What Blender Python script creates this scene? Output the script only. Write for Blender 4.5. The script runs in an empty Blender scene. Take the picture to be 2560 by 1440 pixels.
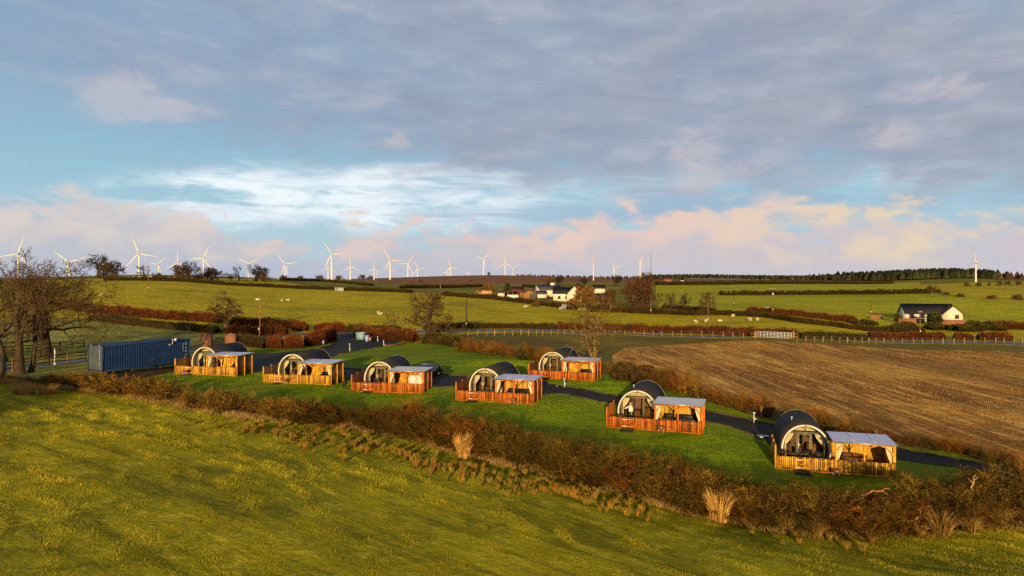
import bpy, bmesh, math, random
import numpy as np
from mathutils import Vector, Matrix, geometry
R = math.radians
rng = np.random.default_rng(7)
random.seed(7)
scene = bpy.context.scene
COL = scene.collection
FPX = 1707.0; HY = 700.0; CZ = 14.0      # focal length in px of a 2560 wide frame, horizon row, camera height

# ---------------------------------------------------------------- mesh helpers
def mk_mesh(name, V, quads=None, tris=None, col=None, smooth=False):
    V = np.asarray(V, dtype=np.float32).reshape(-1, 3)
    q = np.zeros((0, 4), np.int32) if quads is None else np.asarray(quads, np.int32).reshape(-1, 4)
    t = np.zeros((0, 3), np.int32) if tris is None else np.asarray(tris, np.int32).reshape(-1, 3)
    me = bpy.data.meshes.new(name)
    me.vertices.add(len(V)); me.vertices.foreach_set('co', V.ravel())
    nl = len(q) * 4 + len(t) * 3
    me.loops.add(nl)
    me.loops.foreach_set('vertex_index', np.concatenate([q.ravel(), t.ravel()]).astype(np.int32))
    me.polygons.add(len(q) + len(t))
    starts = np.concatenate([np.arange(len(q)) * 4, len(q) * 4 + np.arange(len(t)) * 3]).astype(np.int32)
    me.polygons.foreach_set('loop_start', starts)
    me.update(calc_edges=True)
    if smooth: me.polygons.foreach_set('use_smooth', np.ones(len(q) + len(t), bool))
    a = me.attributes.new('Col', 'FLOAT_COLOR', 'POINT')
    c = np.ones((len(V), 4), np.float32)
    if col is not None: c[:, :3] = col
    a.data.foreach_set('color', c.ravel())
    me.validate()
    return me

def link(name, me, mats, parent=None, loc=None):
    o = bpy.data.objects.new(name, me); COL.objects.link(o)
    if not isinstance(mats, (list, tuple)): mats = [mats]
    if me is not None and len(me.materials) == 0:
        for m in mats: me.materials.append(m)
    if parent is not None: o.parent = parent
    if loc is not None: o.location = loc
    return o

def tag(o, label, cat, group=None):
    o['label'] = label; o['category'] = cat
    if group: o['group'] = group
    return o
def kind(o, k): o['kind'] = k; return o
def empty(name, loc, rz=0.0, label=None, cat=None, group=None):
    o = bpy.data.objects.new(name, None); COL.objects.link(o)
    o.location = loc; o.rotation_euler = (0, 0, rz); o.empty_display_size = .3
    if label: tag(o, label, cat, group)
    return o
def copy_tree(o, parent=None):
    c = o.copy(); COL.objects.link(c)
    if parent is not None: c.parent = parent
    for ch in list(o.children): copy_tree(ch, c)
    return c

class MB:
    """collects shapes into one mesh, every vertex carrying a tint"""
    def __init__(s): s.V = []; s.Q = []; s.T = []; s.C = []; s.n = 0
    def add(s, V, Q=(), T=(), c=(1, 1, 1)):
        V = np.asarray(V, float).reshape(-1, 3)
        if len(Q): s.Q.append(np.asarray(Q, int).reshape(-1, 4) + s.n)
        if len(T): s.T.append(np.asarray(T, int).reshape(-1, 3) + s.n)
        cc = np.asarray(c, float)
        s.C.append(np.broadcast_to(cc, (len(V), 3)).copy() if cc.ndim == 1 else cc)
        s.V.append(V); s.n += len(V); return s
    def box(s, x0, x1, y0, y1, z0, z1, c=(1, 1, 1)):
        V = [(x0,y0,z0),(x1,y0,z0),(x1,y1,z0),(x0,y1,z0),(x0,y0,z1),(x1,y0,z1),(x1,y1,z1),(x0,y1,z1)]
        return s.add(V, [(0,3,2,1),(4,5,6,7),(0,1,5,4),(1,2,6,5),(2,3,7,6),(3,0,4,7)], (), c)
    def bar(s, p, q, w, h=None, c=(1, 1, 1), up=(0, 0, 1)):
        p = np.array(p, float); q = np.array(q, float); h = w if h is None else h
        d = (q - p); d /= np.linalg.norm(d); u = np.array(up, float)
        if abs(d @ u) > .95: u = np.array((0, 1, 0.))
        a = np.cross(d, u); a /= np.linalg.norm(a); b = np.cross(a, d)
        V = [p - a*w/2 - b*h/2, p + a*w/2 - b*h/2, p + a*w/2 + b*h/2, p - a*w/2 + b*h/2]
        V += [v + (q - p) for v in V]
        return s.add(V, [(0,3,2,1),(4,5,6,7),(0,1,5,4),(1,2,6,5),(2,3,7,6),(3,0,4,7)], (), c)
    def tube(s, pts, rad, n=8, c=(1, 1, 1), cap=True):
        pts = np.asarray(pts, float); m = len(pts)
        rad = np.broadcast_to(np.asarray(rad, float), (m,))
        V = []; ref = None
        for i in range(m):
            d = pts[min(i+1, m-1)] - pts[max(i-1, 0)]; d = d / (np.linalg.norm(d) + 1e-9)
            if ref is None: ref = np.array((0, 0, 1.)) if abs(d[2]) < .9 else np.array((1, 0, 0.))
            a = np.cross(d, ref); a /= (np.linalg.norm(a) + 1e-9); b = np.cross(d, a); ref = -np.cross(d, a) if False else ref
            t = np.arange(n) * 2 * np.pi / n
            V.append(pts[i] + rad[i] * (np.cos(t)[:, None] * a + np.sin(t)[:, None] * b))
        V = np.concatenate(V); Q = []; T = []
        for i in range(m - 1):
            for k in range(n):
                Q.append((i*n+k, i*n+(k+1) % n, (i+1)*n+(k+1) % n, (i+1)*n+k))
        if cap:
            for k in range(1, n - 1): T += [(0, k+1, k), ((m-1)*n, (m-1)*n+k, (m-1)*n+k+1)]
        return s.add(V, Q, T, c)
    def lathe(s, prof, n=14, c=(1, 1, 1), o=(0, 0, 0), sx=1, sy=1):
        prof = np.asarray(prof, float); t = np.arange(n) * 2 * np.pi / n
        V = np.concatenate([np.stack([o[0] + r*sx*np.cos(t), o[1] + r*sy*np.sin(t), np.full(n, o[2] + z)], 1) for r, z in prof])
        m = len(prof)
        Q = [(i*n+k, i*n+(k+1) % n, (i+1)*n+(k+1) % n, (i+1)*n+k) for i in range(m-1) for k in range(n)]
        return s.add(V, Q, (), c)
    def ball(s, ctr, r, n=10, c=(1, 1, 1)):
        r = np.broadcast_to(np.asarray(r, float), (3,)); m = max(4, n // 2 + 1)
        V = [np.array(ctr) + r * np.array((math.sin(math.pi*i/m)*math.cos(2*math.pi*k/n), math.sin(math.pi*i/m)*math.sin(2*math.pi*k/n), math.cos(math.pi*i/m))) for i in range(m+1) for k in range(n)]
        Q = [(i*n+k, (i+1)*n+k, (i+1)*n+(k+1) % n, i*n+(k+1) % n) for i in range(m) for k in range(n)]
        return s.add(V, Q, (), c)
    def poly(s, pts, c=(1, 1, 1)):
        n = NC = len(pts)
        return s.add(pts, (), [(0, k, k+1) for k in range(1, n-1)], c)
    def prism(s, outline, axis, a0, a1, c=(1, 1, 1)):
        """outline (u,v) list, extruded along axis 'x' or 'y'"""
        n = len(outline)
        f = (lambda u, v, a: (a, u, v)) if axis == 'x' else (lambda u, v, a: (u, a, v))
        V = [f(u, v, a0) for u, v in outline] + [f(u, v, a1) for u, v in outline]
        Q = [(k, (k+1) % n, n+(k+1) % n, n+k) for k in range(n)]
        T = [(0, k+1, k) for k in range(1, n-1)] + [(n, n+k, n+k+1) for k in range(1, n-1)]
        return s.add(V, Q, T, c)
    def mesh(s, name='m', smooth=False):
        return mk_mesh(name, np.concatenate(s.V), np.concatenate(s.Q) if s.Q else None, np.concatenate(s.T) if s.T else None, np.concatenate(s.C), smooth)
    def build(s, name, mats, parent=None, smooth=False, loc=None):
        me = s.mesh(name, smooth); fix_normals(me)
        return link(name, me, mats, parent, loc)
def fix_normals(me):
    bm = bmesh.new(); bm.from_mesh(me); bmesh.ops.recalc_face_normals(bm, faces=bm.faces); bm.to_mesh(me); bm.free()

def tubes(P0, P1, R0, R1, n=3):
    """many tapered segments at once"""
    P0 = np.asarray(P0); P1 = np.asarray(P1); R0 = np.asarray(R0); R1 = np.asarray(R1)
    d = P1 - P0; d /= (np.linalg.norm(d, axis=1, keepdims=True) + 1e-9)
    ref = np.where(np.abs(d[:, 2:3]) < .9, np.array([[0, 0, 1.]]), np.array([[1., 0, 0]]))
    a = np.cross(d, ref); a /= np.linalg.norm(a, axis=1, keepdims=True); b = np.cross(d, a)
    t = np.arange(n) * 2 * np.pi / n
    ring = np.cos(t)[None, :, None] * a[:, None] + np.sin(t)[None, :, None] * b[:, None]
    V = np.concatenate([P0[:, None] + ring * R0[:, None, None], P1[:, None] + ring * R1[:, None, None]], 1)
    N = len(P0); base = (np.arange(N) * 2 * n)[:, None, None]
    k = np.arange(n); Q = np.stack([k, (k+1) % n, n + (k+1) % n, n + k], 1)[None]
    return V.reshape(-1, 3), (base + Q).reshape(-1, 4)

def cards(P, U, W):
    """small quads: centre, half-axis u, half-axis w"""
    V = np.stack([P - U - W, P + U - W, P + U + W, P - U + W], 1).reshape(-1, 3)
    return V, np.arange(len(P) * 4).reshape(-1, 4)

def skin_mesh(name, verts, edges, radii, sub=1, root=0):
    me = bpy.data.meshes.new(name); me.from_pydata(verts, edges, [])
    o = bpy.data.objects.new(name, me); COL.objects.link(o)
    o.modifiers.new('s', 'SKIN'); lay = me.skin_vertices[0].data
    for i, r in enumerate(radii): lay[i].radius = (r, r) if not isinstance(r, tuple) else r
    for i in range(len(verts)): lay[i].use_root = (i == root)
    if sub: m = o.modifiers.new('d', 'SUBSURF'); m.levels = sub; m.render_levels = sub
    dg = bpy.context.evaluated_depsgraph_get()
    out = bpy.data.meshes.new_from_object(o.evaluated_get(dg), depsgraph=dg)
    bpy.data.objects.remove(o); bpy.data.meshes.remove(me)
    out.name = name; out.polygons.foreach_set('use_smooth', np.ones(len(out.polygons), bool))
    a = out.attributes.new('Col', 'FLOAT_COLOR', 'POINT'); a.data.foreach_set('color', np.ones(len(out.vertices)*4, np.float32))
    return out

# ---------------------------------------------------------------- node helpers
class G:
    """tiny expression builder on a node tree"""
    def __init__(s, nt): s.nt = nt
    def node(s, t, **kw):
        n = s.nt.nodes.new(t)
        for k, v in kw.items(): setattr(n, k, v)
        return n
    def put(s, sock, v):
        if hasattr(v, 'is_output') or isinstance(v, bpy.types.NodeSocket): s.nt.links.new(v, sock)
        else: sock.default_value = v
    def m(s, op, a, b=0.0, c=None, clamp=False):
        n = s.node('ShaderNodeMath', operation=op, use_clamp=clamp)
        s.put(n.inputs[0], a); s.put(n.inputs[1], b)
        if c is not None: s.put(n.inputs[2], c)
        return n.outputs[0]
    def smooth(s, x, lo, hi):
        n = s.node('ShaderNodeMapRange', interpolation_type='SMOOTHSTEP')
        s.put(n.inputs[0], x); s.put(n.inputs[1], lo); s.put(n.inputs[2], hi); n.inputs[3].default_value = 0; n.inputs[4].default_value = 1
        return n.outputs[0]
    def noise(s, vec, scale, detail=4, rough=.55, dist=0.0, col=False):
        n = s.node('ShaderNodeTexNoise'); s.put(n.inputs['Vector'], vec)
        n.inputs['Scale'].default_value = scale; n.inputs['Detail'].default_value = detail
        n.inputs['Roughness'].default_value = rough; n.inputs['Distortion'].default_value = dist
        return n.outputs['Color'] if col else n.outputs['Fac']
    def mix(s, f, a, b, blend='MIX'):
        n = s.node('ShaderNodeMix', data_type='RGBA', blend_type=blend); n.clamp_factor = True
        s.put(n.inputs[0], f)
        for i, v in ((6, a), (7, b)):
            if isinstance(v, (tuple, list)): v = (*v[:3], 1)
            s.put(n.inputs[i], v)
        return n.outputs[2]
    def ramp(s, x, stops):
        n = s.node('ShaderNodeValToRGB'); e = n.color_ramp.elements
        while len(e) < len(stops): e.new(.5)
        for el, (p, c) in zip(e, stops): el.position = p; el.color = (*c[:3], 1)
        s.put(n.inputs[0], x); return n.outputs[0]
    def vec(s, x, y, z=0.0):
        n = s.node('ShaderNodeCombineXYZ'); s.put(n.inputs[0], x); s.put(n.inputs[1], y); s.put(n.inputs[2], z); return n.outputs[0]

def srgb(r, g, b):
    f = lambda c: (c/255/12.92) if c/255 <= .04045 else ((c/255+.055)/1.055)**2.4
    return (f(r), f(g), f(b))

def newmat(name):
    m = bpy.data.materials.new(name); m.use_nodes = True
    return m, G(m.node_tree), m.node_tree.nodes['Principled BSDF']

def surf(name, c, rough=.7, var=.25, vs=3.0, spec=.3, metal=0.0, bump=0.0, bs=20.0, stretch=(1, 1, 1), c2=None, coat=0.0):
    """plain weathered surface: base colour x mesh tint x two scales of noise"""
    m, g, b = newmat(name)
    tc = g.node('ShaderNodeTexCoord').outputs['Object']
    mp = g.node('ShaderNodeMapping'); g.put(mp.inputs[0], tc); mp.inputs['Scale'].default_value = stretch
    n1 = g.noise(mp.outputs[0], vs, 5, .6)
    at = g.node('ShaderNodeAttribute', attribute_name='Col').outputs['Color']
    c2 = tuple(x * (1 - var) for x in c) if c2 is None else c2
    hi = tuple(min(1, x * (1 + var)) for x in c)
    base = g.mix(g.smooth(n1, .3, .7), c2, hi)
    base = g.mix(1.0, base, at, 'MULTIPLY')
    g.put(b.inputs['Base Color'], base)
    b.inputs['Roughness'].default_value = rough; b.inputs['Metallic'].default_value = metal
    b.inputs['Specular IOR Level'].default_value = spec
    if coat: b.inputs['Coat Weight'].default_value = coat
    if bump:
        bp = g.node('ShaderNodeBump'); bp.inputs['Distance'].default_value = bump
        g.put(bp.inputs['Height'], g.noise(mp.outputs[0], bs, 4, .6)); g.put(b.inputs['Normal'], bp.outputs[0])
    return m

def glassmat(name, tint=(.03, .035, .04), clear=.8):
    m, g, b = newmat(name)
    g.nt.nodes.remove(b)
    tr = g.node('ShaderNodeBsdfTransparent'); tr.inputs[0].default_value = (.93, .95, .93, 1)
    gl = g.node('ShaderNodeBsdfGlossy'); gl.inputs['Roughness'].default_value = .04; gl.inputs['Color'].default_value = (.9, .95, 1, 1)
    fr = g.node('ShaderNodeFresnel'); fr.inputs[0].default_value = 1.5
    tc = g.node('ShaderNodeTexCoord').outputs['Object']
    f = g.m('ADD', g.m('MULTIPLY', fr.outputs[0], .9), g.m('MULTIPLY', g.noise(tc, 2.0), .05))
    mx = g.node('ShaderNodeMixShader'); g.put(mx.inputs[0], f); g.put(mx.inputs[1], tr.outputs[0]); g.put(mx.inputs[2], gl.outputs[0])
    g.put(g.nt.nodes['Material Output'].inputs[0], mx.outputs[0])
    return m

# ---------------------------------------------------------------- terrain: real heights fitted through surveyed points
CTRL = [  # (image column, image row, distance) of ground points
 (0,1440,23),(640,1440,25),(1280,1440,27.5),(1920,1440,29.5),(2560,1440,31),
 (0,1200,36),(640,1200,37),(1280,1300,34),(1900,1370,33.5),(300,1080,47),(340,1300,30),
 (0,960,68),(340,988,66),(760,1058,57),(1072,1110,52),(1447,1210,44.5),(1831,1307,40),(2287,1338,38.3),(2560,1317,39.5),
 (1940,1172,51),(2240,1194,48.7),(1517,1068,59.2),(1756,1085,56.6),(1140,1000,68),(1333,1011,65.6),
 (879,978,73.4),(1060,983,72.1),(658,957,75.4),(828,962,73.9),(437,935,79.2),(590,940,77.5),(1322,945,81.5),(1475,958,77.4),
 (50,932,82),(257,932,79),(207,905,95),(500,866,118),(230,840,125),(0,800,150),(0,760,180),(0,720,280),
 (1100,855,126),(1300,893,104),(1700,965,81),(1900,1030,69),(2300,1115,60),(2560,1165,55),
 (2100,950,93),(2560,1000,80),(1500,850,150),(1650,848,150),(2100,850,152),(2560,858,150),
 (900,836,143),(560,802,160),(230,775,170),(820,826,148),(1200,830,150),(1650,838,162),(2150,840,168),(2560,840,175),
 (250,705,300),(700,716,320),(1000,728,300),(1250,745,280),(1450,772,235),(1700,777,225),(2000,795,200),
 (700,755,225),(950,785,190),(371,735,215),(1350,745,300),(1500,755,300),
 (2263,803,215),(2411,804,210),(2300,740,340),(2560,812,225),(2560,765,310),(1800,755,300),(1700,735,380),(2100,737,390),
 (1900,712,560),(2200,712,600),(2437,706,900),(2560,720,600),(2300,703,1000),(1900,704,1000),
 (250,692,430),(700,700,430),(900,714,420),(500,689,520),(330,687,520),(0,700,430),(850,698,800),(1000,694,1000),(1240,689,1100),(1500,697,1100),(1650,699,1000),
 (2180,699,1150),(2260,694,1160),(2330,691,1160),(2400,690,1160),(2460,690,1160),(2540,696,1100),(2100,700,1160),(1760,697,1250),(1920,699,1250),(1370,699,1350),
 (1100,711,520),(1250,713,520),
]
EXTRA = [  # (x/y slope, distance, height above the camera) beyond the frame and behind it
 (-1.3,30,-9),(1.3,30,-14.5),(-1.3,70,-9.5),(1.3,60,-15.5),(-1.3,150,-7.5),(1.3,150,-15),(-1.3,300,-2),(1.3,300,-13),
 (-1.3,600,2),(1.3,600,-5),(-1.3,1200,-5),(1.3,1200,2),
 (-1.5,2000,-24),(-.8,2000,-24),(-.4,2000,-24),(0,2000,-22),(.3,2000,-20),(.8,2000,-12),(1.5,2000,-12),
 (-1.5,5000,-70),(-.5,5000,-70),(0,5000,-70),(.5,5000,-70),(1.5,5000,-60),(-1,9000,-120),(0,9000,-120),(1,9000,-120),
 (0,2,-10.5),(-3,2,-9.5),(3,2,-12),(0,-18,-10),(-.6,-18,-9.5),(.6,-18,-11),
]
pts = [((px-1280)/FPX*D, D, -(py-HY)/FPX*D) for px, py, D in CTRL] + [(s*D if D > 5 else s*10, D, z) for s, D, z in EXTRA]
pts = np.array(pts)
def uv(x, y):
    yy = np.clip(y, -20, 9500) + 60.
    return np.clip(x/yy, -1.4, 1.4) * 2.2, np.log(yy)
cu, cv = uv(pts[:, 0], pts[:, 1])
def kern(r2): return np.where(r2 > 1e-12, r2 * np.log(r2 + 1e-12), 0.)
n = NC = len(pts)
K = kern((cu[:, None]-cu)**2 + (cv[:, None]-cv)**2) + np.eye(n) * 2e-3
Pm = np.stack([np.ones(n), cu, cv], 1)
A = np.zeros((n+3, n+3)); A[:n, :n] = K; A[:n, n:] = Pm; A[n:, :n] = Pm.T
sol = np.linalg.solve(A, np.concatenate([pts[:, 2], np.zeros(3)]))
def H(x, y):
    """ground height (world z)"""
    x = np.asarray(x, float); y = np.asarray(y, float); sh = np.broadcast(x, y).shape
    x, y = np.broadcast_arrays(x, y); u, v = uv(x.ravel(), y.ravel())
    out = np.empty(len(u))
    for i in range(0, len(u), 20000):
        a = u[i:i+20000]; b = v[i:i+20000]
        out[i:i+20000] = kern((a[:, None]-cu)**2 + (b[:, None]-cv)**2) @ sol[:NC] + sol[NC] + sol[NC+1]*a + sol[NC+2]*b
    z = out.reshape(sh) + CZ
    return z + .10*np.sin(x*.31 + y*.17)*np.sin(y*.23 - x*.11) * np.clip((55-y)/20, 0, 1)
def hz(x, y): return float(H(x, y))
DS = np.geomspace(14, 4000, 900)
def hit(px, py):
    """ground point seen at an image position"""
    x = (px-1280)/FPX*DS; zr = CZ - (py-HY)/FPX*DS; d = zr - H(x, DS)
    k = np.argmax(d < 0)
    if d[k] >= 0: k = len(DS)-1
    if d[k] < 0 and k > 0:
        t = d[k-1]/(d[k-1]-d[k]); D = DS[k-1] + t*(DS[k]-DS[k-1])
    else: D = DS[k]
    X = (px-1280)/FPX*D
    return np.array((X, D, hz(X, D)))
def at(px, D):
    X = (px-1280)/FPX*D; return np.array((X, D, hz(X, D)))
def zrow(py, D): return CZ - (py-HY)/FPX*D
# ---------------------------------------------------------------- camera, sun, sky
cam = bpy.data.cameras.new('camera'); co = bpy.data.objects.new('camera', cam); COL.objects.link(co)
co.location = (0, 0, CZ); co.rotation_euler = (R(90), 0, 0)
cam.sensor_width = 36; cam.lens = 36*FPX/2560; cam.shift_y = -20/2560
cam.clip_start = .5; cam.clip_end = 20000
scene.camera = co
scene.cycles.max_bounces = 5; scene.cycles.diffuse_bounces = 2; scene.cycles.glossy_bounces = 2; scene.cycles.transmission_bounces = 3; scene.cycles.transparent_max_bounces = 10
scene.cycles.use_denoising = False; scene.cycles.use_adaptive_sampling = True; scene.cycles.adaptive_threshold = .008
scene.view_settings.view_transform = 'Standard'; scene.view_settings.look = 'None'; scene.view_settings.exposure = 0
SUN_EL = 9.0; SUN_AZ = 6.5        # light travels towards azimuth +6.5 deg, so the sun stands behind the camera
sl = bpy.data.lights.new('sun', 'SUN'); sl.energy = 5.0; sl.angle = R(.5); sl.color = (1, .71, .34)
so = bpy.data.objects.new('sun', sl); COL.objects.link(so)
d = Vector((math.sin(R(SUN_AZ))*math.cos(R(SUN_EL)), math.cos(R(SUN_AZ))*math.cos(R(SUN_EL)), -math.sin(R(SUN_EL))))
so.rotation_euler = d.to_track_quat('-Z', 'Y').to_euler(); so.location = (0, -50, 60)

w = bpy.data.worlds.new('World'); scene.world = w; w.use_nodes = True
g = G(w.node_tree); bg = w.node_tree.nodes['Background']
sky = g.node('ShaderNodeTexSky', sky_type='NISHITA'); sky.sun_disc = False
sky.sun_elevation = R(SUN_EL); sky.sun_rotation = R(180 + SUN_AZ); sky.altitude = 150
sep = g.node('ShaderNodeSeparateXYZ'); g.put(sep.inputs[0], g.node('ShaderNodeTexCoord').outputs['Generated'])
sx, sy, sz = sep.outputs
az = g.m('MULTIPLY', g.m('ARCTAN2', sx, sy), 57.2958); el = g.m('MULTIPLY', g.m('ARCSINE', sz), 57.2958)
def gauss(x, c, wd):
    t = g.m('DIVIDE', g.m('SUBTRACT', x, c), wd); return g.m('POWER', 2.718, g.m('MULTIPLY', g.m('MULTIPLY', t, t), -1.0))
def blob(a, e, wa, we): return g.m('MULTIPLY', gauss(az, a, wa), gauss(el, e, we))
add = lambda *a: a[0] if len(a) == 1 else g.m('ADD', a[0], add(*a[1:]))
mul = lambda *a: a[0] if len(a) == 1 else g.m('MULTIPLY', a[0], mul(*a[1:]))
# slow wobble so that nothing is a clean band
wob = g.m('SUBTRACT', g.noise(g.vec(mul(az, .06), mul(el, .14), 3.1), 1.0, 3), .5)
wob2 = g.m('SUBTRACT', g.noise(g.vec(mul(az, .11), mul(el, .3), 9.7), 1.0, 5, .6), .5)
fine = g.m('SUBTRACT', g.noise(g.vec(mul(az, .16), mul(el, .38), 1.3), 1.0, 8, .62, .6), .5)
streak = g.noise(g.vec(mul(az, .09), mul(add(el, mul(az, .04)), .75), 5.5), 1.0, 6, .6, .8)
puff = g.noise(g.vec(mul(az, .22), mul(el, .42), 7.7), 1.0, 8, .58, .35)
# clear sky
clear = g.ramp(g.m('DIVIDE', el, 40.0, clamp=True), [(0, srgb(196,206,222)), (.07, srgb(176,206,224)), (.15, srgb(160,203,223)), (.25, srgb(148,192,216)), (.40, srgb(142,174,204)), (1, srgb(118,150,190))])
nis = g.mix(1.0, sky.outputs[0], (.10, .10, .10), 'MULTIPLY')
base = g.mix(.14, clear, nis)
mott = g.noise(g.vec(mul(az, .20), mul(add(el, mul(az, .05)), .62), 12.3), 1.0, 6, .56, .15)
# bright thin veil under the grey deck
veil = mul(gauss(add(el, mul(az, -.03), mul(wob2, 5.0)), 7.0, 2.3), add(mul(gauss(az, -9, 11), 1.1), mul(gauss(az, -24, 8), .6), mul(gauss(az, 31, 6), .5), mul(gauss(az, 12, 7), .35)))
veil = mul(g.smooth(veil, .06, .60), g.smooth(add(mul(streak, .6), mul(mott, .4), mul(fine, .4)), .34, .55))
base = g.mix(veil, base, srgb(240,250,255))
# grey lavender deck
edge = add(el, mul(az, .10), mul(wob, 11.0), mul(fine, 10.0), mul(g.m('SUBTRACT', mott, .5), 8.0))
deck = g.smooth(edge, 5.6, 12.2)
thin = g.smooth(add(wob, mul(gauss(az, -40, 22), .34), mul(gauss(az, 42, 12), .18), mul(fine, .5)), .12, .5)
deckc = g.mix(g.smooth(add(az, mul(wob, 60.)), -30, 20), srgb(146,170,196), srgb(166,171,184))
deckc = g.mix(g.smooth(add(fine, wob2), -.35, .4), deckc, srgb(152,166,190))
deckc = g.mix(mul(g.smooth(add(wob2, mul(fine, .8)), .02, .4), .55), deckc, srgb(186,192,202))
deckc = g.mix(mul(g.smooth(add(mul(wob, 1.3), mul(fine, .7)), .0, .4), .45), deckc, srgb(144,154,178))
deckc = g.mix(mul(g.smooth(mott, .50, .70), .4), deckc, srgb(188,194,206))
deckc = g.mix(mul(g.smooth(mul(mott, -1.0), -.50, -.32), .4), deckc, srgb(136,150,176))
sky2 = g.mix(mul(deck, g.m('SUBTRACT', 1.0, mul(thin, .8))), base, deckc)
# grey-blue smudge crossing the veil
smud = g.smooth(add(mul(streak, .9), mul(gauss(el, 5.6, 1.4), .25), mul(blob(12, 6.5, 14, 3), .22)), .66, .86)
sky2 = g.mix(mul(smud, .8), sky2, srgb(158,186,210))
# warm heaped clouds above the skyline
top = add(5.0, mul(gauss(az, -31, 5), 2.6), mul(gauss(az, -17, 6), -1.3), mul(gauss(az, 2, 5), .2), mul(gauss(az, 14, 9), 1.0), mul(gauss(az, 27, 7), .9), mul(g.m('SUBTRACT', puff, .5), 10.5), mul(g.m('SUBTRACT', mott, .5), 5.0))
heap = g.smooth(g.m('SUBTRACT', top, el), -.3, 1.7)
warm = g.smooth(add(az, mul(wob2, 25.)), -34, 6)
lit = g.mix(warm, srgb(220,208,202), srgb(236,204,190))
lit = g.mix(g.smooth(az, 8, 30), lit, srgb(234,212,184))
shade = g.mix(g.smooth(az, -25, 20), srgb(192,194,204), srgb(206,196,202))
hc = g.mix(g.smooth(add(mul(g.m('SUBTRACT', puff, .5), 2.6), mul(el, .16), mul(fine, 1.2)), .05, .95), shade, lit)
sky3 = g.mix(mul(heap, .93), sky2, hc)
# blue gaps, small lit wisps
gap = mul(g.smooth(add(fine, wob2), .06, .26), gauss(el, 3.6, 2.6))
sky3 = g.mix(mul(gap, .75), sky3, srgb(168,198,220))
for a, e, wa, we in ((-29, 12.8, 4.2, 1.7), (-9.5, 11.6, 1.8, .9), (15, 10.6, 2.2, 1.2), (16, 8.2, 3, 1.2), (29, 10.6, 1.6, .9), (-1, 21, 2.4, 1.2), (33, 13.5, 3.5, .8), (20.5, 6, 1.4, 1)):
    wsp = mul(g.smooth(mul(blob(a, e, wa*1.4, we*1.4), add(.75, mul(fine, 4.5), mul(wob2, 1.5))), .25, 1.0), .38)
    sky3 = g.mix(wsp, sky3, srgb(222,206,206))
# low grey-blue layer at the skyline
low = mul(g.smooth(add(mul(el, -1.0), mul(wob2, 3.0)), -2.0, .2), .72)
sky3 = g.mix(low, sky3, g.mix(g.smooth(az, -20, 25), srgb(178,188,208), srgb(196,200,212)))
over = g.m('SUBTRACT', 1.0, mul(g.smooth(el, 24, 48), .62))
sky3 = g.mix(1.0, sky3, g.vec(over, over, over), 'MULTIPLY')
back = g.smooth(mul(sy, -1.0), .1, .9)
sky3 = g.mix(mul(back, g.smooth(mul(el, -1.0), -40, -4), .7), sky3, (.95, .52, .22))
w.cycles.sampling_method = 'MANUAL'; w.cycles.sample_map_resolution = 256
g.put(bg.inputs[0], sky3); bg.inputs[1].default_value = 1.0
# ---------------------------------------------------------------- ground materials
def ground_mat(name, cols, s_big, s_mid, s_fine, bump, bs, rough=.9, streaky=None, patch=None, spec=.1):
    """cols: dark, mid, light; noise at three scales plus a bump that stands in for blades and clods"""
    m, g, b = newmat(name)
    tc = g.node('ShaderNodeTexCoord').outputs['Object']
    big = g.noise(tc, s_big, 4, .55, .4); mid = g.noise(tc, s_mid, 5, .6); fin = g.noise(tc, s_fine, 5, .7)
    f = g.m('ADD', g.m('MULTIPLY', big, .42), g.m('ADD', g.m('MULTIPLY', mid, .33), g.m('MULTIPLY', fin, .25)))
    c = g.ramp(f, [(.36, cols[0]), (.5, cols[1]), (.63, cols[2])])
    if patch:                         # colour, scale, low, high, strength
        for pc, ps, lo, hi, st in patch:
            k = g.m('MULTIPLY', g.smooth(g.noise(tc, ps, 5, .65, .5), lo, hi), st); c = g.mix(k, c, pc)
    h = g.m('ADD', g.noise(tc, bs, 4, .65), g.m('MULTIPLY', g.noise(tc, bs*.22, 3, .6), 1.6))
    if streaky:                       # angle, spacing, colour, strength: sowing / mowing lines, painted streak shadows
        for ang, sp, pc, st in streaky:
            m0 = g.node('ShaderNodeMapping'); g.put(m0.inputs[0], tc); m0.inputs['Rotation'].default_value = (0, 0, R(-ang)); mp = g.node('ShaderNodeMapping'); g.put(mp.inputs[0], m0.outputs[0]); mp.inputs['Scale'].default_value = (sp*.10, sp, 1)
            k = g.noise(mp.outputs[0], 1.0, 4, .6, .3)
            c = g.mix(g.m('MULTIPLY', g.smooth(k, .47, .66), st), c, pc); h = g.m('ADD', h, g.m('MULTIPLY', k, 1.2))
    g.put(b.inputs['Base Color'], c); b.inputs['Roughness'].default_value = rough; b.inputs['Specular IOR Level'].default_value = spec
    bp = g.node('ShaderNodeBump'); bp.inputs['Distance'].default_value = bump; bp.inputs['Strength'].default_value = 1
    g.put(bp.inputs['Height'], h); g.put(b.inputs['Normal'], bp.outputs[0])
    return m
M = {}
M['pasture'] = ground_mat('pasture_grass', [(.38,.31,.004), (.54,.43,.006), (.66,.50,.010)], .012, .07, .6, .9, .8, patch=[((.20,.20,.012), .03, .5, .62, .5), ((.56,.40,.04), .22, .56, .7, .4)])
M['green'] = ground_mat('green_grass', [(.32,.33,.004), (.48,.455,.005), (.58,.51,.008)], .010, .06, .5, .9, .8, patch=[((.18,.24,.01), .02, .5, .65, .5)], streaky=[(10, .22, (.25,.29,.012), .4)])
M['far'] = ground_mat('upland_grass', [(.14,.16,.012), (.24,.23,.016), (.34,.27,.03)], .006, .03, .2, .9, .6, patch=[((.17,.12,.035), .016, .48, .58, .7)])
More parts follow.
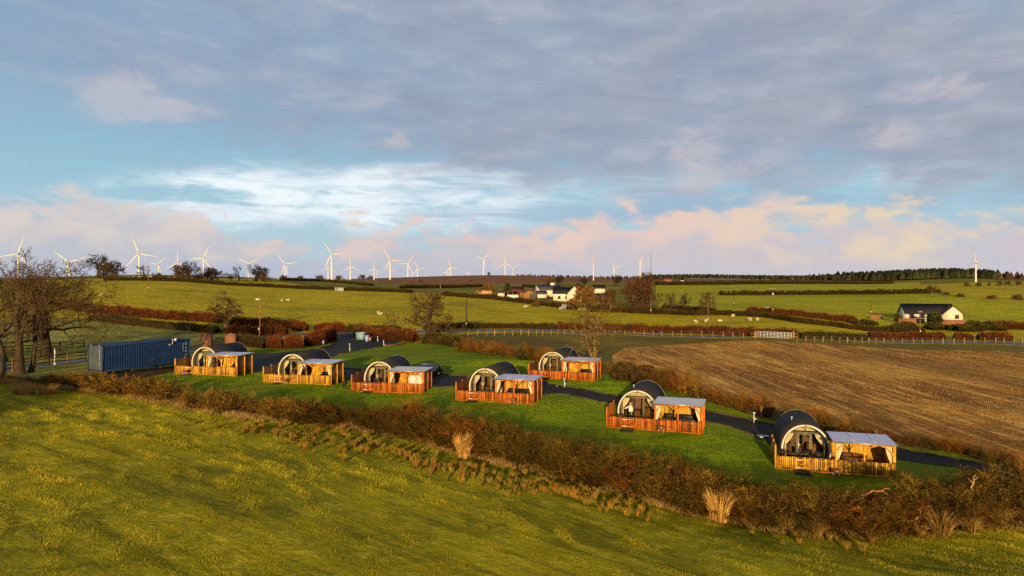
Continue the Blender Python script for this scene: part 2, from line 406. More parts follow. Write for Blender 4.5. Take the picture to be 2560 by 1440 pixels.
M['moor'] = ground_mat('moor', [(.18,.075,.036), (.29,.125,.052), (.36,.17,.07)], .006, .05, .3, .8, .5)
M['fore'] = ground_mat('field_soil_and_grass', [(.22,.205,.004), (.47,.40,.007), (.76,.60,.016)], .05, .35, 2.2, .35, 3.2, patch=[((.85,.68,.05), .9, .50, .68, .65), ((.13,.145,.004), .3, .53, .66, .55)], streaky=[(-34, .7, (.13,.13,.004), .7)])  # dark diagonal streaks are shadows painted into the grass colour
M['lawn'] = ground_mat('mown_lawn', [(.11,.19,.004), (.20,.28,.005), (.33,.36,.006)], .05, .3, 2.5, .22, 4.0, patch=[((.19,.19,.014), .12, .52, .66, .45)], streaky=[(12, .55, (.055,.12,.008), .4)])
M['rough'] = ground_mat('rough_pasture', [(.17,.19,.02), (.32,.32,.05), (.5,.46,.11)], .05, .22, 1.0, .9, 1.4, patch=[((.46,.40,.16), .5, .54, .66, .6), ((.10,.13,.03), .16, .52, .64, .5)])
M['stubble'] = ground_mat('stubble', [(.32,.135,.018), (.70,.33,.05), (1.0,.56,.11)], .03, .25, 1.6, .5, 2.2, streaky=[(95, .75, (1.0,.62,.16), .85), (96, 1.6, (.16,.075,.02), .6), (94, .10, (.16,.075,.022), .55)], patch=[((.20,.08,.02), .035, .48, .60, .65), ((.16,.075,.02), .25, .55, .68, .5)])
M['bank'] = ground_mat('hedge_bank', [(.035,.024,.008), (.10,.07,.014), (.26,.17,.03)], .2, .8, 3.0, .35, 4.0)
M['dirt'] = ground_mat('trodden_soil', [(.05,.03,.016), (.10,.06,.03), (.15,.09,.045)], .2, .8, 3.0, .1, 4.0)
M['margin'] = ground_mat('field_margin_grass', [(.12,.11,.016), (.22,.17,.024), (.34,.24,.04)], .04, .2, 1.2, .6, 1.5, patch=[((.13,.075,.03), .06, .5, .64, .5)])
M['tarmac'] = ground_mat('tarmac', [(.018,.017,.017), (.030,.028,.027), (.052,.048,.044)], .1, .8, 6.0, .012, 14.0, rough=.8, spec=.15, patch=[((.09,.08,.07), .12, .55, .7, .5), ((.012,.012,.012), .5, .56, .68, .6)])
M['drive'] = ground_mat('stone_drive', [(.10,.095,.09), (.15,.14,.13), (.2,.19,.18)], .1, .8, 6.0, .02, 12.0, rough=.6, spec=.3)

# ---------------------------------------------------------------- one ground sheet cut along the field, road and lawn edges
def P(*a): return [tuple(hit(px, py)[:2]) for px, py in a]
hedge_px = [(-120,948),(0,958),(150,972),(330,991),(450,1020),(600,1045),(760,1059),(916,1078),(1072,1112),(1182,1143),(1291,1168),(1447,1212),(1560,1237),(1707,1278),(1831,1309),(1955,1331),(2080,1342),(2287,1338),(2560,1317),(2760,1300)]
hedge_line = np.array(P(*hedge_px))
def off(line, dx, dy): return [(x+dx, y+dy) for x, y in line]
zones = []
def zone(name, poly): zones.append((name, [tuple(map(float, p)) for p in poly]))
lane_up = [(560,897),(640,886),(700,881),(760,876),(800,868),(826,862),(836,852),(838,844),(835,836),(870,834),(905,833),(950,842),(1000,853),(985,860),(960,866),(900,876),(842,886),(815,900),(830,914),(862,921),(980,929),(1100,936),(1155,941),(1250,948),(1348,953),(1379,962),(1520,986),(1640,1006),(1757,1026),(1850,1045),(1939,1064),(2100,1092),(2241,1122),(2400,1150),(2560,1180),(2700,1205)]
lane_lo = [(2700,1250),(2540,1205),(2411,1171),(2330,1161),(2241,1148),(2100,1135),(1939,1113),(1905,1100),(1893,1093),(1831,1068),(1765,1055),(1640,1030),(1520,1008),(1494,1004),(1428,988),(1377,984),(1349,991),(1240,985),(1139,966),(1100,969),(980,962),(862,949),(760,940),(655,931),(560,925)]
zone('park_lane', P(*lane_up, *lane_lo))
zone('public_road', P((640,838),(720,834),(835,829),(905,827),(1000,827),(1180,823),(1380,824),(1560,831),(1800,839),(2170,848),(2560,857),(2700,861),(2700,867),(2560,863),(2170,853),(1800,844),(1560,836),(1380,829),(1180,829),(1000,833),(905,833),(835,836),(720,841),(640,846)))
zone('entry_drive', P((505,868),(465,873),(300,886),(207,896),(130,904),(60,911),(-100,917),(-100,933),(0,929),(60,922),(207,905),(330,893),(505,877)))
zone('soil_strip', P((200,936),(262,938),(340,928),(440,914),(470,908),(455,925),(395,938),(330,950),(262,958),(205,950)))
zone('foreground_field', [tuple(p) for p in hedge_line] + [(90, 20), (90, -34), (-90, -34), (-110, 40)])
zone('hedge_bank', [tuple(p) for p in hedge_line] + off(hedge_line, .6, 3.4)[::-1])
zone('lawn', P((250,940),(330,925),(420,905),(490,888),(560,897),(640,886),(700,881),(760,876),(800,868),(826,862),(836,852),(833,848),(800,862),(700,874),(640,878),(560,888)) if False else
     off(hedge_line[2:], .6, 3.4) + P((2760,1222),(2560,1176),(2400,1133),(2180,1107),(2050,1080),(1900,1044),(1757,1002),(1700,980),(1600,960),(1520,936),(1400,912),(1300,895),(1200,877),(1100,859),(1000,853),(905,833),(838,838),(833,848),(800,858),(700,868),(600,876),(490,886),(420,903),(330,922),(230,938),(120,950)))
zone('stubble_field', P((1560,870),(1640,864),(1700,861),(1800,855),(1900,852),(2000,857),(2200,869),(2560,881),(2760,888),(2860,1215),(2700,1190),(2560,1152),(2400,1116),(2300,1098),(2180,1080),(2050,1050),(1900,1016),(1757,978),(1700,952),(1600,934),(1535,915),(1530,890)))
zone('field_margin', P((1080,848),(1140,838),(1200,833),(1400,832),(1560,837),(1800,846),(2170,855),(2560,865),(2760,870),(2860,1240),(2560,1176),(2400,1133),(2180,1107),(2050,1080),(1900,1044),(1757,1002),(1700,980),(1600,960),(1520,936),(1400,912),(1300,895),(1200,877),(1100,859)))
zone('rough_pasture', P((-200,810),(-100,806),(100,800),(244,801),(417,820),(560,838),(600,845),(560,880),(490,886),(420,903),(330,922),(230,938),(150,970),(0,956),(-200,935)))
zone('green_field', P((1640,783),(1725,787),(1798,787),(1912,792),(1996,806),(2184,827),(2309,829),(2445,834),(2620,840),(2900,800),(2900,742),(2560,760),(2400,738),(2330,731),(2300,729)) + P((2300,706),(2100,708),(1900,709),(1640,711)))
zone('moorland', P((905,703),(1000,709),(1100,712),(1205,713),(1330,708),(1420,705),(1560,706),(1700,708),(1850,707),(1990,706),(2080,706)) + [(900, 1500), (700, 1900), (-500, 1700), (-330, 1150)])
zone('upland', P((-300,705),(250,697),(500,696),(640,697),(840,722),(1030,730),(1100,738),(1250,749),(1390,766),(1500,772),(1570,775),(1640,782)) + [(140, 520), (600, 900), (1300, 700), (3000, 1400), (2500, 3200), (-2500, 3200), (-900, 600)])
import time as _t; _t0 = _t.time()
# grid points (fine near the camera, coarse far away) + densified edges
gy = [-34.]
while gy[-1] < 9000: gy.append(gy[-1] + .021*(gy[-1] + 64))
gp = []
for i, y in enumerate(gy):
    u = np.linspace(-1.25, 1.25, 150) + (.008 if i % 2 else 0)
    gp.append(np.stack([u*(y+64), np.full(150, y)], 1))
gp = np.concatenate(gp)
ex = np.array([(x, y) for x in np.linspace(-12000, 12000, 41) for y in np.linspace(-3000, 10000, 25) if abs(x) > 1.35*(y+64) or y < -40])
gp = np.concatenate([gp, ex])
edge_pts = []; edges = []
def densify(poly):
    out = []
    for (x0, y0), (x1, y1) in zip(poly, poly[1:] + poly[:1]):
        L = math.hypot(x1-x0, y1-y0); D = max(25, min(y0, y1)); k = max(1, int(L/(.04*D)))
        for j in range(k): out.append((x0+(x1-x0)*j/k, y0+(y1-y0)*j/k))
    return out
for nm, poly in zones:
    dn = densify(poly); s0 = len(edge_pts); edge_pts += dn
    edges += [(s0+k, s0+(k+1) % len(dn)) for k in range(len(dn))]
allp = [Vector(p) for p in edge_pts] + [Vector((float(a), float(b))) for a, b in gp]
r = geometry.delaunay_2d_cdt(allp, edges, [], 0, 1e-4)
VX = np.array([(v[0], v[1]) for v in r[0]]); TR = np.array([f for f in r[2]])
VZ = H(VX[:, 0], VX[:, 1]); V3 = np.column_stack([VX, VZ])
cen = VX[TR].mean(1)
def inside(poly, p):
    poly = np.asarray(poly); x, y = p[:, 0], p[:, 1]; res = np.zeros(len(p), bool)
    for (x0, y0), (x1, y1) in zip(poly, np.roll(poly, -1, 0)):
        c = ((y0 > y) != (y1 > y)) & (x < (x1-x0)*(y-y0)/(y1-y0+1e-12) + x0); res ^= c
    return res
own = np.full(len(TR), len(zones))
for i in range(len(zones)-1, -1, -1): own[inside(zones[i][1], cen)] = i
ZM = dict(park_lane='tarmac', public_road='drive', entry_drive='drive', soil_strip='dirt', foreground_field='fore', hedge_bank='bank', lawn='lawn', stubble_field='stubble', field_margin='margin', rough_pasture='rough', green_field='green', moorland='moor', upland='far', pasture='pasture')
zone_poly = dict(zones)
for i, nm in enumerate([z[0] for z in zones] + ['pasture']):
    t = TR[own == i]
    if not len(t): continue
    us, inv = np.unique(t, return_inverse=True)
    v = V3[us].copy()
    me = mk_mesh(nm, v, None, inv.reshape(-1, 3), None, True)
    o = kind(link(nm, me, M[ZM[nm]]), 'structure')
print('ground', len(TR), round(_t.time()-_t0, 1), 's')
# ---------------------------------------------------------------- plants
def plant_mat(name, c, var=.35, rough=.85, trans=0.0, vs=1.5):
    m, g, b = newmat(name)
    tc = g.node('ShaderNodeTexCoord').outputs['Object']
    at = g.node('ShaderNodeAttribute', attribute_name='Col').outputs['Color']
    k = g.mix(g.smooth(g.noise(tc, vs, 4, .6), .3, .7), tuple(x*(1-var) for x in c), tuple(x*(1+var) for x in c))
    k = g.mix(1.0, k, at, 'MULTIPLY'); g.put(b.inputs['Base Color'], k)
    b.inputs['Roughness'].default_value = rough; b.inputs['Specular IOR Level'].default_value = .08
    return m
M['bark'] = plant_mat('bark', (.062, .045, .026))
M['bark_lit'] = plant_mat('sunlit_bark', (.20, .125, .042))  # lit copy of the bark, sunlight put into the colour
M['twig'] = plant_mat('winter_twigs', (.14, .088, .038))
M['twig_hedge'] = plant_mat('hedgerow_twigs', (.145, .092, .030))
M['twig_far'] = plant_mat('distant_twigs', (.055, .042, .032))
M['twig_red'] = plant_mat('reddish_twigs', (.13, .062, .028))
M['hedge'] = plant_mat('hedge_twigs', (.115, .082, .024), .4)
M['beech'] = plant_mat('beech_leaves', (.22, .058, .018), .35)
M['beech_dark'] = plant_mat('hawthorn_hedge', (.10, .062, .022), .35)
M['conifer'] = plant_mat('conifer_needles', (.040, .046, .016), .4, vs=.2)
M['heather'] = plant_mat('plantation_edge', (.085, .045, .022), .4, vs=.1)
M['straw'] = plant_mat('dry_grass', (.50, .33, .12), .3)
M['rush'] = plant_mat('rush_stems', (.40, .225, .040), .35)
M['blade'] = plant_mat('grass_blades', (.30, .27, .030), .3, vs=.5)
M['bush_green'] = plant_mat('evergreen_bush', (.045, .055, .014), .4)

def grow(seed, height=10., trunk_r=.4, fork=.25, limbs=7, spread=.75, up=.25, wander=.22, levels=4, kids=(7, 6, 5, 4), ratio=(.62, .55, .5, .5), lean=(0, 0), twig_r=.02, droop=0.0, limb_r=.62):
    """skeleton of a bare tree; returns segment arrays with their level"""
    rg = np.random.default_rng(seed); seg = []
    def branch(p, d, L, r, lv):
        n = (7, 6, 5, 4, 3)[min(lv, 4)]; step = L/n; nodes = []
        r_end = r*(.42 if lv == 0 else .25)
        for i in range(n):
            t = (i+1)/n
            d = d + rg.normal(0, wander*(.45 if lv == 0 else 1), 3) + np.array((lean[0]*.1, lean[1]*.1, up*(.5 if lv else .6) - droop*lv*.06))
            d /= np.linalg.norm(d)
            q = p + d*step; ra = r+(r_end-r)*(i/n); rb = max(twig_r*.6, r+(r_end-r)*t)
            seg.append((p, q, ra, rb, lv)); nodes.append((q, d.copy(), rb, t)); p = q
        if lv >= levels: return
        k = kids[lv]; k = max(2, int(k*rg.uniform(.8, 1.25)))
        t0 = fork if lv == 0 else .22
        for j in range(k):
            t = t0 + (1-t0)*(j+rg.uniform(.1, .9))/k
            q, dd, rb, _ = nodes[min(n-1, int(t*n))]
            a = rg.uniform(0, 6.283) if lv else j*2.4 + rg.uniform(-.5, .5)
            perp = np.cross(dd, (math.cos(a), math.sin(a), .3)); perp /= np.linalg.norm(perp)+1e-9
            sp = spread*rg.uniform(.75, 1.3)*(1.15 - .45*t if lv == 0 else 1)
            nd = dd*(1-sp*.55) + perp*sp; nd /= np.linalg.norm(nd)
            branch(q, nd, L*ratio[lv]*rg.uniform(.75, 1.2)*(1.2-.45*t if lv == 0 else 1), max(twig_r, rb*limb_r*rg.uniform(.8, 1.1)), lv+1)
    branch(np.zeros(3), np.array((lean[0], lean[1], 1.))/math.hypot(1, math.hypot(*lean)), height*.72, trunk_r, 0)
    P0 = np.array([s[0] for s in seg]); P1 = np.array([s[1] for s in seg]); R0 = np.array([s[2] for s in seg]); R1 = np.array([s[3] for s in seg]); LV = np.array([s[4] for s in seg])
    k = height/P1[:, 2].max(); return P0*k, P1*k, R0, R1, LV
def tree_meshes(seed, leaf=0, leafc=(1, 1, 1), **kw):
    """unit meshes for a trunk with main limbs and for the crown of finer branches"""
    P0, P1, R0, R1, LV = grow(seed, **kw); rg = np.random.default_rng(seed+99)
    a = LV <= 1
    V, Q = tubes(P0[a], P1[a], R0[a]*np.where(P0[a][:, 2] < .5, 1.35, 1), R1[a], 6); c = np.repeat(rg.uniform(.7, 1.2, a.sum()), 12)[:, None]*np.ones(3)
    tr = mk_mesh('trunk', V, Q, None, c, True)
    b = ~a
    V, Q = tubes(P0[b], P1[b], R0[b], R1[b], 3); c = np.repeat(rg.uniform(.65, 1.35, b.sum()), 6)[:, None]*np.ones(3)
    if leaf:
        s = rg.integers(0, b.sum(), leaf); p = P1[b][s] + rg.normal(0, .12, (leaf, 3)); u = rg.normal(0, .10, (leaf, 3)); w2 = rg.normal(0, .10, (leaf, 3))
        V2, Q2 = cards(p, u, w2); Q = np.concatenate([Q, Q2+len(V)]); V = np.concatenate([V, V2])
        c = np.concatenate([c, np.repeat(rg.uniform(.6, 1.4, leaf), 4)[:, None]*np.array(leafc)])
    cr = mk_mesh('crown', V, Q, None, c)
    return tr, cr
TREES = {}
def tree_kind(key, seed, trunk='bark', crown='twig', **kw):
    tr, cr = tree_meshes(seed, **kw); tr.materials.append(M[trunk]); cr.materials.append(M[crown]); TREES[key] = (tr, cr, kw['height'])
tree_kind('tall_a', 11, height=14.5, trunk_r=.55, fork=.22, spread=.85, up=.20, kids=(11, 8, 6, 5), twig_r=.033, levels=4, wander=.26)
tree_kind('tall_b', 12, height=14.5, trunk_r=.50, fork=.16, spread=.95, up=.13, kids=(12, 8, 6, 5), twig_r=.033, wander=.27)
tree_kind('tall_c', 13, height=13, trunk_r=.34, fork=.30, spread=.8, up=.22, kids=(9, 6, 5, 4), twig_r=.032)
tree_kind('oak', 21, height=10, trunk_r=.42, fork=.25, spread=.95, up=.13, kids=(11, 7, 6, 4), twig_r=.042, wander=.27, limb_r=.68)
tree_kind('gnarled', 34, trunk='bark_lit', crown='bark_lit', height=11, trunk_r=.36, fork=.16, spread=1.0, up=.20, kids=(8, 6, 5), levels=3, twig_r=.05, wander=.40, ratio=(.62, .60, .55), limb_r=.74)
tree_kind('pollard', 41, trunk='bark_lit', height=7.9, trunk_r=.55, fork=.30, spread=1.05, up=.12, kids=(8, 6, 5, 4), twig_r=.045, limb_r=.74, wander=.34, ratio=(.75, .55, .5, .5))
tree_kind('far_round', 51, trunk='twig_far', crown='twig_far', height=10, trunk_r=.40, fork=.22, spread=.95, up=.12, kids=(9, 7, 6, 4), twig_r=.07)
tree_kind('far_open', 52, trunk='twig_far', crown='twig_far', height=10, trunk_r=.40, fork=.28, spread=.9, up=.16, kids=(8, 6, 5, 4), twig_r=.07, wander=.3)
tree_kind('far_snag', 53, trunk='twig_far', crown='twig_far', height=10, trunk_r=.45, fork=.25, spread=.75, up=.3, kids=(8, 5, 4, 3), twig_r=.08, wander=.4)
tree_kind('far_bush', 54, trunk='twig_far', crown='twig', height=6, trunk_r=.3, fork=.06, spread=.9, up=.12, kids=(12, 8, 6, 4), twig_r=.06)
tree_kind('farm_tree', 55, trunk='bark', crown='twig_red', height=11, trunk_r=.45, fork=.2, spread=.95, up=.12, kids=(11, 8, 7, 5), twig_r=.07)
tree_kind('leafy', 56, trunk='bark', crown='twig', height=8, trunk_r=.3, fork=.1, spread=.85, up=.15, kids=(9, 6, 5, 3), twig_r=.05, leaf=2500, leafc=(1.5, 1.25, .7))
def plant_tree(key, px, py, hpx, label, cat='tree', name='bare_tree', group=None, wide=1.0, rz=None, D=None, base='trunk'):
    p = hit(px, py) if D is None else at(px, D)
    tr, cr, h = TREES[key]; s = hpx/FPX*p[1]/h
    o = empty(name, (p[0], p[1], p[2]-.12), random.uniform(0, 6.28) if rz is None else rz, label, cat, group)
    o.scale = (s*wide, s*wide, s)
    for nm, me in (('trunk', tr), ('crown', cr)):
        c = bpy.data.objects.new(nm, me); COL.objects.link(c); c.parent = o
    return o
G1 = 'bare trees beside the blue container'
plant_tree('tall_a', 48, 935, 300, 'tall bare tree with a thick lower trunk lit yellow, crossing the timber rail fence', group=G1, rz=.4, wide=1.0)
plant_tree('tall_c', 76, 932, 292, 'slender bare tree squeezed between two thicker trunks near the rail fence', group=G1, rz=2.0, wide=.8)
plant_tree('tall_b', 118, 893, 276, 'wide bare tree with long drooping boughs reaching towards the blue container', group=G1, rz=1.1, wide=1.3)
plant_tree('tall_c', 12, 905, 262, 'bare tree at the very edge of the picture, outermost of its clump', group=G1, rz=4.0, wide=1.1)
plant_tree('pollard', 567, 829, 106, 'stubby pollarded tree with a pale trunk beside the orange beech hedges', wide=1.15, rz=.6)
plant_tree('oak', 1066, 856, 144, 'spreading bare tree at the corner of the lawn behind the bins', rz=.3, wide=1.25)
plant_tree('gnarled', 1487, 942, 214, 'gnarled half dead tree with twisted limbs behind the set-back pod', rz=2.2, wide=.95)
plant_tree('farm_tree', 1578, 776, 98, 'large dense bare tree beside the white farmhouse', rz=1.0, wide=1.05)
for px, py, h, k, wd, lb in [(1468, 776, 66, 'leafy', 1.1, 'tangled bare tree growing in front of the farmhouse gable'), (1505, 778, 58, 'farm_tree', 1.1, 'reddish bare tree between the farmhouse and the large dense tree'), (1622, 770, 52, 'farm_tree', 1.0, 'lower bare tree on the outer side of the large dense tree'),
        (1220, 742, 34, 'leafy', 1.5, 'brown bushy tree behind the orange trailer'), (1395, 716, 32, 'far_round', 1.2, 'bare tree on the skyline above the farmhouse chimney'), (1376, 716, 24, 'far_bush', 1.3, 'low dark tree beside the skyline tree above the farmhouse'), (1463, 718, 28, 'far_round', 1.2, 'flat topped tree on the skyline beside a turbine mast'), (1540, 716, 32, 'far_round', 1.4, 'skyline tree with a turbine standing behind its crown'),
        (1432, 772, 30, 'leafy', 1.3, 'low brown tree standing before the white farmhouse gable'), (1450, 735, 30, 'farm_tree', 1.2, 'bare tree behind the farmhouse gable'), (1494, 738, 30, 'leafy', 1.3, 'brown tree screening the pale cottage past the farmhouse'), (1342, 768, 18, 'leafy', 1.6, 'low brown bushy tree below the farm barns'),
        (1680, 783, 58, 'oak', .9, 'first of the thin bare trees standing along the hedge past the farm'), (1712, 781, 54, 'far_open', .6, 'upright bare tree second along the hedge past the farm'), (1773, 783, 62, 'oak', 1.0, 'bare tree with a rounded head at the end of the hedge past the farm'), (1753, 782, 40, 'far_snag', .6, 'thin bare sapling next to the rounded hedge end tree')]:
    plant_tree(k, px, py, h, lb, wide=wd)
G2 = 'bare trees along the skyline hedge'
for px, py, h, k, wd, lb in [(243, 696, 64, 'far_open', 1.15, 'tallest open crowned skyline tree next to the big roadside clump'), (268, 697, 44, 'far_bush', .9, 'dense low tree between two skyline trees near the roadside clump'), (285, 697, 50, 'far_open', 1.0, 'dark skyline tree second out from the roadside clump'), (358, 700, 42, 'far_snag', 1.1, 'broken dead tree in front of the tallest turbine mast'), (395, 700, 20, 'far_bush', 1.2, 'squat thorn bush below the small tilted turbine'),
        (410, 701, 15, 'far_bush', 1.3, 'low thorn bush just past the squat bush on the skyline'), (431, 701, 14, 'far_bush', .9, 'tiny thorn beside the upright turbine mast'), (472, 703, 54, 'far_round', 1.0, 'round headed skyline tree touching a turbine blade tip'), (457, 703, 40, 'far_bush', 1.0, 'bushy thorn leaning on the round headed skyline tree'), (497, 703, 22, 'far_bush', 1.0, 'small thorn at the foot of a turbine with raised blades'),
        (519, 703, 36, 'far_open', .9, 'twin stemmed skyline tree beside a second turbine mast'), (547, 703, 36, 'farm_tree', 1.2, 'brown twiggy skyline thicket tree'), (578, 704, 22, 'far_open', 1.1, 'small open thorn beside the twiggy skyline thicket'), (598, 704, 44, 'far_snag', .75, 'thin ragged pair of stems next to a turbine with a V of blades'), (640, 703, 44, 'far_round', 1.2, 'dark domed tree just past the turbine with a V of blades'), (658, 704, 28, 'far_bush', 1.1, 'smaller dark tree tucked against the domed skyline tree')]:
    plant_tree(k, px, py, h, lb, group=G2, wide=wd*1.35)
for px, py, h, lb in [(708, 699, 13, 'thorn bush in front of a leaning turbine'), (752, 698, 10, 'small thorn midway along the far hedge'), (800, 700, 14, 'dark thorn clump where two turbines overlap'), (848, 699, 12, 'thorn clump past the overlapping turbines'), (905, 697, 12, 'thorn between two upright turbines'), (926, 698, 10, 'lowest thorn beside an upright turbine'), (1053, 706, 9, 'lone dark bush on the brown moor'), (1175, 704, 6, 'tiny bush low on the brown moor')]:
    plant_tree('far_bush', px, py, h, lb, cat='bush', name='thorn_bush', wide=1.8, group='thorn bushes on the far ridge')
plant_tree('far_round', 1222, 692, 14, 'single dark tree alone on top of the moor ridge', wide=.9)
for px, py, h, wd, lb in [(2326, 733, 22, 1.5, 'big dark gorse bush at the corner of the upper green field'), (2346, 734, 14, 1.6, 'lower gorse beside the big dark bush'), (2416, 716, 13, 1.3, 'hawthorn first in the row below the lone turbine'), (2447, 716, 12, 1.4, 'pair-like hawthorn second in the row below the lone turbine'), (2472, 715, 11, .9, 'narrow hawthorn midway in the upper row'), (2499, 714, 15, 1.1, 'tallest hawthorn in the upper row'), (2520, 713, 12, 1.4, 'hawthorn after the tallest one in the upper row'), (2546, 713, 12, 1.5, 'hawthorn at the picture edge end of the upper row'),
        (2400, 742, 10, 2.5, 'brown scrub low on the rough slope'), (2480, 748, 12, 2.4, 'dark scrub in the hollow of the rough slope'), (2545, 750, 16, 2.0, 'dark scrub at the picture edge of the rough slope'), (2365, 738, 9, 2.2, 'small scrub at the upper end of the rough slope')]:
    plant_tree('far_bush', px, py, h, lb, cat='bush', name='hawthorn_bush', wide=wd, group='bushes on the upper slope')

# evergreens: cards of needles round a stem
def evergreen(px, py, hpx, wpx, label, name='conifer', round_=False, col=(1, 1, 1), D=None, mat='bush_green'):
    p = hit(px, py) if D is None else at(px, D); h = hpx/FPX*p[1]; w2 = wpx/FPX*p[1]/2
    o = empty(name, p, 0, label, 'conifer' if not round_ else 'bush')
    mb = MB(); mb.tube([(0, 0, -.2), (0, 0, h*.6)], [h*.04, h*.015], 6); mb.build('trunk', M['bark'], o)
    n = 1400; t = rng.uniform(0, 1, n)**.8; a = rng.uniform(0, 6.283, n)
    prof = np.sin(np.pi*np.clip(t*.93+.07, 0, 1))**.6 if round_ else (1-t)**.8*.95+.05
    r = w2*prof*np.sqrt(rng.uniform(.25, 1, n))*(1+.18*np.sin(a*3+t*9))
    c = np.stack([r*np.cos(a), r*np.sin(a), h*(.04+.94*t)], 1); s = h*.075
    V, Q = cards(c, rng.normal(0, s, (n, 3)), rng.normal(0, s*.6, (n, 3)))
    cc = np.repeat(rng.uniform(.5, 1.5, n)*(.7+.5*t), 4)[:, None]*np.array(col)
    link('crown', mk_mesh('crown', V, Q, None, cc), M[mat], o)
    return o

# hedges: lumpy dark heart wrapped in thousands of small leaf and twig flecks
def hedge(line, width, height, mat, label, name='hedge', leafs=70, size=.14, gaps=0.0, top=None, core=.8, cat='hedge', group=None, seed=1, lump=.16, upward=.5, core_tint=.35, parent=None):
    rg = np.random.default_rng(seed); line = np.array(line, float)
    sg = np.diff(line, axis=0); L = np.hypot(sg[:, 0], sg[:, 1]); cum = np.concatenate([[0], np.cumsum(L)]); tot = cum[-1]
    def along(s):
        k = np.clip(np.searchsorted(cum, s, side='right')-1, 0, len(L)-1); f = (s-cum[k])/L[k]
        p = line[k] + sg[k]*f[:, None]; nrm = np.stack([-sg[k][:, 1], sg[k][:, 0]], 1)/L[k][:, None]; return p, nrm
    ph = rg.uniform(0, 6.28, 6)
    def lumps(s): return np.clip(np.minimum(s, tot-s)/1.2+.5, 0, 1)**.6*(1 + lump*(.5*np.sin(s*.9+ph[0]) + .35*np.sin(s*2.1+ph[1]) + .35*np.sin(s*.31+ph[2])))
    def open_(s): return (np.sin(s*.8+ph[3]) + np.sin(s*.37+ph[4]) + .8*np.sin(s*1.9+ph[5])) < (2.8 - 4.2*gaps)*1.0
    V = []; Q = []; C = []; nv = 0
    ns = max(3, int(tot/.9)); s = np.linspace(0, tot, ns); p, nm = along(s); z = H(p[:, 0], p[:, 1]); hl = height*lumps(s)*core; ok = open_(s)
    hl = np.where(ok, hl, hl*.15)
    off_ = np.array([-.5, -.52, -.3, .3, .52, .5])*width*core; hh = np.array([-.05, .55, 1, 1, .55, -.05])
    ring = np.stack([np.column_stack([p + nm*o_, z + hl*f_]) for o_, f_ in zip(off_, hh)], 1) + rg.normal(0, width*.04, (ns, 6, 3))
    V.append(ring.reshape(-1, 3)); q = []
    for i in range(ns-1):
        for k in range(5): q.append((i*6+k, (i+1)*6+k, (i+1)*6+k+1, i*6+k+1))
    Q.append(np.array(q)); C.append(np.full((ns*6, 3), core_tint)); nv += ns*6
    leafs *= 1.9; size *= .72
    n = int(leafs*tot); s = rg.uniform(0, tot, n); s = s[open_(s)]; n = len(s)
    p, nm = along(s); lat = rg.uniform(-.5, .5, n); t = rg.uniform(0, 1, n)**.75
    shell = rg.uniform(0, 1, n) < .75
    lat = np.where(shell & (t < .85), np.sign(lat)*rg.uniform(.38, .53, n), lat); hl = height*lumps(s)
    c = np.column_stack([p + nm*(lat*width*(1.06-.25*t**3))[:, None], H(p[:, 0], p[:, 1]) + hl*t*(1+rg.normal(0, .03, n))])
    up = np.array((0, 0, 1.))
    u = rg.normal(0, 1, (n, 3)) + up*upward*rg.choice([-1, 1], n)[:, None]*2; u *= size*rg.uniform(.5, 1.2, n)[:, None]/np.linalg.norm(u, axis=1)[:, None]
    w2 = np.cross(u, rg.normal(0, 1, (n, 3))); w2 *= (size*.55*rg.uniform(.5, 1, n)/np.linalg.norm(w2, axis=1))[:, None]
    vv, qq = cards(c, u, w2); V.append(vv); Q.append(qq+nv)
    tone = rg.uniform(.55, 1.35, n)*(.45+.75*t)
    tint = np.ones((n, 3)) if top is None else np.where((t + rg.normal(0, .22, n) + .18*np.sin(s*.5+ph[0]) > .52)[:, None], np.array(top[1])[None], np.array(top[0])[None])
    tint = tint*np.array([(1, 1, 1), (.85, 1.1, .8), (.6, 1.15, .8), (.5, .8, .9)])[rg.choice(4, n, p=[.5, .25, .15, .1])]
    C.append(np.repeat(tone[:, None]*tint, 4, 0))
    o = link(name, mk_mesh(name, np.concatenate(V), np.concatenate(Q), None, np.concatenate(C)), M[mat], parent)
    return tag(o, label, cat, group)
def hline(*a): return P(*a)
BE = ((.30, .55, .9), (1, 1, 1))      # beech hedge: shaded base and lit copper top put into the tint
HG = 'field hedges'
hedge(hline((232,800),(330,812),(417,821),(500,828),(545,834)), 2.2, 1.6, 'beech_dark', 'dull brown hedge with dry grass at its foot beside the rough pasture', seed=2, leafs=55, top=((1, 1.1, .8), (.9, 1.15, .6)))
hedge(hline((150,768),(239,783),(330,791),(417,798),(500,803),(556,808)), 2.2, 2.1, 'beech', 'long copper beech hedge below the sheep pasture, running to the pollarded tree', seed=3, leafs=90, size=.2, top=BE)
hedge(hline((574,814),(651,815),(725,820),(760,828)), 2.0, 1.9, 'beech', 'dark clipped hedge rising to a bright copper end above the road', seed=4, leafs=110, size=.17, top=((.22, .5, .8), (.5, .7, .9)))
hedge(hline((733,826),(768,827)), 2.0, 1.9, 'beech', 'short bright copper hedge block beside the field opening', seed=44, leafs=260, size=.15, top=((.7,.75,.9), (1.15, 1, 1)))
hedge(hline((786,827),(864,829)), 2.0, 1.9, 'beech', 'short copper hedge block on the far side of the field opening', seed=45, leafs=200, size=.15, top=((.6,.7,.9), (1.1, 1, 1)))
hedge(hline((864,829),(930,829),(1000,830)), 2.0, 1.7, 'beech_dark', 'dull green brown hedge along the road behind the bins', seed=46, leafs=90, top=((.9, 1.2, .8), (1, 1.4, .8)))
hedge(hline((567,835),(620,836),(663,837),(718,838)), 2.0, 1.9, 'beech', 'middle row of copper hedge between the pollarded tree and the lamp post', seed=5, leafs=140, size=.16, top=((.25,.45,.7), (.75, .8, .9)))
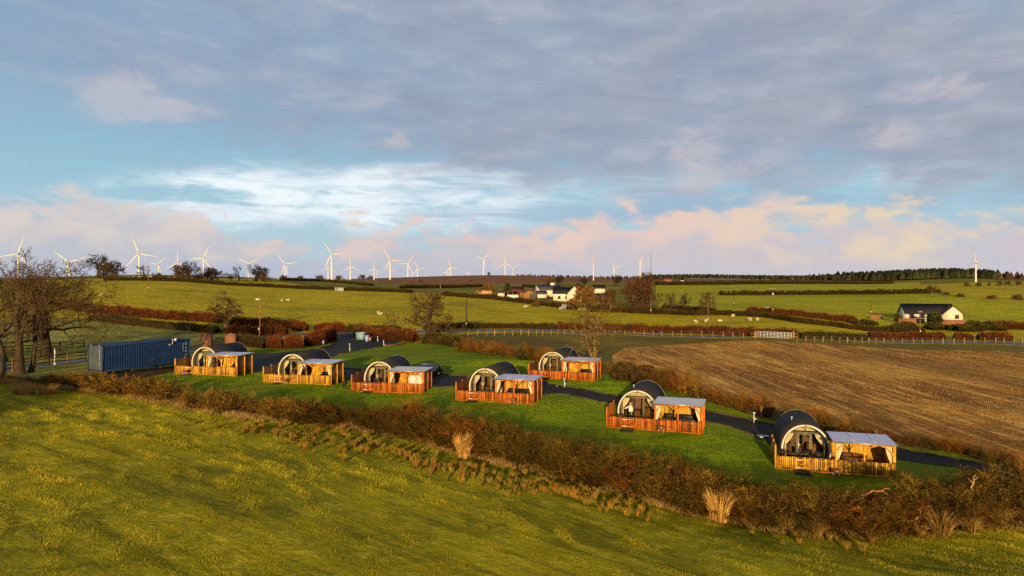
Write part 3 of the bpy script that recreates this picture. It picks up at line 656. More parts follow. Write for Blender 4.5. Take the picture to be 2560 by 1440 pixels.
hedge(hline((593,862),(640,868),(668,871)), 1.6, 2.1, 'beech_dark', 'dark hedge end behind the lamp post foot', seed=47, leafs=130, size=.13, top=((.5, .6, .5), (.8, .8, .6)))
hedge(hline((668,871),(706,871)), 1.6, 2.3, 'beech', 'front copper hedge block next to the lamp post', seed=48, leafs=420, size=.12, top=((.7,.75,.9), (1.1, 1, 1)))
hedge(hline((709,871),(760,870)), 1.6, 2.3, 'beech', 'front copper hedge block in the middle of the row by the lane', seed=49, leafs=400, size=.12, top=((.7,.75,.9), (1.1, 1, 1)))
hedge(hline((766,866),(800,862),(832,850)), 1.6, 2.6, 'beech', 'tall copper hedge block curving round at the lane junction', seed=50, leafs=380, size=.12, top=((.65,.7,.9), (1.15, 1, 1)))
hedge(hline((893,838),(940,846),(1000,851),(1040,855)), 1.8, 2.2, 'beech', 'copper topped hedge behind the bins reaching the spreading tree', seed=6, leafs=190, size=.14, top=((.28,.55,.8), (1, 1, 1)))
hedge(hline((1060,858),(1110,860),(1150,868)), 2.2, 1.9, 'beech_dark', 'scrubby hedge between the spreading tree and the field corner', seed=51, leafs=110, top=((1, 1, .7), (1.1, 1.2, .7)))
hedge(hline((1060,824),(1180,821),(1300,821),(1391,823)), 1.6, 1.5, 'beech_dark', 'thin roadside hedge below the sheep pasture behind the utility pole', seed=7, leafs=60, top=((.8, 1, .7), (1, 1.2, .8)))
hedge(hline((1391,823),(1544,828),(1600,830),(1700,833),(1808,837),(1900,840),(1996,845)), 1.8, 1.9, 'beech', 'long low copper hedge along the road behind the post and wire fence', seed=8, leafs=80, size=.2, top=((.3,.5,.7), (.7, .8, .9)))
hedge(hline((1996,845),(2090,848),(2160,850)), 2.5, 1.7, 'beech_dark', 'dull brown hedge continuing the roadside copper hedge', seed=81, leafs=70, top=((.8, 1, .7), (1, 1.2, .8)))
hedge(hline((2172,847),(2361,849)), 2.0, 1.8, 'beech', 'copper hedge in front of the white bungalow beside the road', seed=9, leafs=110, size=.18, top=((.35,.55,.7), (.85, .9, 1)))
hedge(hline((2385,850),(2430,850)), 2.0, 1.8, 'beech', 'small copper hedge piece between two dull shrubs by the bungalow', seed=91, leafs=130, size=.18, top=((.35,.55,.7), (1, 1, 1)))
hedge(hline((2445,850),(2530,852)), 2.0, 1.9, 'beech', 'bright copper hedge length furthest along the road past the bungalow', seed=92, leafs=130, size=.18, top=((.35,.55,.7), (1.05, 1, 1)))
hedge(hline((1640,784),(1725,788),(1798,787),(1912,793),(1996,807),(2080,816),(2184,829),(2309,831)), 2.0, 1.5, 'beech_dark', 'long dark hedge curving above the sheep strip', seed=10, leafs=60, size=.2, top=((.7, .6, .6), (.9, .8, .6)))
hedge(hline((1869,781),(1933,786),(2010,792),(2080,801),(2140,806)), 2.0, 1.9, 'beech', 'copper hedge at the foot of the big green field before the bungalow', seed=101, leafs=80, size=.2, top=((.3,.5,.7), (.75, .8, .9)))
hedge(hline((2470,822),(2560,824),(2640,826)), 2.0, 2.2, 'beech', 'copper hedge above the bungalow garden at the picture edge', seed=102, leafs=80, size=.2, top=((.3,.5,.7), (.8, .8, .9)))
hedge(hline((1660,771),(1720,776),(1790,783)), 2.0, 1.5, 'beech_dark', 'dark hedge under the thin bare trees past the farm', seed=103, leafs=55, size=.2, top=((.6, .6, .6), (.8, .8, .6)))
hedge(hline((1105,739),(1250,750),(1390,768),(1440,775)), 2.2, 1.7, 'beech_dark', 'dark hedge between the sheep pasture and the farmyard', seed=104, leafs=50, size=.22, top=((.6, .6, .6), (.8, .8, .6)))
hedge(hline((1470,779),(1560,781),(1650,785)), 2.5, 2.0, 'beech_dark', 'thick dark hedge below the farm trees', seed=105, leafs=60, size=.24, top=((.7, .6, .6), (.9, .7, .6)))
hedge(hline((262,702),(450,704),(562,713),(672,718),(836,725)), 2.5, 1.6, 'beech_dark', 'long dark hedge closing the top of the sheep pasture', seed=106, leafs=40, size=.25, top=((.5, .55, .5), (.7, .8, .6)))
hedge(hline((862,726),(950,729),(1030,733)), 2.5, 1.6, 'beech_dark', 'dark hedge at the pasture top beyond the distant field gate', seed=107, leafs=40, size=.25, top=((.5, .55, .5), (.7, .8, .6)))
hedge(hline((700,701),(800,704),(870,709),(930,715)), 3, 1.8, 'beech_dark', 'broken dark hedge on the slope below the turbines', seed=108, leafs=30, size=.4, gaps=.25, top=((.5, .55, .5), (.7, .8, .6)))
hedge(hline((1003,721),(1100,720),(1205,717)), 3, 2.0, 'beech_dark', 'dark hedge across the field in front of the brown moor', seed=109, leafs=30, size=.4, gaps=.1, top=((.5, .55, .5), (.7, .8, .6)))
hedge(hline((1308,717),(1360,721)), 3, 2.0, 'beech_dark', 'short dark hedge behind the red roofed barn', seed=110, leafs=30, size=.4, top=((.5, .55, .5), (.7, .8, .6)))
hedge(hline((1800,738),(1900,738),(1990,737)), 3, 2.6, 'beech_dark', 'gappy hawthorn hedge midway across the green fields', seed=111, leafs=24, size=.4, gaps=.42, top=((.5, .55, .5), (.8, .8, .6)))
hedge(hline((1995,737),(2100,736),(2240,735),(2320,734)), 3, 2.6, 'beech_dark', 'fuller hawthorn hedge across the green fields towards the big gorse bush', seed=112, leafs=30, size=.4, gaps=.22, top=((.5, .55, .5), (.8, .8, .6)))
hedge(hline((1640,713),(1800,712),(1990,710),(2100,710),(2230,709)), 5, 3, 'beech_dark', 'dark ragged hedge below the conifer plantation', seed=113, leafs=16, size=.7, gaps=.12, top=((.5, .55, .5), (.7, .7, .6)))
# scrub in front of the bungalow
for i, (px, py, h, wpx, lb) in enumerate([(2260, 824, 16, 60, 'dark scrub below the bungalow wall'), (2350, 824, 18, 60, 'brown scrub under the round evergreen by the bungalow'), (2420, 828, 24, 70, 'widest mound of scrub past the bungalow gable'), (2480, 826, 18, 60, 'scrub mound beyond the widest one past the bungalow'), (2160, 812, 14, 60, 'dark scrub at the start of the bungalow garden'), (2200, 838, 8, 40, 'low brown scrub at the road hedge gap')]):
    p = hit(px, py); wd = wpx/FPX*p[1]
    hedge([(p[0]-wd/2, p[1]), (p[0]+wd/2, p[1]+1)], 4.0, h/FPX*p[1]*.85, 'beech_dark', lb, name='shrub', cat='shrub', seed=200+i, leafs=140, size=.25, top=((.7, .9, .6), (1, 1.1, .7)), lump=.4)
evergreen(2245, 806, 21, 17, 'upright yellow green conifer at the end of the bungalow wall', round_=True, col=(1.8, 1.4, .8))
evergreen(2336, 812, 28, 30, 'round dark evergreen in front of the bungalow windows', round_=True)
evergreen(1268, 742, 30, 24, 'dark conical conifer behind the farm barns')

# conifer plantation on the skyline: one mass
def plantation(name, line, rows, gap, th, mat, seed, label, spread=1.0):
    rg = np.random.default_rng(seed); V = []; Q = []; C = []; nv = 0; line = np.array(line)
    for (x0, y0, z0), (x1, y1, z1) in zip(line[:-1], line[1:]):
        L = math.hypot(x1-x0, y1-y0); k = max(2, int(L/gap))
        for r_ in range(rows):
            for j in range(k):
                t = (j+rg.uniform(0, 1))/k; f = r_/max(1, rows-1)
                x = x0+(x1-x0)*t+rg.normal(0, gap*.4); y = y0+(y1-y0)*t + f*120*spread + rg.normal(0, 4)
                z = hz(x, y)-.3; h = th*rg.uniform(.8, 1.06); w2 = h*.44
                a = rg.uniform(0, 1); n = 5
                ang = np.arange(n)*2*np.pi/n + a
                ringlow = np.stack([x+w2*np.cos(ang), y+w2*np.sin(ang), np.full(n, z+h*.12)], 1); ringmid = np.stack([x+w2*.62*np.cos(ang+.5), y+w2*.62*np.sin(ang+.5), np.full(n, z+h*.55)], 1)
                V.append(np.concatenate([ringlow, ringmid, [[x, y, z+h]]]))
                q = [(nv+i, nv+(i+1) % n, nv+n+(i+1) % n, nv+n+i) for i in range(n)] + [(nv+n+i, nv+n+(i+1) % n, nv+2*n, nv+2*n) for i in range(0)]
                Q += q; C.append(np.full((2*n+1, 3), rg.uniform(.55, 1.4))); PT.append([(nv+n+i, nv+n+(i+1) % n, nv+2*n) for i in range(n)]); nv += 2*n+1
    o = link(name, mk_mesh(name, np.concatenate(V), np.array(Q), np.concatenate(PT), np.concatenate(C)), M[mat])
    PT.clear(); kind(o, 'stuff'); return tag(o, label, 'forest')
PT = []
def sky_line(pts_, D): return [((px-1280)/FPX*D, D, zrow(py, D)) for px, py in pts_]
plantation('conifer_plantation', sky_line([(2180,688),(2260,681),(2330,676),(2400,673),(2460,674),(2500,679)], 1050), 12, 4, 15, 'conifer', 5, 'dark conifer plantation on the hilltop behind the lone turbine')
plantation('conifer_plantation', sky_line([(2100,695),(2180,689)], 1080), 6, 5, 12, 'conifer', 51, 'low dark end of the hilltop plantation')
plantation('conifer_plantation', sky_line([(2490,680),(2620,683)], 1000), 3, 9, 13, 'heather', 52, 'thin line of trees running off the hilltop at the picture edge')
plantation('conifer_plantation', sky_line([(1640,687),(1760,684),(1850,685),(1920,688),(2000,691),(2110,692)], 1150), 10, 4, 9, 'conifer', 6, 'long low plantation on the skyline above the brown strip')
plantation('conifer_plantation', sky_line([(1290,690),(1370,692),(1480,694),(1560,692),(1650,688)], 1250), 6, 6, 8, 'heather', 7, 'reddish brown wood on the skyline behind the farm')
plantation('conifer_plantation', sky_line([(690,691),(780,692),(850,693),(880,690),(940,692)], 1300), 2, 10, 9, 'conifer', 8, 'thin dark tree line under the turbines')
# ---------------------------------------------------------------- near hedgerow, shrubs, rushes, grass
def shrub_mesh(seed, h=2.4, w=1.3, stems=9, flecks=260, kids=(7, 6, 4), tone=(1, 1, 1), tw=.011, mossy=.25):
    rg = np.random.default_rng(seed); S = [[], [], [], []]; tn = []
    for i in range(stems):
        a = rg.uniform(0, 6.283); r = rg.uniform(0, w*.35)
        P0, P1, R0, R1, LV = grow(seed*31+i, height=h*rg.uniform(.7, 1.05), trunk_r=.042*rg.uniform(.6, 1.6), fork=.12, spread=.8, up=.08, wander=.32, levels=3, kids=kids, ratio=(.55, .5, .45), lean=(math.cos(a)*rg.uniform(.1, .7), math.sin(a)*rg.uniform(.1, .7)), twig_r=tw)
        o_ = np.array((math.cos(a)*r, math.sin(a)*r, -.05))
        S[0].append(P0+o_); S[1].append(P1+o_); S[2].append(R0); S[3].append(R1)
        t_ = rg.uniform(.6, 1.5) * np.where(rg.uniform() < mossy, np.array((2.1, 2.0, 1.2)), np.array((1, 1, 1.)))  # mossy share of stems: tint brightened so they look sunlit
        tn.append(np.repeat((t_*np.where(LV < 2, 1.5, 1)[:, None])*rg.uniform(.6, 1.4, (len(P0), 1)), 6, 0))
    P0, P1, R0, R1 = [np.concatenate(s) for s in S]
    V, Q = tubes(P0, P1, R0, R1, 3); C = np.concatenate(tn)
    k = rg.integers(0, len(P1), flecks); p = P1[k] + rg.normal(0, .08, (flecks, 3)); s = rg.uniform(.012, .034, (flecks, 1))
    u = rg.normal(0, 1, (flecks, 3))*s; w2 = rg.normal(0, 1, (flecks, 3))*s
    V2, Q2 = cards(p, u, w2); C2 = np.repeat(rg.uniform(.5, 1.6, flecks), 4)[:, None]*np.array((1.15, 1.0, .7))
    return np.concatenate([V, V2]), np.concatenate([Q, Q2+len(V)]), np.concatenate([C, C2])*np.array(tone)
SHR = [shrub_mesh(300+i, h=2.5+.25*(i % 3), stems=8+i % 3) for i in range(6)]
def scale_rot(V, s, a, p):
    c, sn = math.cos(a), math.sin(a); return np.stack([(V[:, 0]*c - V[:, 1]*sn)*s[0] + p[0], (V[:, 0]*sn + V[:, 1]*c)*s[1] + p[1], V[:, 2]*s[2] + p[2]], 1)
def tuft_arrays(rg, n, h, spread, base, wid=.012, lean=.35, droop=.25):
    """a clump of n bent blades, 2 quads each"""
    a = rg.uniform(0, 6.283, n); r = spread*np.sqrt(rg.uniform(0, 1, n)); b = np.stack([r*np.cos(a), r*np.sin(a), np.zeros(n)], 1) + base
    hh = h*rg.uniform(.55, 1.1, n); l = lean*rg.uniform(.2, 1, n)*hh; d = np.stack([np.cos(a+rg.normal(0, .5, n)), np.sin(a+rg.normal(0, .5, n)), np.zeros(n)], 1)
    m_ = b + d*(l*.35)[:, None] + np.array((0, 0, 1.))*(hh*.6)[:, None]; t = b + d*(l*(1+droop))[:, None] + np.array((0, 0, 1.))*hh[:, None]
    s = np.cross(d, (0, 0, 1.)); fa = rg.uniform(0, 6.283, n); s = s*np.cos(fa)[:, None] + d*np.sin(fa)[:, None]; s *= wid*rg.uniform(.7, 1.3, n)[:, None]
    V = np.stack([b-s, b+s, m_-s*.8, m_+s*.8, t], 1).reshape(-1, 3); i = np.arange(n)*5
    Q = np.stack([i, i+1, i+3, i+2], 1); T = np.stack([i+2, i+3, i+4], 1)
    return V, Q, T

# dense hedgerow under the pods (one continuous planting)
hl = hedge_line; hs = np.hypot(*np.diff(hl, axis=0).T); hc_ = np.concatenate([[0], np.cumsum(hs)])
def on_line(s):
    k = min(len(hs)-1, int(np.searchsorted(hc_, s, side='right'))-1); f = (s-hc_[k])/hs[k]; return hl[k]*(1-f)+hl[k+1]*f
def line_s(px):
    X = np.array([q[0] for q in hedge_px]); return float(np.interp(px, X, hc_))
VV = []; QQ = []; CC = []; nv = 0; rg = np.random.default_rng(5)
s = line_s(745)
while s < hc_[-1]:
    for off2 in (.75, 1.9, 2.9):
        p = on_line(s + rg.normal(0, .3)); q = np.array((p[0]+.2+rg.normal(0, .2), p[1]+off2+rg.normal(0, .25)))
        big = 1.0 + .12*min(1, max(0, (s-line_s(1100))/25))
        V, Q, C = SHR[rg.integers(0, 6)]; sc_ = rg.uniform(.72, 1.02)*big
        zsc = sc_*(.84 if off2 > 1 else .72)*(1.05 if rg.uniform() > .12 else 1.3)
        if s < line_s(960): zsc *= .72
        pxx = 1280+FPX*q[0]/q[1]
        zsc *= np.interp(pxx, [1500, 1800, 1900, 2330, 2400], [1.0, .95, .80, .82, 1.0])
        V = scale_rot(V, (sc_*1.05, sc_*1.05, zsc), rg.uniform(0, 6.28), (q[0], q[1], hz(*q)))
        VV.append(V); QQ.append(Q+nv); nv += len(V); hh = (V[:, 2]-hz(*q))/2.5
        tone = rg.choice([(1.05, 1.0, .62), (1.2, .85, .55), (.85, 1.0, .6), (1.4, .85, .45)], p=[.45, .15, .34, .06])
        CC.append(C*np.array(tone)*np.clip(.30+.7*hh, .22, 1.0)[:, None]*.85)  # tint darkens towards the foot: hedge shade put into the colour
    s += rg.uniform(.75, 1.1)
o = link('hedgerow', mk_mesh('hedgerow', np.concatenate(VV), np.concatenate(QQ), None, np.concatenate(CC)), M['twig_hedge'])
tag(o, 'dense brown winter hedgerow running along the bottom of the pod lawn', 'hedge')
del VV, QQ, CC
# separate shrubs where the hedgerow breaks up beside the container
SM = []
for i in range(4):
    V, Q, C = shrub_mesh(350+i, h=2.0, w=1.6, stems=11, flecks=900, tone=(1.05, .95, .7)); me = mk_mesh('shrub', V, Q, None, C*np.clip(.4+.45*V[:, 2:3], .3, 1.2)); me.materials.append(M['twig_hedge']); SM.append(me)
G3 = 'separate winter shrubs along the container end of the hedgerow'
for i, (px, py, h, wd, lb) in enumerate([(112, 968, 34, 1.0, 'low scruffy shrub below the rail fence and tall trees'), (150, 975, 40, 1.0, 'low shrub between the tall trees and the container end'), (188, 976, 44, 1.0, 'shrub standing just outside the container end wall'), (222, 984, 50, 1.0, 'shrub directly in front of the container end wall'), (262, 988, 52, 1.1, 'russet shrub in front of the container corner'), (300, 992, 56, 1.1, 'round brown shrub below the long container side'), (332, 1000, 42, .8, 'smaller shrub at the gap past the container'),
        (375, 1003, 62, .95, 'first freestanding shrub past the container in front of the first pod'), (415, 1010, 62, .95, 'twin shrub close beside the freestanding one in front of the first pod'), (462, 1018, 40, .7, 'short shrub among dry grass in front of the first pod'), (530, 1034, 62, .8, 'open topped shrub with bare stems between the first two pods'), (582, 1040, 66, .95, 'broad shrub beside the open topped one between the first two pods'), (630, 1040, 48, .8, 'thin shrub among dry reeds below the second pod'), (672, 1050, 58, .75, 'upright shrub below the second pod gate'), (712, 1056, 62, .75, 'paired upright shrub below the second pod pergola'), (748, 1060, 66, .9, 'last separate shrub before the dense hedgerow')]):
    p = hit(px, py-6); s_ = h/FPX*p[1]/2.0
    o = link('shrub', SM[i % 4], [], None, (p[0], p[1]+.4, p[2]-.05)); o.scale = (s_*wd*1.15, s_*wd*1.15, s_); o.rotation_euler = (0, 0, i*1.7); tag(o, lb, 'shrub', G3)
# hedgerow behind the lane, edge of the stubble field
back_px = [(1150,878),(1230,888),(1300,896),(1360,905),(1420,915),(1480,930),(1540,938),(1600,958),(1660,972),(1720,990),(1790,1012),(1850,1030),(1910,1044),(1990,1062),(2070,1080),(2150,1098),(2230,1110),(2320,1124),(2420,1142),(2520,1168),(2600,1190)]
bl = np.array([hit(a, b)[:2] for a, b in back_px]); bs_ = np.hypot(*np.diff(bl, axis=0).T); bc = np.concatenate([[0], np.cumsum(bs_)])
VV = []; QQ = []; CC = []; nv = 0; s = 0.0
while s < bc[-1]-.1:
    k = int(np.searchsorted(bc, s, side='right'))-1; f = (s-bc[k])/bs_[k]; p = bl[k]*(1-f)+bl[k+1]*f; px = 1280+FPX*p[0]/p[1]
    hgt = np.interp(px, [1150, 1230, 1330, 1440, 1530, 1600, 1680, 1740, 1860, 1960, 2060, 2160, 2330, 2560], [2.2, 2.3, 1.9, 1.2, 1.2, 1.8, 2.3, 1.4, 1.9, 1.5, 1.5, 1.3, .9, 1.0])*rg.uniform(.65, 1.2)
    for j in range(2):
        q = p + np.array((rg.normal(0, .3), rg.uniform(.3, 1.9))); V, Q, C = SHR[rg.integers(0, 6)]; z_ = hgt/2.5
        V = scale_rot(V, (max(.55, z_)*.85, max(.55, z_)*.85, z_), rg.uniform(0, 6.28), (q[0], q[1], hz(*q))); VV.append(V); QQ.append(Q+nv); nv += len(V)
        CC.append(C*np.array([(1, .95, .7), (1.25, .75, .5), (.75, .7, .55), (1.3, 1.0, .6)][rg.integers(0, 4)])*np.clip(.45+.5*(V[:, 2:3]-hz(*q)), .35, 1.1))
    s += rg.uniform(.8, 1.25)
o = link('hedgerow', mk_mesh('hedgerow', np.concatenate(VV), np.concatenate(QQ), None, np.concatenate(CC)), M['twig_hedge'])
tag(o, 'ragged brown hedgerow between the tarmac lane verge and the ploughed stubble', 'hedge')
del VV, QQ, CC
def bush(px, py, h, w, label, seed, name='bush', mat='bush_green', tone=(1, 1, 1), n=1600):
    rg = np.random.default_rng(seed); p = hit(px, py); hh = h/FPX*p[1]; ww = w/FPX*p[1]/2
    a = rg.uniform(0, 6.283, n); t = rg.uniform(0, 1, n); r = ww*np.sqrt(1-(t*1.25-.35).clip(-1, 1)**2)*rg.uniform(.35, 1, n)**.4*(1+.2*np.sin(a*3+seed)+.15*np.sin(t*9+a*5))
    V, Q = cards(np.stack([p[0]+r*np.cos(a), p[1]+r*np.sin(a)*.8, p[2]+hh*t], 1), rg.normal(0, .07, (n, 3)), rg.normal(0, .07, (n, 3)))
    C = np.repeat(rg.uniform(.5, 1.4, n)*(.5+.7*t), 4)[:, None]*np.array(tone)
    return tag(link(name, mk_mesh(name, V, Q, None, C), M[mat]), label, 'bush')
bush(1312, 898, 32, 34, 'small dark green bush in the hedgerow just behind the set-back pod', 1)
bush(1558, 948, 40, 62, 'large rounded dark bush at the foot of the gnarled tree', 2, mat='twig', tone=(.6, .6, .5), n=2600)
bush(1612, 960, 44, 66, 'dark bush next to the rounded one behind the person\'s pod', 3, mat='twig', tone=(.6, .55, .45), n=2600)
# pale reeds and tussocks
def clump(name, cat, px, py, hpx, wpx, n, mat, label, group=None, wid=.012, lean=.35, seed=0, tone=(1, 1, 1), dy=0.):
    rg = np.random.default_rng(seed+900); p = hit(px, py); p[1] += dy; p[2] = hz(p[0], p[1]); h = hpx/FPX*p[1]; w_ = wpx/FPX*p[1]/2
    V, Q, T = tuft_arrays(rg, n, h, w_*.6, np.array((0, 0, -.03)), wid, lean)
    c = np.repeat(rg.uniform(.55, 1.4, n), 5)[:, None]*np.tile(np.array([.55, .55, .9, .9, 1.1]), n)[:, None]*np.array(tone)
    o = link(name, mk_mesh(name, V, Q, T, c), M[mat], None, tuple(p)); return tag(o, label, cat, group)
clump('reed_tuft', 'reeds', 1160, 1140, 62, 44, 420, 'straw', 'tall pale reed tuft in front of the hedgerow below the middle pod', seed=1, wid=.02, tone=(1.5, 1.3, 1.0), dy=-.5)
clump('reed_tuft', 'reeds', 1790, 1296, 76, 74, 620, 'straw', 'widest pale reed tuft in front of the hedgerow below the person\'s pod', seed=2, wid=.02, tone=(1.5, 1.3, 1.0), dy=-.5)
clump('reed_tuft', 'reeds', 1700, 1270, 42, 24, 160, 'straw', 'thin pale reed tuft beside the widest one', seed=3, wid=.014)
for i, (px, py, h, w_, lb) in enumerate([(1965, 1330, 44, 44, 'golden tussock at the hedge foot below the last pod gate'), (2040, 1342, 38, 40, 'golden tussock on the field edge below the last pod'), (2300, 1336, 30, 26, 'small golden tussock at the start of the tussock row'), (2352, 1338, 62, 66, 'largest golden tussock at the corner of the hedgerow'), (2425, 1330, 44, 50, 'golden tussock just past the largest one'), (2495, 1318, 56, 44, 'tall golden tussock near the picture edge'), (2550, 1308, 42, 40, 'golden tussock cut by the picture edge')]):
    clump('grass_tussock', 'grass tussock', px, py, h, w_, 380, 'straw', lb, 'golden tussocks at the hedge foot', seed=10+i, lean=.7, tone=(.8, .72, .5), wid=.013)
for i, (px, py, h, w_, lb) in enumerate([(60, 985, 30, 80, 'pale dry grass heap at the far end of the field'), (120, 985, 26, 60, 'pale dry grass heap beside the low shrubs'), (590, 1030, 22, 40, 'orange dry grass behind the broad shrub'), (650, 1040, 24, 46, 'orange dry grass among the thin shrubs'), (700, 1046, 26, 50, 'orange dry grass below the second pod pergola'), (790, 1052, 30, 46, 'orange dry grass at the start of the dense hedgerow'), (820, 1056, 26, 40, 'second orange dry grass clump inside the dense hedgerow')]):
    clump('dry_grass_clump', 'dry grass', px, py, h, w_, 420, 'straw', lb, seed=30+i, lean=.6, tone=(1, .8, .6) if i > 1 else (1, .95, .75), wid=.014, dy=1.2 if i > 1 else 0)
# rush clumps in two drifts across the near field
rp = []
for (x0, y0), (x1, y1), n_, sp in [((480,1060),(640,1085),9,9),((600,1070),(780,1112),16,10),((700,1085),(900,1120),24,13),((860,1100),(1090,1165),26,12),((1080,1165),(1310,1215),30,15),((1290,1205),(1480,1245),24,14),((1440,1230),(1620,1290),18,15),((1850,1330),(2200,1385),5,20)]:
    for k in range(int(n_*1.85)):
        t = (k+rg.uniform(0, 1))/int(n_*1.85); rp.append((x0+(x1-x0)*t+rg.normal(0, 8), y0+(y1-y0)*t+rg.normal(0, sp*.95)))
RM = []
for i in range(5):
    r2 = np.random.default_rng(700+i); V, Q, T = tuft_arrays(r2, 130, .66, .15, np.array((0, 0, -.03)), .013, .24)
    c = np.repeat(r2.uniform(.55, 1.4, 130), 5)[:, None]*np.tile(np.array([.5, .5, .9, .9, 1.15]), 130)[:, None]*np.array([(1, 1, 1), (.8, 1.0, .9), (1.1, .95, .8), (.7, .85, .7), (.95, 1.2, 1.0)][i])
    me = mk_mesh('rush_clump', V, Q, T, c); me.materials.append(M['rush']); RM.append(me)
for i, (px, py) in enumerate(rp):
    p = hit(px, py); s_ = rg.uniform(.35, .85)
    o = link('rush_clump', RM[i % 5], [], None, tuple(p)); o.scale = (s_*rg.uniform(.9, 1.5), s_*1.1, s_); o.rotation_euler = (0, 0, rg.uniform(0, 6.28))
    tag(o, 'rust coloured rush clump in the drift across the near field', 'rush clump', 'rush clumps drifting across the near field')
# grass blades of the near field, lawn edge and banks
def blades(name, poly, dens, h, wid, mat, label, seed, ymax, palette, near_fall=True, patch_sc=.5, lean=.6, excl=None):
    rg = np.random.default_rng(seed); pl = np.array(poly); x0, y0 = pl.min(0); x1, y1 = pl.max(0); y0 = max(y0, 18); y1 = min(y1, ymax); x0 = max(x0, -58); x1 = min(x1, 52)
    n = int(dens*(x1-x0)*(y1-y0)); p = np.stack([rg.uniform(x0, x1, n), rg.uniform(y0, y1, n)], 1)
    p = p[(np.abs(p[:, 0]) < p[:, 1]*.80+4)]
    if near_fall: p = p[rg.uniform(0, 1, len(p)) < np.clip((34/p[:, 1])**1.3, 0, 1)]
    p = p[inside(poly, p)]
    for e_ in excl or (): p = p[~inside(e_, p)]
    # tufty: several waves make patches of long yellow and short green
    x, y = p.T; w_ = np.zeros(len(p))
    for k in range(9):
        a = rg.uniform(0, 6.28); f = patch_sc*2**rg.uniform(-1.2, 2.3); w_ += np.sin((x*math.cos(a)+y*math.sin(a))*f + rg.uniform(0, 6.28) + 1.5*np.sin(x*f*.37+k)+1.3*np.sin(y*f*.43+k*2))/2.2
    keep = rg.uniform(0, 1, len(p)) < np.clip(.72+.22*w_, .25, 1); p = p[keep]; w_ = w_[keep]; n = len(p); x, y = p.T
    far = np.clip(p[:, 1]/34, .8, 2.2)
    hh = h*(.75+.3*np.clip(w_, -1, 1.6))*rg.uniform(.6, 1.3, n)*far**.5
    b = np.column_stack([p, H(p[:, 0], p[:, 1])-.02]); a = rg.uniform(0, 6.283, n); d = np.stack([np.cos(a), np.sin(a), np.zeros(n)], 1)
    t = b + d*(hh*lean*rg.uniform(.2, 1.3, n))[:, None]; t[:, 2] += hh
    fa = rg.uniform(0, 3.14, n); s_ = np.stack([np.cos(fa), np.sin(fa)*.35, np.zeros(n)], 1)*(wid*far*rg.uniform(.6, 1.4, n))[:, None]
    V = np.stack([b-s_, b+s_, t], 1).reshape(-1, 3); T = np.arange(n*3).reshape(-1, 3)
    pal = np.array(palette); f = np.clip(.45+.20*w_+rg.normal(0, .24, n), 0, .999)*(len(pal)-1); k = f.astype(int); fr = (f-k)[:, None]; col = pal[k]*(1-fr)+pal[np.minimum(k+1, len(pal)-1)]*fr
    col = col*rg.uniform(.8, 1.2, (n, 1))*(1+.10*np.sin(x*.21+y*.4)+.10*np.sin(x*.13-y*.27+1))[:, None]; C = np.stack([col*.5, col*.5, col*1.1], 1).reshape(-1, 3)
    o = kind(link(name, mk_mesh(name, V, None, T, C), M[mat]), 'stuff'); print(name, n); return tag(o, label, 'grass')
blades('grass', zone_poly['foreground_field'], 240, .10, .0105, 'blade', 'tufty yellow and green grass covering the near field', 3, 75, [(.62, .74, .14), (.85, .94, .18), (1.15, 1.16, .3), (1.5, 1.42, .6), (2.1, 1.85, 1.6)], patch_sc=.9)
blades('grass', [tuple(p) for p in off(hedge_line, 0, .3)] + off(hedge_line, .6, 3.6)[::-1], 110, .34, .018, 'straw', 'rank rusty grass growing between the hedgerow stems', 8, 75, [(.12, .12, .06), (.3, .24, .12), (.6, .42, .2), (1, .7, .35)], False, .5, .8)
bank_poly = [tuple(p) for p in off(hedge_line, -.2, -.7)] + off(hedge_line, .5, 1.2)[::-1]
blades('grass', bank_poly, 190, .26, .016, 'straw', 'pale dry grass fringe along the foot of the hedgerow', 4, 75, [(.35, .42, .3), (.6, .6, .45), (.9, .85, .75), (1, .95, .9)], False, .9, .9)
blades('grass', zone_poly['lawn'], 26, .06, .022, 'blade', 'short mown green grass of the pod lawn', 6, 100, [(.35, .85, .12), (.55, 1.1, .14), (.85, 1.3, .2)], False, .25, excl=[zone_poly['park_lane'], zone_poly['soil_strip'], zone_poly['hedge_bank']])

# dead wood showing through the hedgerow
def dead_branch(px, py, D, pts_, r, mat, label, tone=(1, 1, 1)):
    x = (px-1280)/FPX*D; o = empty('dead_branch', (x, D, zrow(py, D)), 0, label, 'branch')
    for i, (path, rr) in enumerate(zip(pts_, r)):
        p = np.array(path, float); q = [p[0]]
        for a, b in zip(p[:-1], p[1:]):
            for t in (.33, .66, 1): q.append(a+(b-a)*t+(rng.normal(0, .035, 3) if t < 1 else 0))
        mb = MB(); mb.tube(q, np.linspace(rr, rr*.35, len(q)), 6, tone); mb.build('limb' if i == 0 else 'twig', M[mat], o, True)
M['dead'] = plant_mat('bleached_dead_wood', (.42, .27, .11), .3)
M['dead_orange'] = plant_mat('orange_dead_wood', (.55, .19, .07), .3)
dead_branch(2165, 1240, 40.6, [[(-.3, 0, -.05), (.0, -.1, .15), (.3, -.2, .42), (.75, -.2, .38), (1.2, -.1, .15), (1.7, 0, -.25)], [(.75, -.2, .38), (1.0, -.3, .55), (1.2, -.3, .62)]], [.06, .035], 'dead_orange', 'arched orange dead branch lying over the hedgerow below the last pod')
dead_branch(1408, 1150, 48.5, [[(0, 0, -.8), (-.15, -.1, .1), (-.35, -.1, .75)], [(0, 0, -.3), (.2, -.1, .3), (.15, -.1, .95)], [(-.15, -.1, .1), (-.05, -.2, .7), (.02, -.2, 1.05)]], [.07, .06, .04], 'dead', 'forked pale dead stem standing in the middle of the hedgerow')
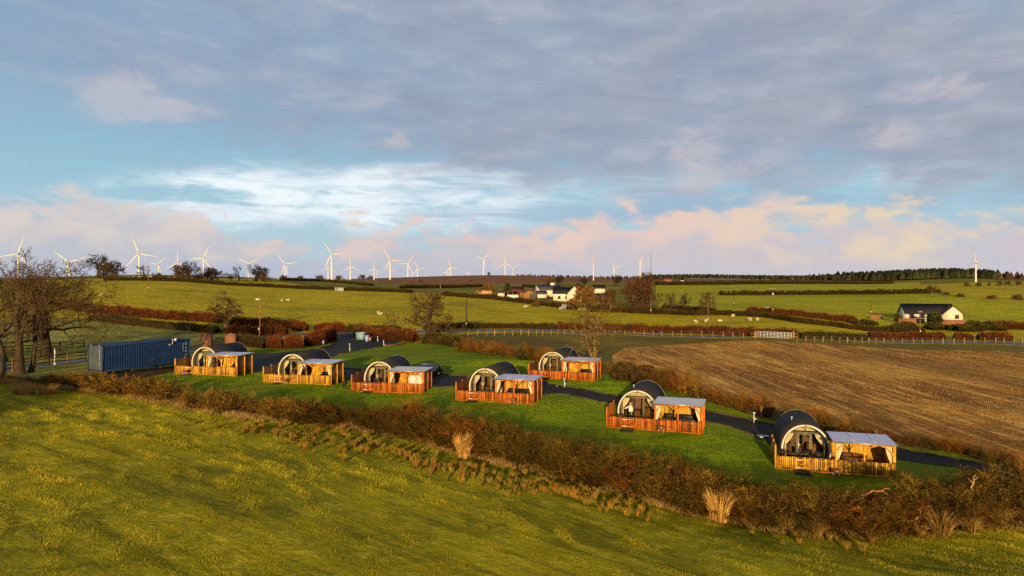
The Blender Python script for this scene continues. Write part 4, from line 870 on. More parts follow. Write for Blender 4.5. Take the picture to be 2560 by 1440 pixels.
dead_branch(2428, 1215, 40.5, [[(0, 0, -.5), (.05, -.1, .15), (.2, -.1, .7)], [(.05, -.1, .15), (-.25, -.1, .5)], [(.1, -.1, .4), (.4, -.1, .55)]], [.07, .04, .035], 'dead', 'pale dead stem near the picture edge of the hedgerow')
dead_branch(2270, 1300, 38.9, [[(0, 0, -.1), (.6, -.1, .25), (1.2, -.2, .32)], [(.6, -.1, .25), (.5, -.2, .7)], [(.3, -.1, .1), (-.5, -.2, .05)]], [.08, .05, .05], 'dead', 'mossy fallen bough low in the hedgerow beside the largest tussock')
dead_branch(1300, 1110, 50.5, [[(0, 0, -.7), (.1, -.1, .1), (.05, -.1, .8)], [(.1, -.1, .1), (.4, -.1, .6)]], [.05, .035], 'dead', 'thin pale stem leaning in the hedgerow below the middle pod')
dead_branch(2090, 1290, 39.6, [[(0, 0, -.4), (.3, -.2, .1), (.5, -.2, .5)], [(.3, -.2, .1), (.9, -.2, .2)]], [.06, .04], 'dead', 'bent pale stem in the hedgerow front below the last pod')

# cut straw standing in drilled rows on the stubble field
rg = np.random.default_rng(15); pl = zone_poly['stubble_field']; arr = np.array(pl); n = 230000
ra = R(94.5); du = np.array((math.cos(ra), math.sin(ra))); dn = np.array((-math.sin(ra), math.cos(ra)))
c0 = arr.mean(0); row = rg.integers(-90, 90, n); along_ = rg.uniform(-75, 75, n)
wav = 1.2*np.sin(along_*.03+.6)
p = c0 + along_[:, None]*du + ((row*.78+rg.normal(0, .10, n)+wav))[:, None]*dn
keep = inside(pl, p) & ((row % 23) > 1)
rt = rg.uniform(.15, 1, 400)[row+200]; patch = np.sin(p[:, 0]*.16+1.3*np.sin(p[:, 1]*.07))+np.sin(p[:, 1]*.11+p[:, 0]*.05+2)+.8*np.sin(p[:, 1]*.31+row*1.7)
keep &= rg.uniform(0, 1, n) < np.clip(rt*(.42+.26*patch), .04, 1); p = p[keep]; n = len(p)
b = np.column_stack([p, H(p[:, 0], p[:, 1])-.02]); hh = rg.uniform(.08, .20, n); t = b + np.column_stack([rg.normal(0, .07, n), rg.normal(0, .07, n), hh]); fa = rg.uniform(-.6, .6, n)
s_ = np.stack([np.cos(fa), np.sin(fa), np.zeros(n)], 1)*rg.uniform(.014, .035, n)[:, None]
C = np.repeat(rg.uniform(.75, 1.2, n), 3)[:, None]*np.tile(np.array([.6, .6, 1.0]), n)[:, None]*np.array((1.25, 1.02, .62))
o = kind(link('stubble', mk_mesh('stubble', np.stack([b-s_, b+s_, t], 1).reshape(-1, 3), None, np.arange(n*3).reshape(-1, 3), C), M['straw']), 'stuff'); tag(o, 'golden cut straw standing in rows on the stubble field', 'stubble'); print('stubble', n)
# ---------------------------------------------------------------- glamping pods and what stands round them
def wood(name, c, var=.35, knots=True):
    m, g, b = newmat(name)
    tc = g.node('ShaderNodeTexCoord').outputs['Object']
    mp = g.node('ShaderNodeMapping'); g.put(mp.inputs[0], tc); mp.inputs['Scale'].default_value = (9, 9, .9)
    n1 = g.noise(mp.outputs[0], 1.6, 6, .65, 1.2); n2 = g.noise(tc, 1.9, 5, .65)
    at_ = g.node('ShaderNodeAttribute', attribute_name='Col').outputs['Color']
    k = g.mix(g.smooth(n1, .3, .7), tuple(x*(1-var) for x in c), tuple(min(1, x*(1+var)) for x in c))
    k = g.mix(g.m('MULTIPLY', g.smooth(n2, .46, .66), .72), k, tuple(x*.38 for x in c))
    if knots:
        v = g.node('ShaderNodeTexVoronoi'); v.inputs['Scale'].default_value = 3.2; mp2 = g.node('ShaderNodeMapping'); g.put(mp2.inputs[0], tc); mp2.inputs['Scale'].default_value = (1.6, 1.6, .8); g.put(v.inputs['Vector'], mp2.outputs[0])
        k = g.mix(g.m('SUBTRACT', 1.0, g.smooth(v.outputs['Distance'], .06, .14)), k, tuple(x*.3 for x in c))
    k = g.mix(1.0, k, at_, 'MULTIPLY'); g.put(b.inputs['Base Color'], k); b.inputs['Roughness'].default_value = .65; b.inputs['Specular IOR Level'].default_value = .25
    return m
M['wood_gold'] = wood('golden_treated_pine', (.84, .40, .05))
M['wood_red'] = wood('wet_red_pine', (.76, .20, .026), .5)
M['wood_back'] = wood('sunlit_back_boards', (.88, .46, .06), .35)  # golden sun glow put into the back wall's colour
M['wood_dark'] = wood('shaded_side_boards', (.20, .105, .035), .45)  # darker brown: the shade on the side boards is put into the colour
M['wood_dark_red'] = wood('shaded_red_side_boards', (.17, .065, .022), .5)  # shaded copy of the red pine, shade painted into the wood
M['deck'] = wood('wet_decking', (.075, .055, .040), .4, False)
M['shingle'] = surf('bitumen_shingle', (.034, .030, .031), .75, .35, 5, spec=.25, bump=.02, bs=30)
M['cream'] = surf('cream_painted_trim', (.80, .77, .66), .45, .06, 2)
M['cream_wood'] = surf('pale_timber_gable', (.46, .38, .20), .6, .2, 2, stretch=(6, 6, 1))
M['frame_grey'] = surf('grey_green_frames', (.20, .185, .135), .5, .15, 2)
M['pod_inside'] = surf('warm_interior_boards', (.17, .088, .03), .6, .4, 2, stretch=(5, 5, 1))
M['dark'] = surf('black_furniture', (.022, .021, .022), .5, .3, 4)
M['curtain'] = surf('cream_curtain', (.66, .58, .40), .85, .12, 2, stretch=(8, 8, 1))
M['glass'] = glassmat('window_glass')
M['roof_blue'] = surf('sky_sheen_roof_sheet', (.60, .62, .88), .30, .10, 1.2, spec=.55, bump=.01, bs=4)  # blue sky reflection put into the sheet's base colour
M['roof_grey'] = surf('pale_metal_roof_sheet', (.74, .75, .77), .34, .10, 1.2, spec=.55, bump=.01, bs=4)
M['white'] = surf('white_paint', (.78, .77, .74), .5, .06, 2)
M['metal'] = surf('galvanised_metal', (.50, .52, .54), .38, .15, 3, metal=.7)
M['copper'] = surf('rusty_fire_bowl', (.30, .12, .055), .5, .45, 6, metal=.4)
M['rubber'] = surf('black_rubber', (.018, .018, .018), .8, .3, 6)
M['soil'] = surf('dark_footing', (.03, .022, .014), .9, .4, 4)

ARCH = []
for i in range(41):
    t = R(-24) + (R(180)+2*R(24))*i/40
    x = 1.72*math.cos(t); z = 1.02 + (1.90*math.sin(t) if math.sin(t) > 0 else 2.0*math.sin(t))
    ARCH.append((x, z))
def ring(off_, y):  return [(x*(1.72+off_)/1.72, y, max(.2, 1.02+(z-1.02)*(1.9+off_)/1.9)) for x, z in ARCH]
def arch_solid(mb, o0, o1, y0, y1, c=(1, 1, 1), xc=2.32, seg=None):
    a = ARCH; n = len(a); rs = [ring(o0, y0), ring(o1, y0), ring(o1, y1), ring(o0, y1)]
    lo, hi = seg or (0, n-1); V = []; m = hi-lo+1
    for i in range(lo, hi+1): V += [(rs[k][i][0]+xc, rs[k][i][1], rs[k][i][2]) for k in range(4)]
    Q = [(i*4+k, i*4+(k+1) % 4, (i+1)*4+(k+1) % 4, (i+1)*4+k) for i in range(m-1) for k in range(4)] + [(0, 3, 2, 1), ((m-1)*4, (m-1)*4+1, (m-1)*4+2, (m-1)*4+3)]
    mb.add(V, Q, (), c)

def boards(mb, p, q, z0, z1, wid, gap, th, rg, jit=.02, nrm=(0, -1), tone=(.55, 1.3), dark=.2):
    p = np.array(p); q = np.array(q); L = np.linalg.norm(q-p); u = (q-p)/L; n = max(1, int(L/(wid+gap))); st = L/n; w2 = st-gap
    nn = np.array(nrm)
    for i in range(n):
        a = p+u*(i*st+gap/2); b = a+u*w2; f = rg.uniform(*tone)*(.45 if rg.uniform() < dark else 1); c = np.array((1, 1, 1))*f*np.array((1, rg.uniform(.85, 1.05), rg.uniform(.7, 1.1)))
        zt = z1+rg.uniform(-jit, jit); V = []
        for z in (z0, zt):
            V += [(a[0], a[1], z), (b[0], b[1], z), (b[0]+nn[0]*-th, b[1]+nn[1]*-th, z), (a[0]+nn[0]*-th, a[1]+nn[1]*-th, z)]
        mb.add(V, [(0,3,2,1),(4,5,6,7),(0,1,5,4),(1,2,6,5),(2,3,7,6),(3,0,4,7)], (), c)

def drape(mb, x0, x1, y, ztop, zbot, tie=None, tie_w=.12, side=1, n=12, amp=.035):
    """a pleated curtain, gathered to one side where it is tied back"""
    rows = 12; V = []
    for r_ in range(rows+1):
        t = r_/rows; z = ztop+(zbot-ztop)*t
        w_ = 1.0 if tie is None else (1-(1-tie_w)*min(1, (t/tie))**1.5 if t < tie else tie_w+.16*(t-tie))
        for k in range(n+1):
            s = k/n; x = (x0+(x1-x0)*s*w_) if side > 0 else (x1-(x1-x0)*s*w_)
            V.append((x, y+amp*math.sin(s*n*1.9), z))
    Q = [(r_*(n+1)+k, r_*(n+1)+k+1, (r_+1)*(n+1)+k+1, (r_+1)*(n+1)+k) for r_ in range(rows) for k in range(n)]
    mb.add(V, Q)

def build_pod(idx, px, py, D0, ang, z, wmat, smat, roof, txt, furn):
    rg = np.random.default_rng(1000+idx)
    X = (px-1280)/FPX*D0; loc = (X, D0, z); rz = -R(ang)
    W = M[wmat]; S = M[smat]
    def root(name, label, cat, group): return empty(name, loc, rz, label, cat, group)
    # --- cabin
    c = root('glamping_pod', txt['pod'], 'pod', 'arched glamping pods')
    y0, y1, xc = 2.2, 8.4, 2.32
    mb = MB()
    n = len(ARCH)
    for k in range(n-1):                        # shingle courses, each a hair proud of the next
        o_ = .07+.012*((k//2) % 2); f = rg.uniform(.8, 1.25) if k % 2 == 0 else f
        arch_solid(mb, 0.0, o_, y0+.12, y1, (f, f*.97, f*.97), xc, (k, k+1))
    mb.build('shell', M['shingle'], c)
    mb = MB(); arch_solid(mb, .055, .105, y1-.02, y1+.04, (1.3, 1.15, .8), xc); mb.build('edge_strip', M['frame_grey'], c)
    mb = MB(); arch_solid(mb, .02, .085, y0+.02, y0+.12, (.5, .48, .45), xc); mb.build('edge_strip', M['frame_grey'], c)
    mb = MB(); arch_solid(mb, -.07, .05, y0-.04, y0+.02, (1, 1, 1), xc); mb.build('front_trim', M['cream'], c)
    mb = MB(); mb.box(xc-.10, xc+.10, y0-.075, y0-.042, 2.72, 3.0, (.9, .8, .55)); mb.build('keystone', M['cream_wood'], c)
    mb = MB()                                    # soffit lining between trim and glazing
    arch_solid(mb, -.12, -.002, y0+.02, y0+.62, (.30, .24, .17), xc); mb.build('porch_lining', M['cream_wood'], c)
    yg = y0+.62
    mb = MB(); r_ = ring(-.13, yg+.08); mb.poly([(x+xc, yy, zz) for x, yy, zz in r_ if zz > 2.28]); mb.build('gable_panel', M['cream_wood'], c)
    r_ = ring(-.02, y1-.15); mb = MB(); mb.poly([(x+xc, yy, zz) for x, yy, zz in r_]); mb.build('rear_wall', M['pod_inside'], c)
    mb = MB(); r_ = ring(-.03, yg+2.4); mb.poly([(x+xc, yy, zz) for x, yy, zz in r_], (.8, .75, .7)); mb.box(xc-1.4, xc-.1, yg+1.2, yg+2.3, .2, .8, (.8, .7, .6)); mb.box(xc+.3, xc+1.3, yg+1.5, yg+2.3, .2, 1.05, (1.2, .9, .6)); mb.build('interior', M['pod_inside'], c)
    mb = MB(); mb.box(xc-1.6, xc+1.6, yg, y1-.2, .18, .22); mb.build('floor_slab', M['deck'], c)
    mb = MB()                                    # glazing bars
    for x in (-1.52, -.58, .46, 1.44): 
        top = 2.28 if abs(x) < 1 else 1.75
        mb.box(xc+x-.045, xc+x+.045, yg-.04, yg+.04, .2, top)
    mb.box(xc-1.05, xc+1.05, yg-.045, yg+.045, 2.20, 2.30); mb.box(xc-1.5, xc-.58, yg-.042, yg+.042, .2, .3); mb.box(xc+.46, xc+1.44, yg-.042, yg+.042, .2, .3)
    mb.build('window_frame', M['frame_grey'], c)
    for a, b in ((-1.475, -.625), (.505, 1.395)):
        pts_ = [(xc+a, yg, .3), (xc+b, yg, .3)] + ([(xc+b, yg, 2.2), (xc+a+.32, yg, 2.2), (xc+a, yg, 1.72)] if a < 0 else [(xc+b, yg, 1.72), (xc+b-.34, yg, 2.2), (xc+a, yg, 2.2)])
        mb = MB(); mb.poly(pts_); mb.build('window_pane', M['glass'], c)
    dr = empty('door', (xc-.53, yg, 0)); dr.parent = c
    mb = MB(); op = furn.get('open_door')
    for b_ in ((0, .12, -.03, .03, .22, 2.18), (.82, .94, -.03, .03, .22, 2.18), (.121, .819, -.028, .028, 2.06, 2.18), (.121, .819, -.028, .028, .22, .62)): mb.box(*b_, (.6, .58, .55) if op else (1, 1, 1))
    mb.build('door_frame', M['frame_grey'] if not op else M['dark'], dr)
    mb = MB(); mb.poly([(.12, 0, .62), (.82, 0, .62), (.82, 0, 2.06), (.12, 0, 2.06)]); mb.build('door_pane', M['glass'], dr)
    mb = MB(); mb.box(.03, .10, -.075, -.031, 1.12, 1.42); mb.bar((.06, -.09, 1.3), (.22, -.09, 1.3), .035); mb.build('handle', M['white'], dr)
    if op: dr.rotation_euler = (0, 0, R(-72))
    mb = MB(); drape(mb, xc-1.44, xc-.80, yg+.12, 2.14, .32, .5, .13, 1); mb.build('curtain', M['curtain'], c)
    mb = MB(); drape(mb, xc+.72, xc+1.42, yg+.12, 2.14, .32, .5, .13, -1); mb.build('curtain', M['curtain'], c)
    mb = MB(); mb.lathe([(.0, 2.49), (.075, 2.49), (.085, 2.56), (.0, 2.60)], 10, (1, .95, .8), (xc+.12, y0+.3, 0)); mb.build('porch_lamp', M['white'], c)
    if idx in (6, 7):
        mb = MB(); mb.tube([(xc-.75, 4.9, 2.55), (xc-.75, 4.9, 2.98)], .05, 8); mb.lathe([(.10, 2.98), (.10, 3.05), (0, 3.09)], 10, (1, 1, 1), (xc-.75, 4.9, 0)); mb.build('flue', M['metal'], c)
    # --- deck
    o = MB(); o.box(.06, 7.9, .06, y0+.9, -.25, .02, (.4, .4, .4))
    for k in range(21): o.box(.06, 7.9, .06+k*.148, .06+k*.148+.138, .021, .17, (rg.uniform(.7, 1.2),)*3)
    d_ = o.build('timber_deck', M['deck']); d_.location = loc; d_.rotation_euler = (0, 0, rz); tag(d_, txt['deck'], 'deck', 'dark timber decks of the pods')
    # --- picket fence, gate and tall side screen
    f = root('picket_fence', txt['fence'], 'fence', 'picket fences of the pods')
    h = .98; xs = [.06, 1.27, 2.42, 3.97, 5.95, 7.94]
    for a, b in zip(xs[:-1], xs[1:]):
        gate = (a == 1.27); mb = MB()
        boards(mb, (a+.06, -.02), (b-.06, -.02), .07, h, .098, .034, .022, rg, .02, (0, -1), (.5, 1.35), .3)
        for zz in (.22, .80): mb.box(a+.05, b-.05, -.065 if gate else .003, -.021 if gate else .045, zz-.04, zz+.04, (1.15, 1.1, 1))
        if not gate: mb.box(a+.05, b-.05, -.04, .0, -.05, .066, (.8, .75, .7)); mb.build('fence_panel', W, f)
        else:
            mb.bar((a+.12, -.045, .26), (b-.12, -.045, .76), .07, .04, (1.1, 1.05, 1)); gt = mb.build('gate', W, f)
            for zz in (.22, .80):
                hb = MB(); hb.box(a+.04, a+.50, -.08, -.067, zz-.03, zz+.03); hb.build('hinge', M['white'], gt)
            hb = MB(); hb.box(b-.20, b-.06, -.08, -.067, .76, .84); hb.build('latch', M['metal'], gt)
    for x in xs:
        mb = MB(); mb.box(x-.055, x+.055, -.055, .055, -.3, 1.02 if x < 7.9 else 1.06, (.5, .45, .4)); mb.build('post', W, f)
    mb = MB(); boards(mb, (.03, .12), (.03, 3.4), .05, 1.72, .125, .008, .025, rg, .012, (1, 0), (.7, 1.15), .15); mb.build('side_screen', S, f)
    for y in (.10, 1.75, 3.4):
        mb = MB(); mb.box(-.08, .03, y-.055, y+.055, -.3, 1.80, (1.1, 1.05, .95)); mb.build('post', W, f)
    # --- pergola shelter
    p = root('pergola', txt['pergola'], 'pergola', 'open fronted pergolas of the pods')
    xa, xb, ya, yb, ht = 4.12, 7.88, .16, 3.12, 2.22
    for x, y in ((xa, ya), (6.0, ya), (xb, ya), (xa, yb), (xb, yb), (xb, 1.64)):
        mb = MB(); mb.box(x-.055, x+.055, y-.055, y+.055, -.2, ht-.075, (1, .95, .9)); mb.build('post', W, p)
    for a, b in (((xa-.12, ya), (xb+.12, ya)), ((xa-.12, yb), (xb+.12, yb)), ((xa, ya+.06), (xa, yb-.06)), ((xb, ya+.06), (xb, yb-.06))):
        mb = MB(); mb.bar((*a, ht), (*b, ht), .09, .15, (1.05, 1, .95)); mb.build('beam', W, p)
    for x, sgn in ((xa, 1), (6.0, -1), (6.0, 1), (xb, -1)):
        mb = MB(); pr = None
        pts_ = [(x+sgn*(.05+.74*(1-math.cos(a_))**.8), ya-.005, ht-.10-.64*(1-math.sin(a_))) for a_ in np.linspace(0, math.pi/2, 7)]
        for u_, v_ in zip(pts_[:-1], pts_[1:]): mb.bar(u_, v_, .06, .10, (1.1, 1.05, 1), (0, 1, 0))
        mb.build('brace', W, p)
    mb = MB(); boards(mb, (xa+.05, yb-.07), (xb-.05, yb-.07), .18, ht-.08, .12, .006, .025, rg, .0, (0, -1), (.75, 1.2), .12); mb.build('back_wall', M['wood_back'], p)
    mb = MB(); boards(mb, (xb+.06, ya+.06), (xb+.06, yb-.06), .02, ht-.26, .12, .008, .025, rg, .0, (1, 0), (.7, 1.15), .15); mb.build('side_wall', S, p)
    for y in (ya, 1.64, yb):
        mb = MB(); mb.box(xb+.062, xb+.15, y-.05, y+.05, -.1, ht-.08, (1.1, 1.05, 1)); mb.build('side_batten', W, p)
    mb = MB(); sl_ = .045                                            # roof sheet with low ribs and edge flashing
    x0_, x1_, ya_, yb_ = xa-.18, xb+.22, ya-.26, yb+.30; zf = ht+.09; zb = zf+.02
    nrib = 22 if roof == 'roof_grey' else 9
    V = []; m_ = nrib*4
    for j, (yy, zz) in enumerate(((ya_, zf), (yb_, zb))):
        for k in range(m_+1): V.append((x0_+(x1_-x0_)*k/m_, yy, zz+(.016 if k % 4 in (1, 2) else 0)*(1 if roof == 'roof_grey' else .5)))
    mb.add(V, [(k, k+1, m_+1+k+1, m_+1+k) for k in range(m_)])
    V2 = [(a_, b_, c_-.025) for a_, b_, c_ in V]; mb.add(V2, [(k, m_+1+k, m_+1+k+1, k+1) for k in range(m_)])
    rf = mb.build('roof', M[roof], p)
    mb = MB(); mb.box(x0_-.012, x1_+.012, ya_-.03, ya_-.001, zf-.05, zf+.022); mb.box(x0_-.03, x0_-.001, ya_, yb_, zf-.05, zf+.025); mb.box(x1_+.001, x1_+.03, ya_, yb_, zf-.05, zf+.025); mb.build('flashing', M['metal'], rf)
    for k in (1, 2) if roof == 'roof_blue' else ():
        mb = MB(); x = x0_+(x1_-x0_)*k/3; mb.box(x-.02, x+.02, ya_+.02, yb_-.02, zf+.014, zf+.034, (1.25, 1.2, 1.1)); mb.build('seam', M[roof], rf)
    mb = MB(); mb.box(xa-.05, xb+.05, ya+.4, ya+.46, ht-.10, ht+.05, (.7, .65, .6)); mb.box(xa-.05, xb+.05, 1.9, 1.96, ht-.10, ht+.05, (.7, .65, .6)); mb.build('rafter', W, p)
    mb = MB(); drape(mb, xa+.07, xa+.50, ya+.10, ht-.12, .22, .6, .3, 1); mb.build('curtain', M['curtain'], p)
    if furn.get('two', True): mb = MB(); drape(mb, xb-.50, xb-.07, ya+.10, ht-.12, .22, .6, .3, -1); mb.build('curtain', M['curtain'], p)
    # --- loose things
    def put(name, mb, mat, label, cat, group=None, smooth=False):
        o = mb.build(name, mat, None, smooth); o.location = loc; o.rotation_euler = (0, 0, rz); return tag(o, label, cat, group)
    gz = lambda lx, ly: hz(X+lx*math.cos(rz)-ly*math.sin(rz), D0+lx*math.sin(rz)+ly*math.cos(rz))-z
    zl = gz(1.8, -.55)
    mb = MB(); mb.box(1.25, 2.38, -.95, -.12, zl-.04, zl+.035)
    for k in range(9): mb.box(1.27, 2.36, -.93+k*.09, -.88+k*.09, zl+.035, zl+.05, (1.4, 1.4, 1.4))
    put('doormat', mb, M['rubber'], txt['mat'], 'doormat', 'black mats outside the pod gates')
    bx = furn.get('bowl')
    if bx:
        zz = gz(bx, -.62)
        o = empty('fire_bowl', loc, rz, txt['bowl'], 'fire bowl', 'fire bowls on the grass outside the pod fences')
        mb = MB(); mb.lathe([(.02, zz+.30), (.17, zz+.31), (.27, zz+.42), (.30, zz+.60), (.27, zz+.60), (.24, zz+.46), (.02, zz+.38)], 14, (1, 1, 1), (bx, -.62, 0)); mb.build('bowl', M['copper'], o, True)
        for k in range(4):
            a = math.pi/4+k*math.pi/2; mb = MB(); mb.bar((bx+.24*math.cos(a), -.62+.24*math.sin(a), zz+.44), (bx+.28*math.cos(a), -.62+.28*math.sin(a), zz-.05), .03); mb.build('leg', M['metal'], o)
    if furn.get('stove'):
        sx, sy = furn['stove_at']; zz = gz(sx, sy)
        o = empty('chiminea', loc, rz, txt['stove'], 'chiminea', None)
        mb = MB(); mb.lathe([(.02, zz+.28), (.18, zz+.30), (.27, zz+.48), (.24, zz+.66), (.12, zz+.80), (.085, zz+.95), (.075, zz+1.42), (.11, zz+1.45), (.05, zz+1.46)], 14, (1, 1, 1), (sx, sy, 0)); mb.build('firepot', M['dark'], o, True)
        for k in range(3):
            a = k*2.094; mb = MB(); mb.bar((sx+.14*math.cos(a), sy+.14*math.sin(a), zz+.34), (sx+.22*math.cos(a), sy+.22*math.sin(a), zz-.05), .035); mb.build('leg', M['dark'], o)
    if furn.get('bbq'):
        sx, sy = furn['bbq']; o = empty('kettle_barbecue', loc, rz, txt['bbq'], 'barbecue')
        mb = MB(); mb.lathe([(.02, .80), (.2, .82), (.30, .98), (.30, 1.0)], 14, (1, 1, 1), (sx, sy, 0)); mb.build('bowl', M['dark'], o, True)
        mb = MB(); mb.lathe([(.31, 1.005), (.27, 1.13), (.12, 1.21), (0, 1.22)], 14, (1.3, 1.3, 1.3), (sx, sy, 0)); mb.build('lid', M['dark'], o, True)
        for k in range(3):
            a = .6+k*2.094; mb = MB(); mb.bar((sx+.18*math.cos(a), sy+.18*math.sin(a), .84), (sx+.3*math.cos(a), sy+.3*math.sin(a), .17), .025); mb.build('leg', M['metal'], o)
    if furn.get('set'):
        sx, sy = furn['set']; o = empty('garden_table', loc, rz, txt['table'], 'table', 'round garden tables on the pod decks')
        mb = MB(); mb.lathe([(0, .86), (.42, .86), (.42, .89), (0, .89)], 18, (2.2, 2.2, 2.2), (sx, sy, 0)); mb.build('table_top', M['dark'], o)
        for k in range(4):
            a = math.pi/4+k*math.pi/2; mb = MB(); mb.bar((sx+.3*math.cos(a), sy+.3*math.sin(a), .86), (sx+.34*math.cos(a), sy+.34*math.sin(a), .17), .03); mb.build('leg', M['dark'], o)
        for j, (cx_, lb) in enumerate(((sx+.9, txt['chair']),) + (((sx-.75, txt['chair2']),) if 'chair2' in txt else ())):
            o = empty('garden_chair', loc, rz, lb, 'chair', 'black garden chairs on the pod decks')
            mb = MB(); mb.box(cx_-.24, cx_+.24, sy-.22, sy+.24, .58, .63); mb.build('seat', M['dark'], o)
            mb = MB()
            for k in range(6): mb.box(cx_-.24+k*.08, cx_-.19+k*.08, sy+.24, sy+.27, .63, 1.06)
            mb.box(cx_-.25, cx_+.25, sy+.235, sy+.275, 1.06, 1.11); mb.build('backrest', M['dark'], o)
            for u_, v_ in ((-.21, -.19), (.21, -.19), (-.21, .21), (.21, .21)):
                mb = MB(); mb.bar((cx_+u_, sy+v_, .58), (cx_+u_*1.1, sy+v_*1.15, .17), .035); mb.build('leg', M['dark'], o)
    k_ = furn.get('seat', 'sofa')
    if k_ == 'sofa':
        for nm, (ax, bx_, ay, by_), lb in (('outdoor_sofa', (5.6, 7.6, 2.25, 2.95), txt['sofa']),) + ((('outdoor_sofa', (4.55, 5.4, 2.2, 2.95), txt['sofa2']),) if 'sofa2' in txt else ()):
            o = empty(nm, loc, rz, lb, 'sofa', 'dark sofas inside the pergolas')
            mb = MB(); mb.box(ax, bx_, ay, by_, .17, .50); mb.build('base', M['dark'], o)
            mb = MB(); mb.box(ax, bx_, by_-.18, by_-.005, .501, 1.0); mb.build('backrest', M['dark'], o)
            for q_ in ((ax, ax+.14), (bx_-.14, bx_)): mb = MB(); mb.box(*q_, ay, by_-.181, .501, .76); mb.build('arm', M['dark'], o)
            mb = MB(); m2 = (ax+bx_)/2; mb.box(ax+.15, m2-.01, ay+.02, by_-.19, .502, .64, (5, 4.6, 4.2)); mb.box(m2+.01, bx_-.15, ay+.02, by_-.19, .502, .64, (5, 4.6, 4.2)); mb.build('cushion', M['dark'], o)
    elif k_ == 'tub':
        o = empty('hot_tub', loc, rz, txt['sofa'], 'hot tub')
        mb = MB(); mb.lathe([(.74, .17), (.82, .55), (.86, .98), (.78, .98), (.74, .80), (.0, .78)], 22, (1.1, .9, .75), (5.6, 1.75, 0)); mb.build('barrel', M['wood_dark'], o)
        for zz in (.35, .75): mb = MB(); rr = .82+(zz-.55)*.1+.012; mb.lathe([(rr, zz-.03), (rr+.012, zz-.03), (rr+.012, zz+.03), (rr, zz+.03)], 22, (1, 1, 1), (5.6, 1.75, 0)); mb.build('hoop', M['metal'], o)
    elif k_ == 'white':
        o = empty('cushioned_bench', loc, rz, txt['sofa'], 'bench')
        for a in (6.12, 6.98):
            mb = MB(); mb.box(a, a+.83, .72, .92, .80, 1.75); mb.build('back_cushion', M['white'], o)
        mb = MB(); mb.box(6.1, 7.82, .40, 1.0, .55, .798, (1, .97, .92)); mb.build('seat_cushion', M['white'], o)
        mb = MB(); mb.box(6.14, 7.78, .45, 1.0, .17, .548); mb.build('base', M['dark'], o)
    return c

PODS = [  # front-left fence corner column, row, distance, second corner
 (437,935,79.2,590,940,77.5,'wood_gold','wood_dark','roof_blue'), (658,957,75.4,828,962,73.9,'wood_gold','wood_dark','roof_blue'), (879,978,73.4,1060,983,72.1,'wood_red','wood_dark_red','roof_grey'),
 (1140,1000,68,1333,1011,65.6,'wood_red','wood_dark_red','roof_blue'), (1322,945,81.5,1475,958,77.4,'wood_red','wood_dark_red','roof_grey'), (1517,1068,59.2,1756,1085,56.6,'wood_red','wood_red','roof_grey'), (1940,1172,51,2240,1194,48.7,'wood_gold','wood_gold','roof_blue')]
WH = ['beside the blue container', 'second along from the container', 'with the black car parked behind', 'between the parked car and the set-back pod', 'set back by the gnarled tree', 'where the person in white stands', 'at the far end of the lane by the hedgerow']
FU = [dict(bowl=1.9), dict(bowl=2.9), dict(stove='out', stove_at=(-.9, .2), seat='white', set=(1.2, 1.4)), dict(bowl=6.1, set=(2.6, 1.3)), dict(bowl=None, stove=None, set=(2.6, 1.2)), dict(bowl=4.7, open_door=True, set=(.95, 1.5)), dict(bowl=4.0, seat='tub', bbq=(3.05, 1.2), set=(1.35, 1.5))]
for i, (a0, b0, d0, a1, b1, d1, w_, s_, r_) in enumerate(PODS):
    X0, X1 = (a0-1280)/FPX*d0, (a1-1280)/FPX*d1; ang = math.degrees(math.atan2(d0-d1, X1-X0)); z = (zrow(b0, d0)+zrow(b1, d1))/2
    if i == 4: ang = 20
    wl = WH[i]; FU[i].setdefault('two', i not in (0,))
    txt = dict(pod='arched pod with cream trim '+wl, deck='dark wet deck of the pod '+wl, fence=('golden' if 'gold' in w_ else 'reddish')+' picket fence of the pod '+wl, pergola=('blue' if 'blue' in r_ else 'pale grey')+' roofed pergola of the pod '+wl,
      mat='black mat outside the pod '+wl, bowl='rusty fire bowl outside the pod '+wl, sofa='dark sofa in the pod pergola '+wl, table='round table at the pod '+wl, chair='black chair at the pod '+wl, bbq='black kettle barbecue on the deck of the last pod', stove='black chiminea with a tall neck on the grass by the third pod')
    if i == 6: txt['sofa'] = 'round wooden hot tub in the pergola of the last pod'; txt['chair2'] = 'dark chair beside the curtain on the deck of the last pod'
    if i == 2: txt['sofa'] = 'bench with bright white cushions in the third pod\'s pergola'
    if i in (3, 5): txt['sofa2'] = 'narrow dark seat in the pod pergola '+wl
    build_pod(i+1, a0, b0, d0, ang, z, w_, s_, r_, txt, FU[i])
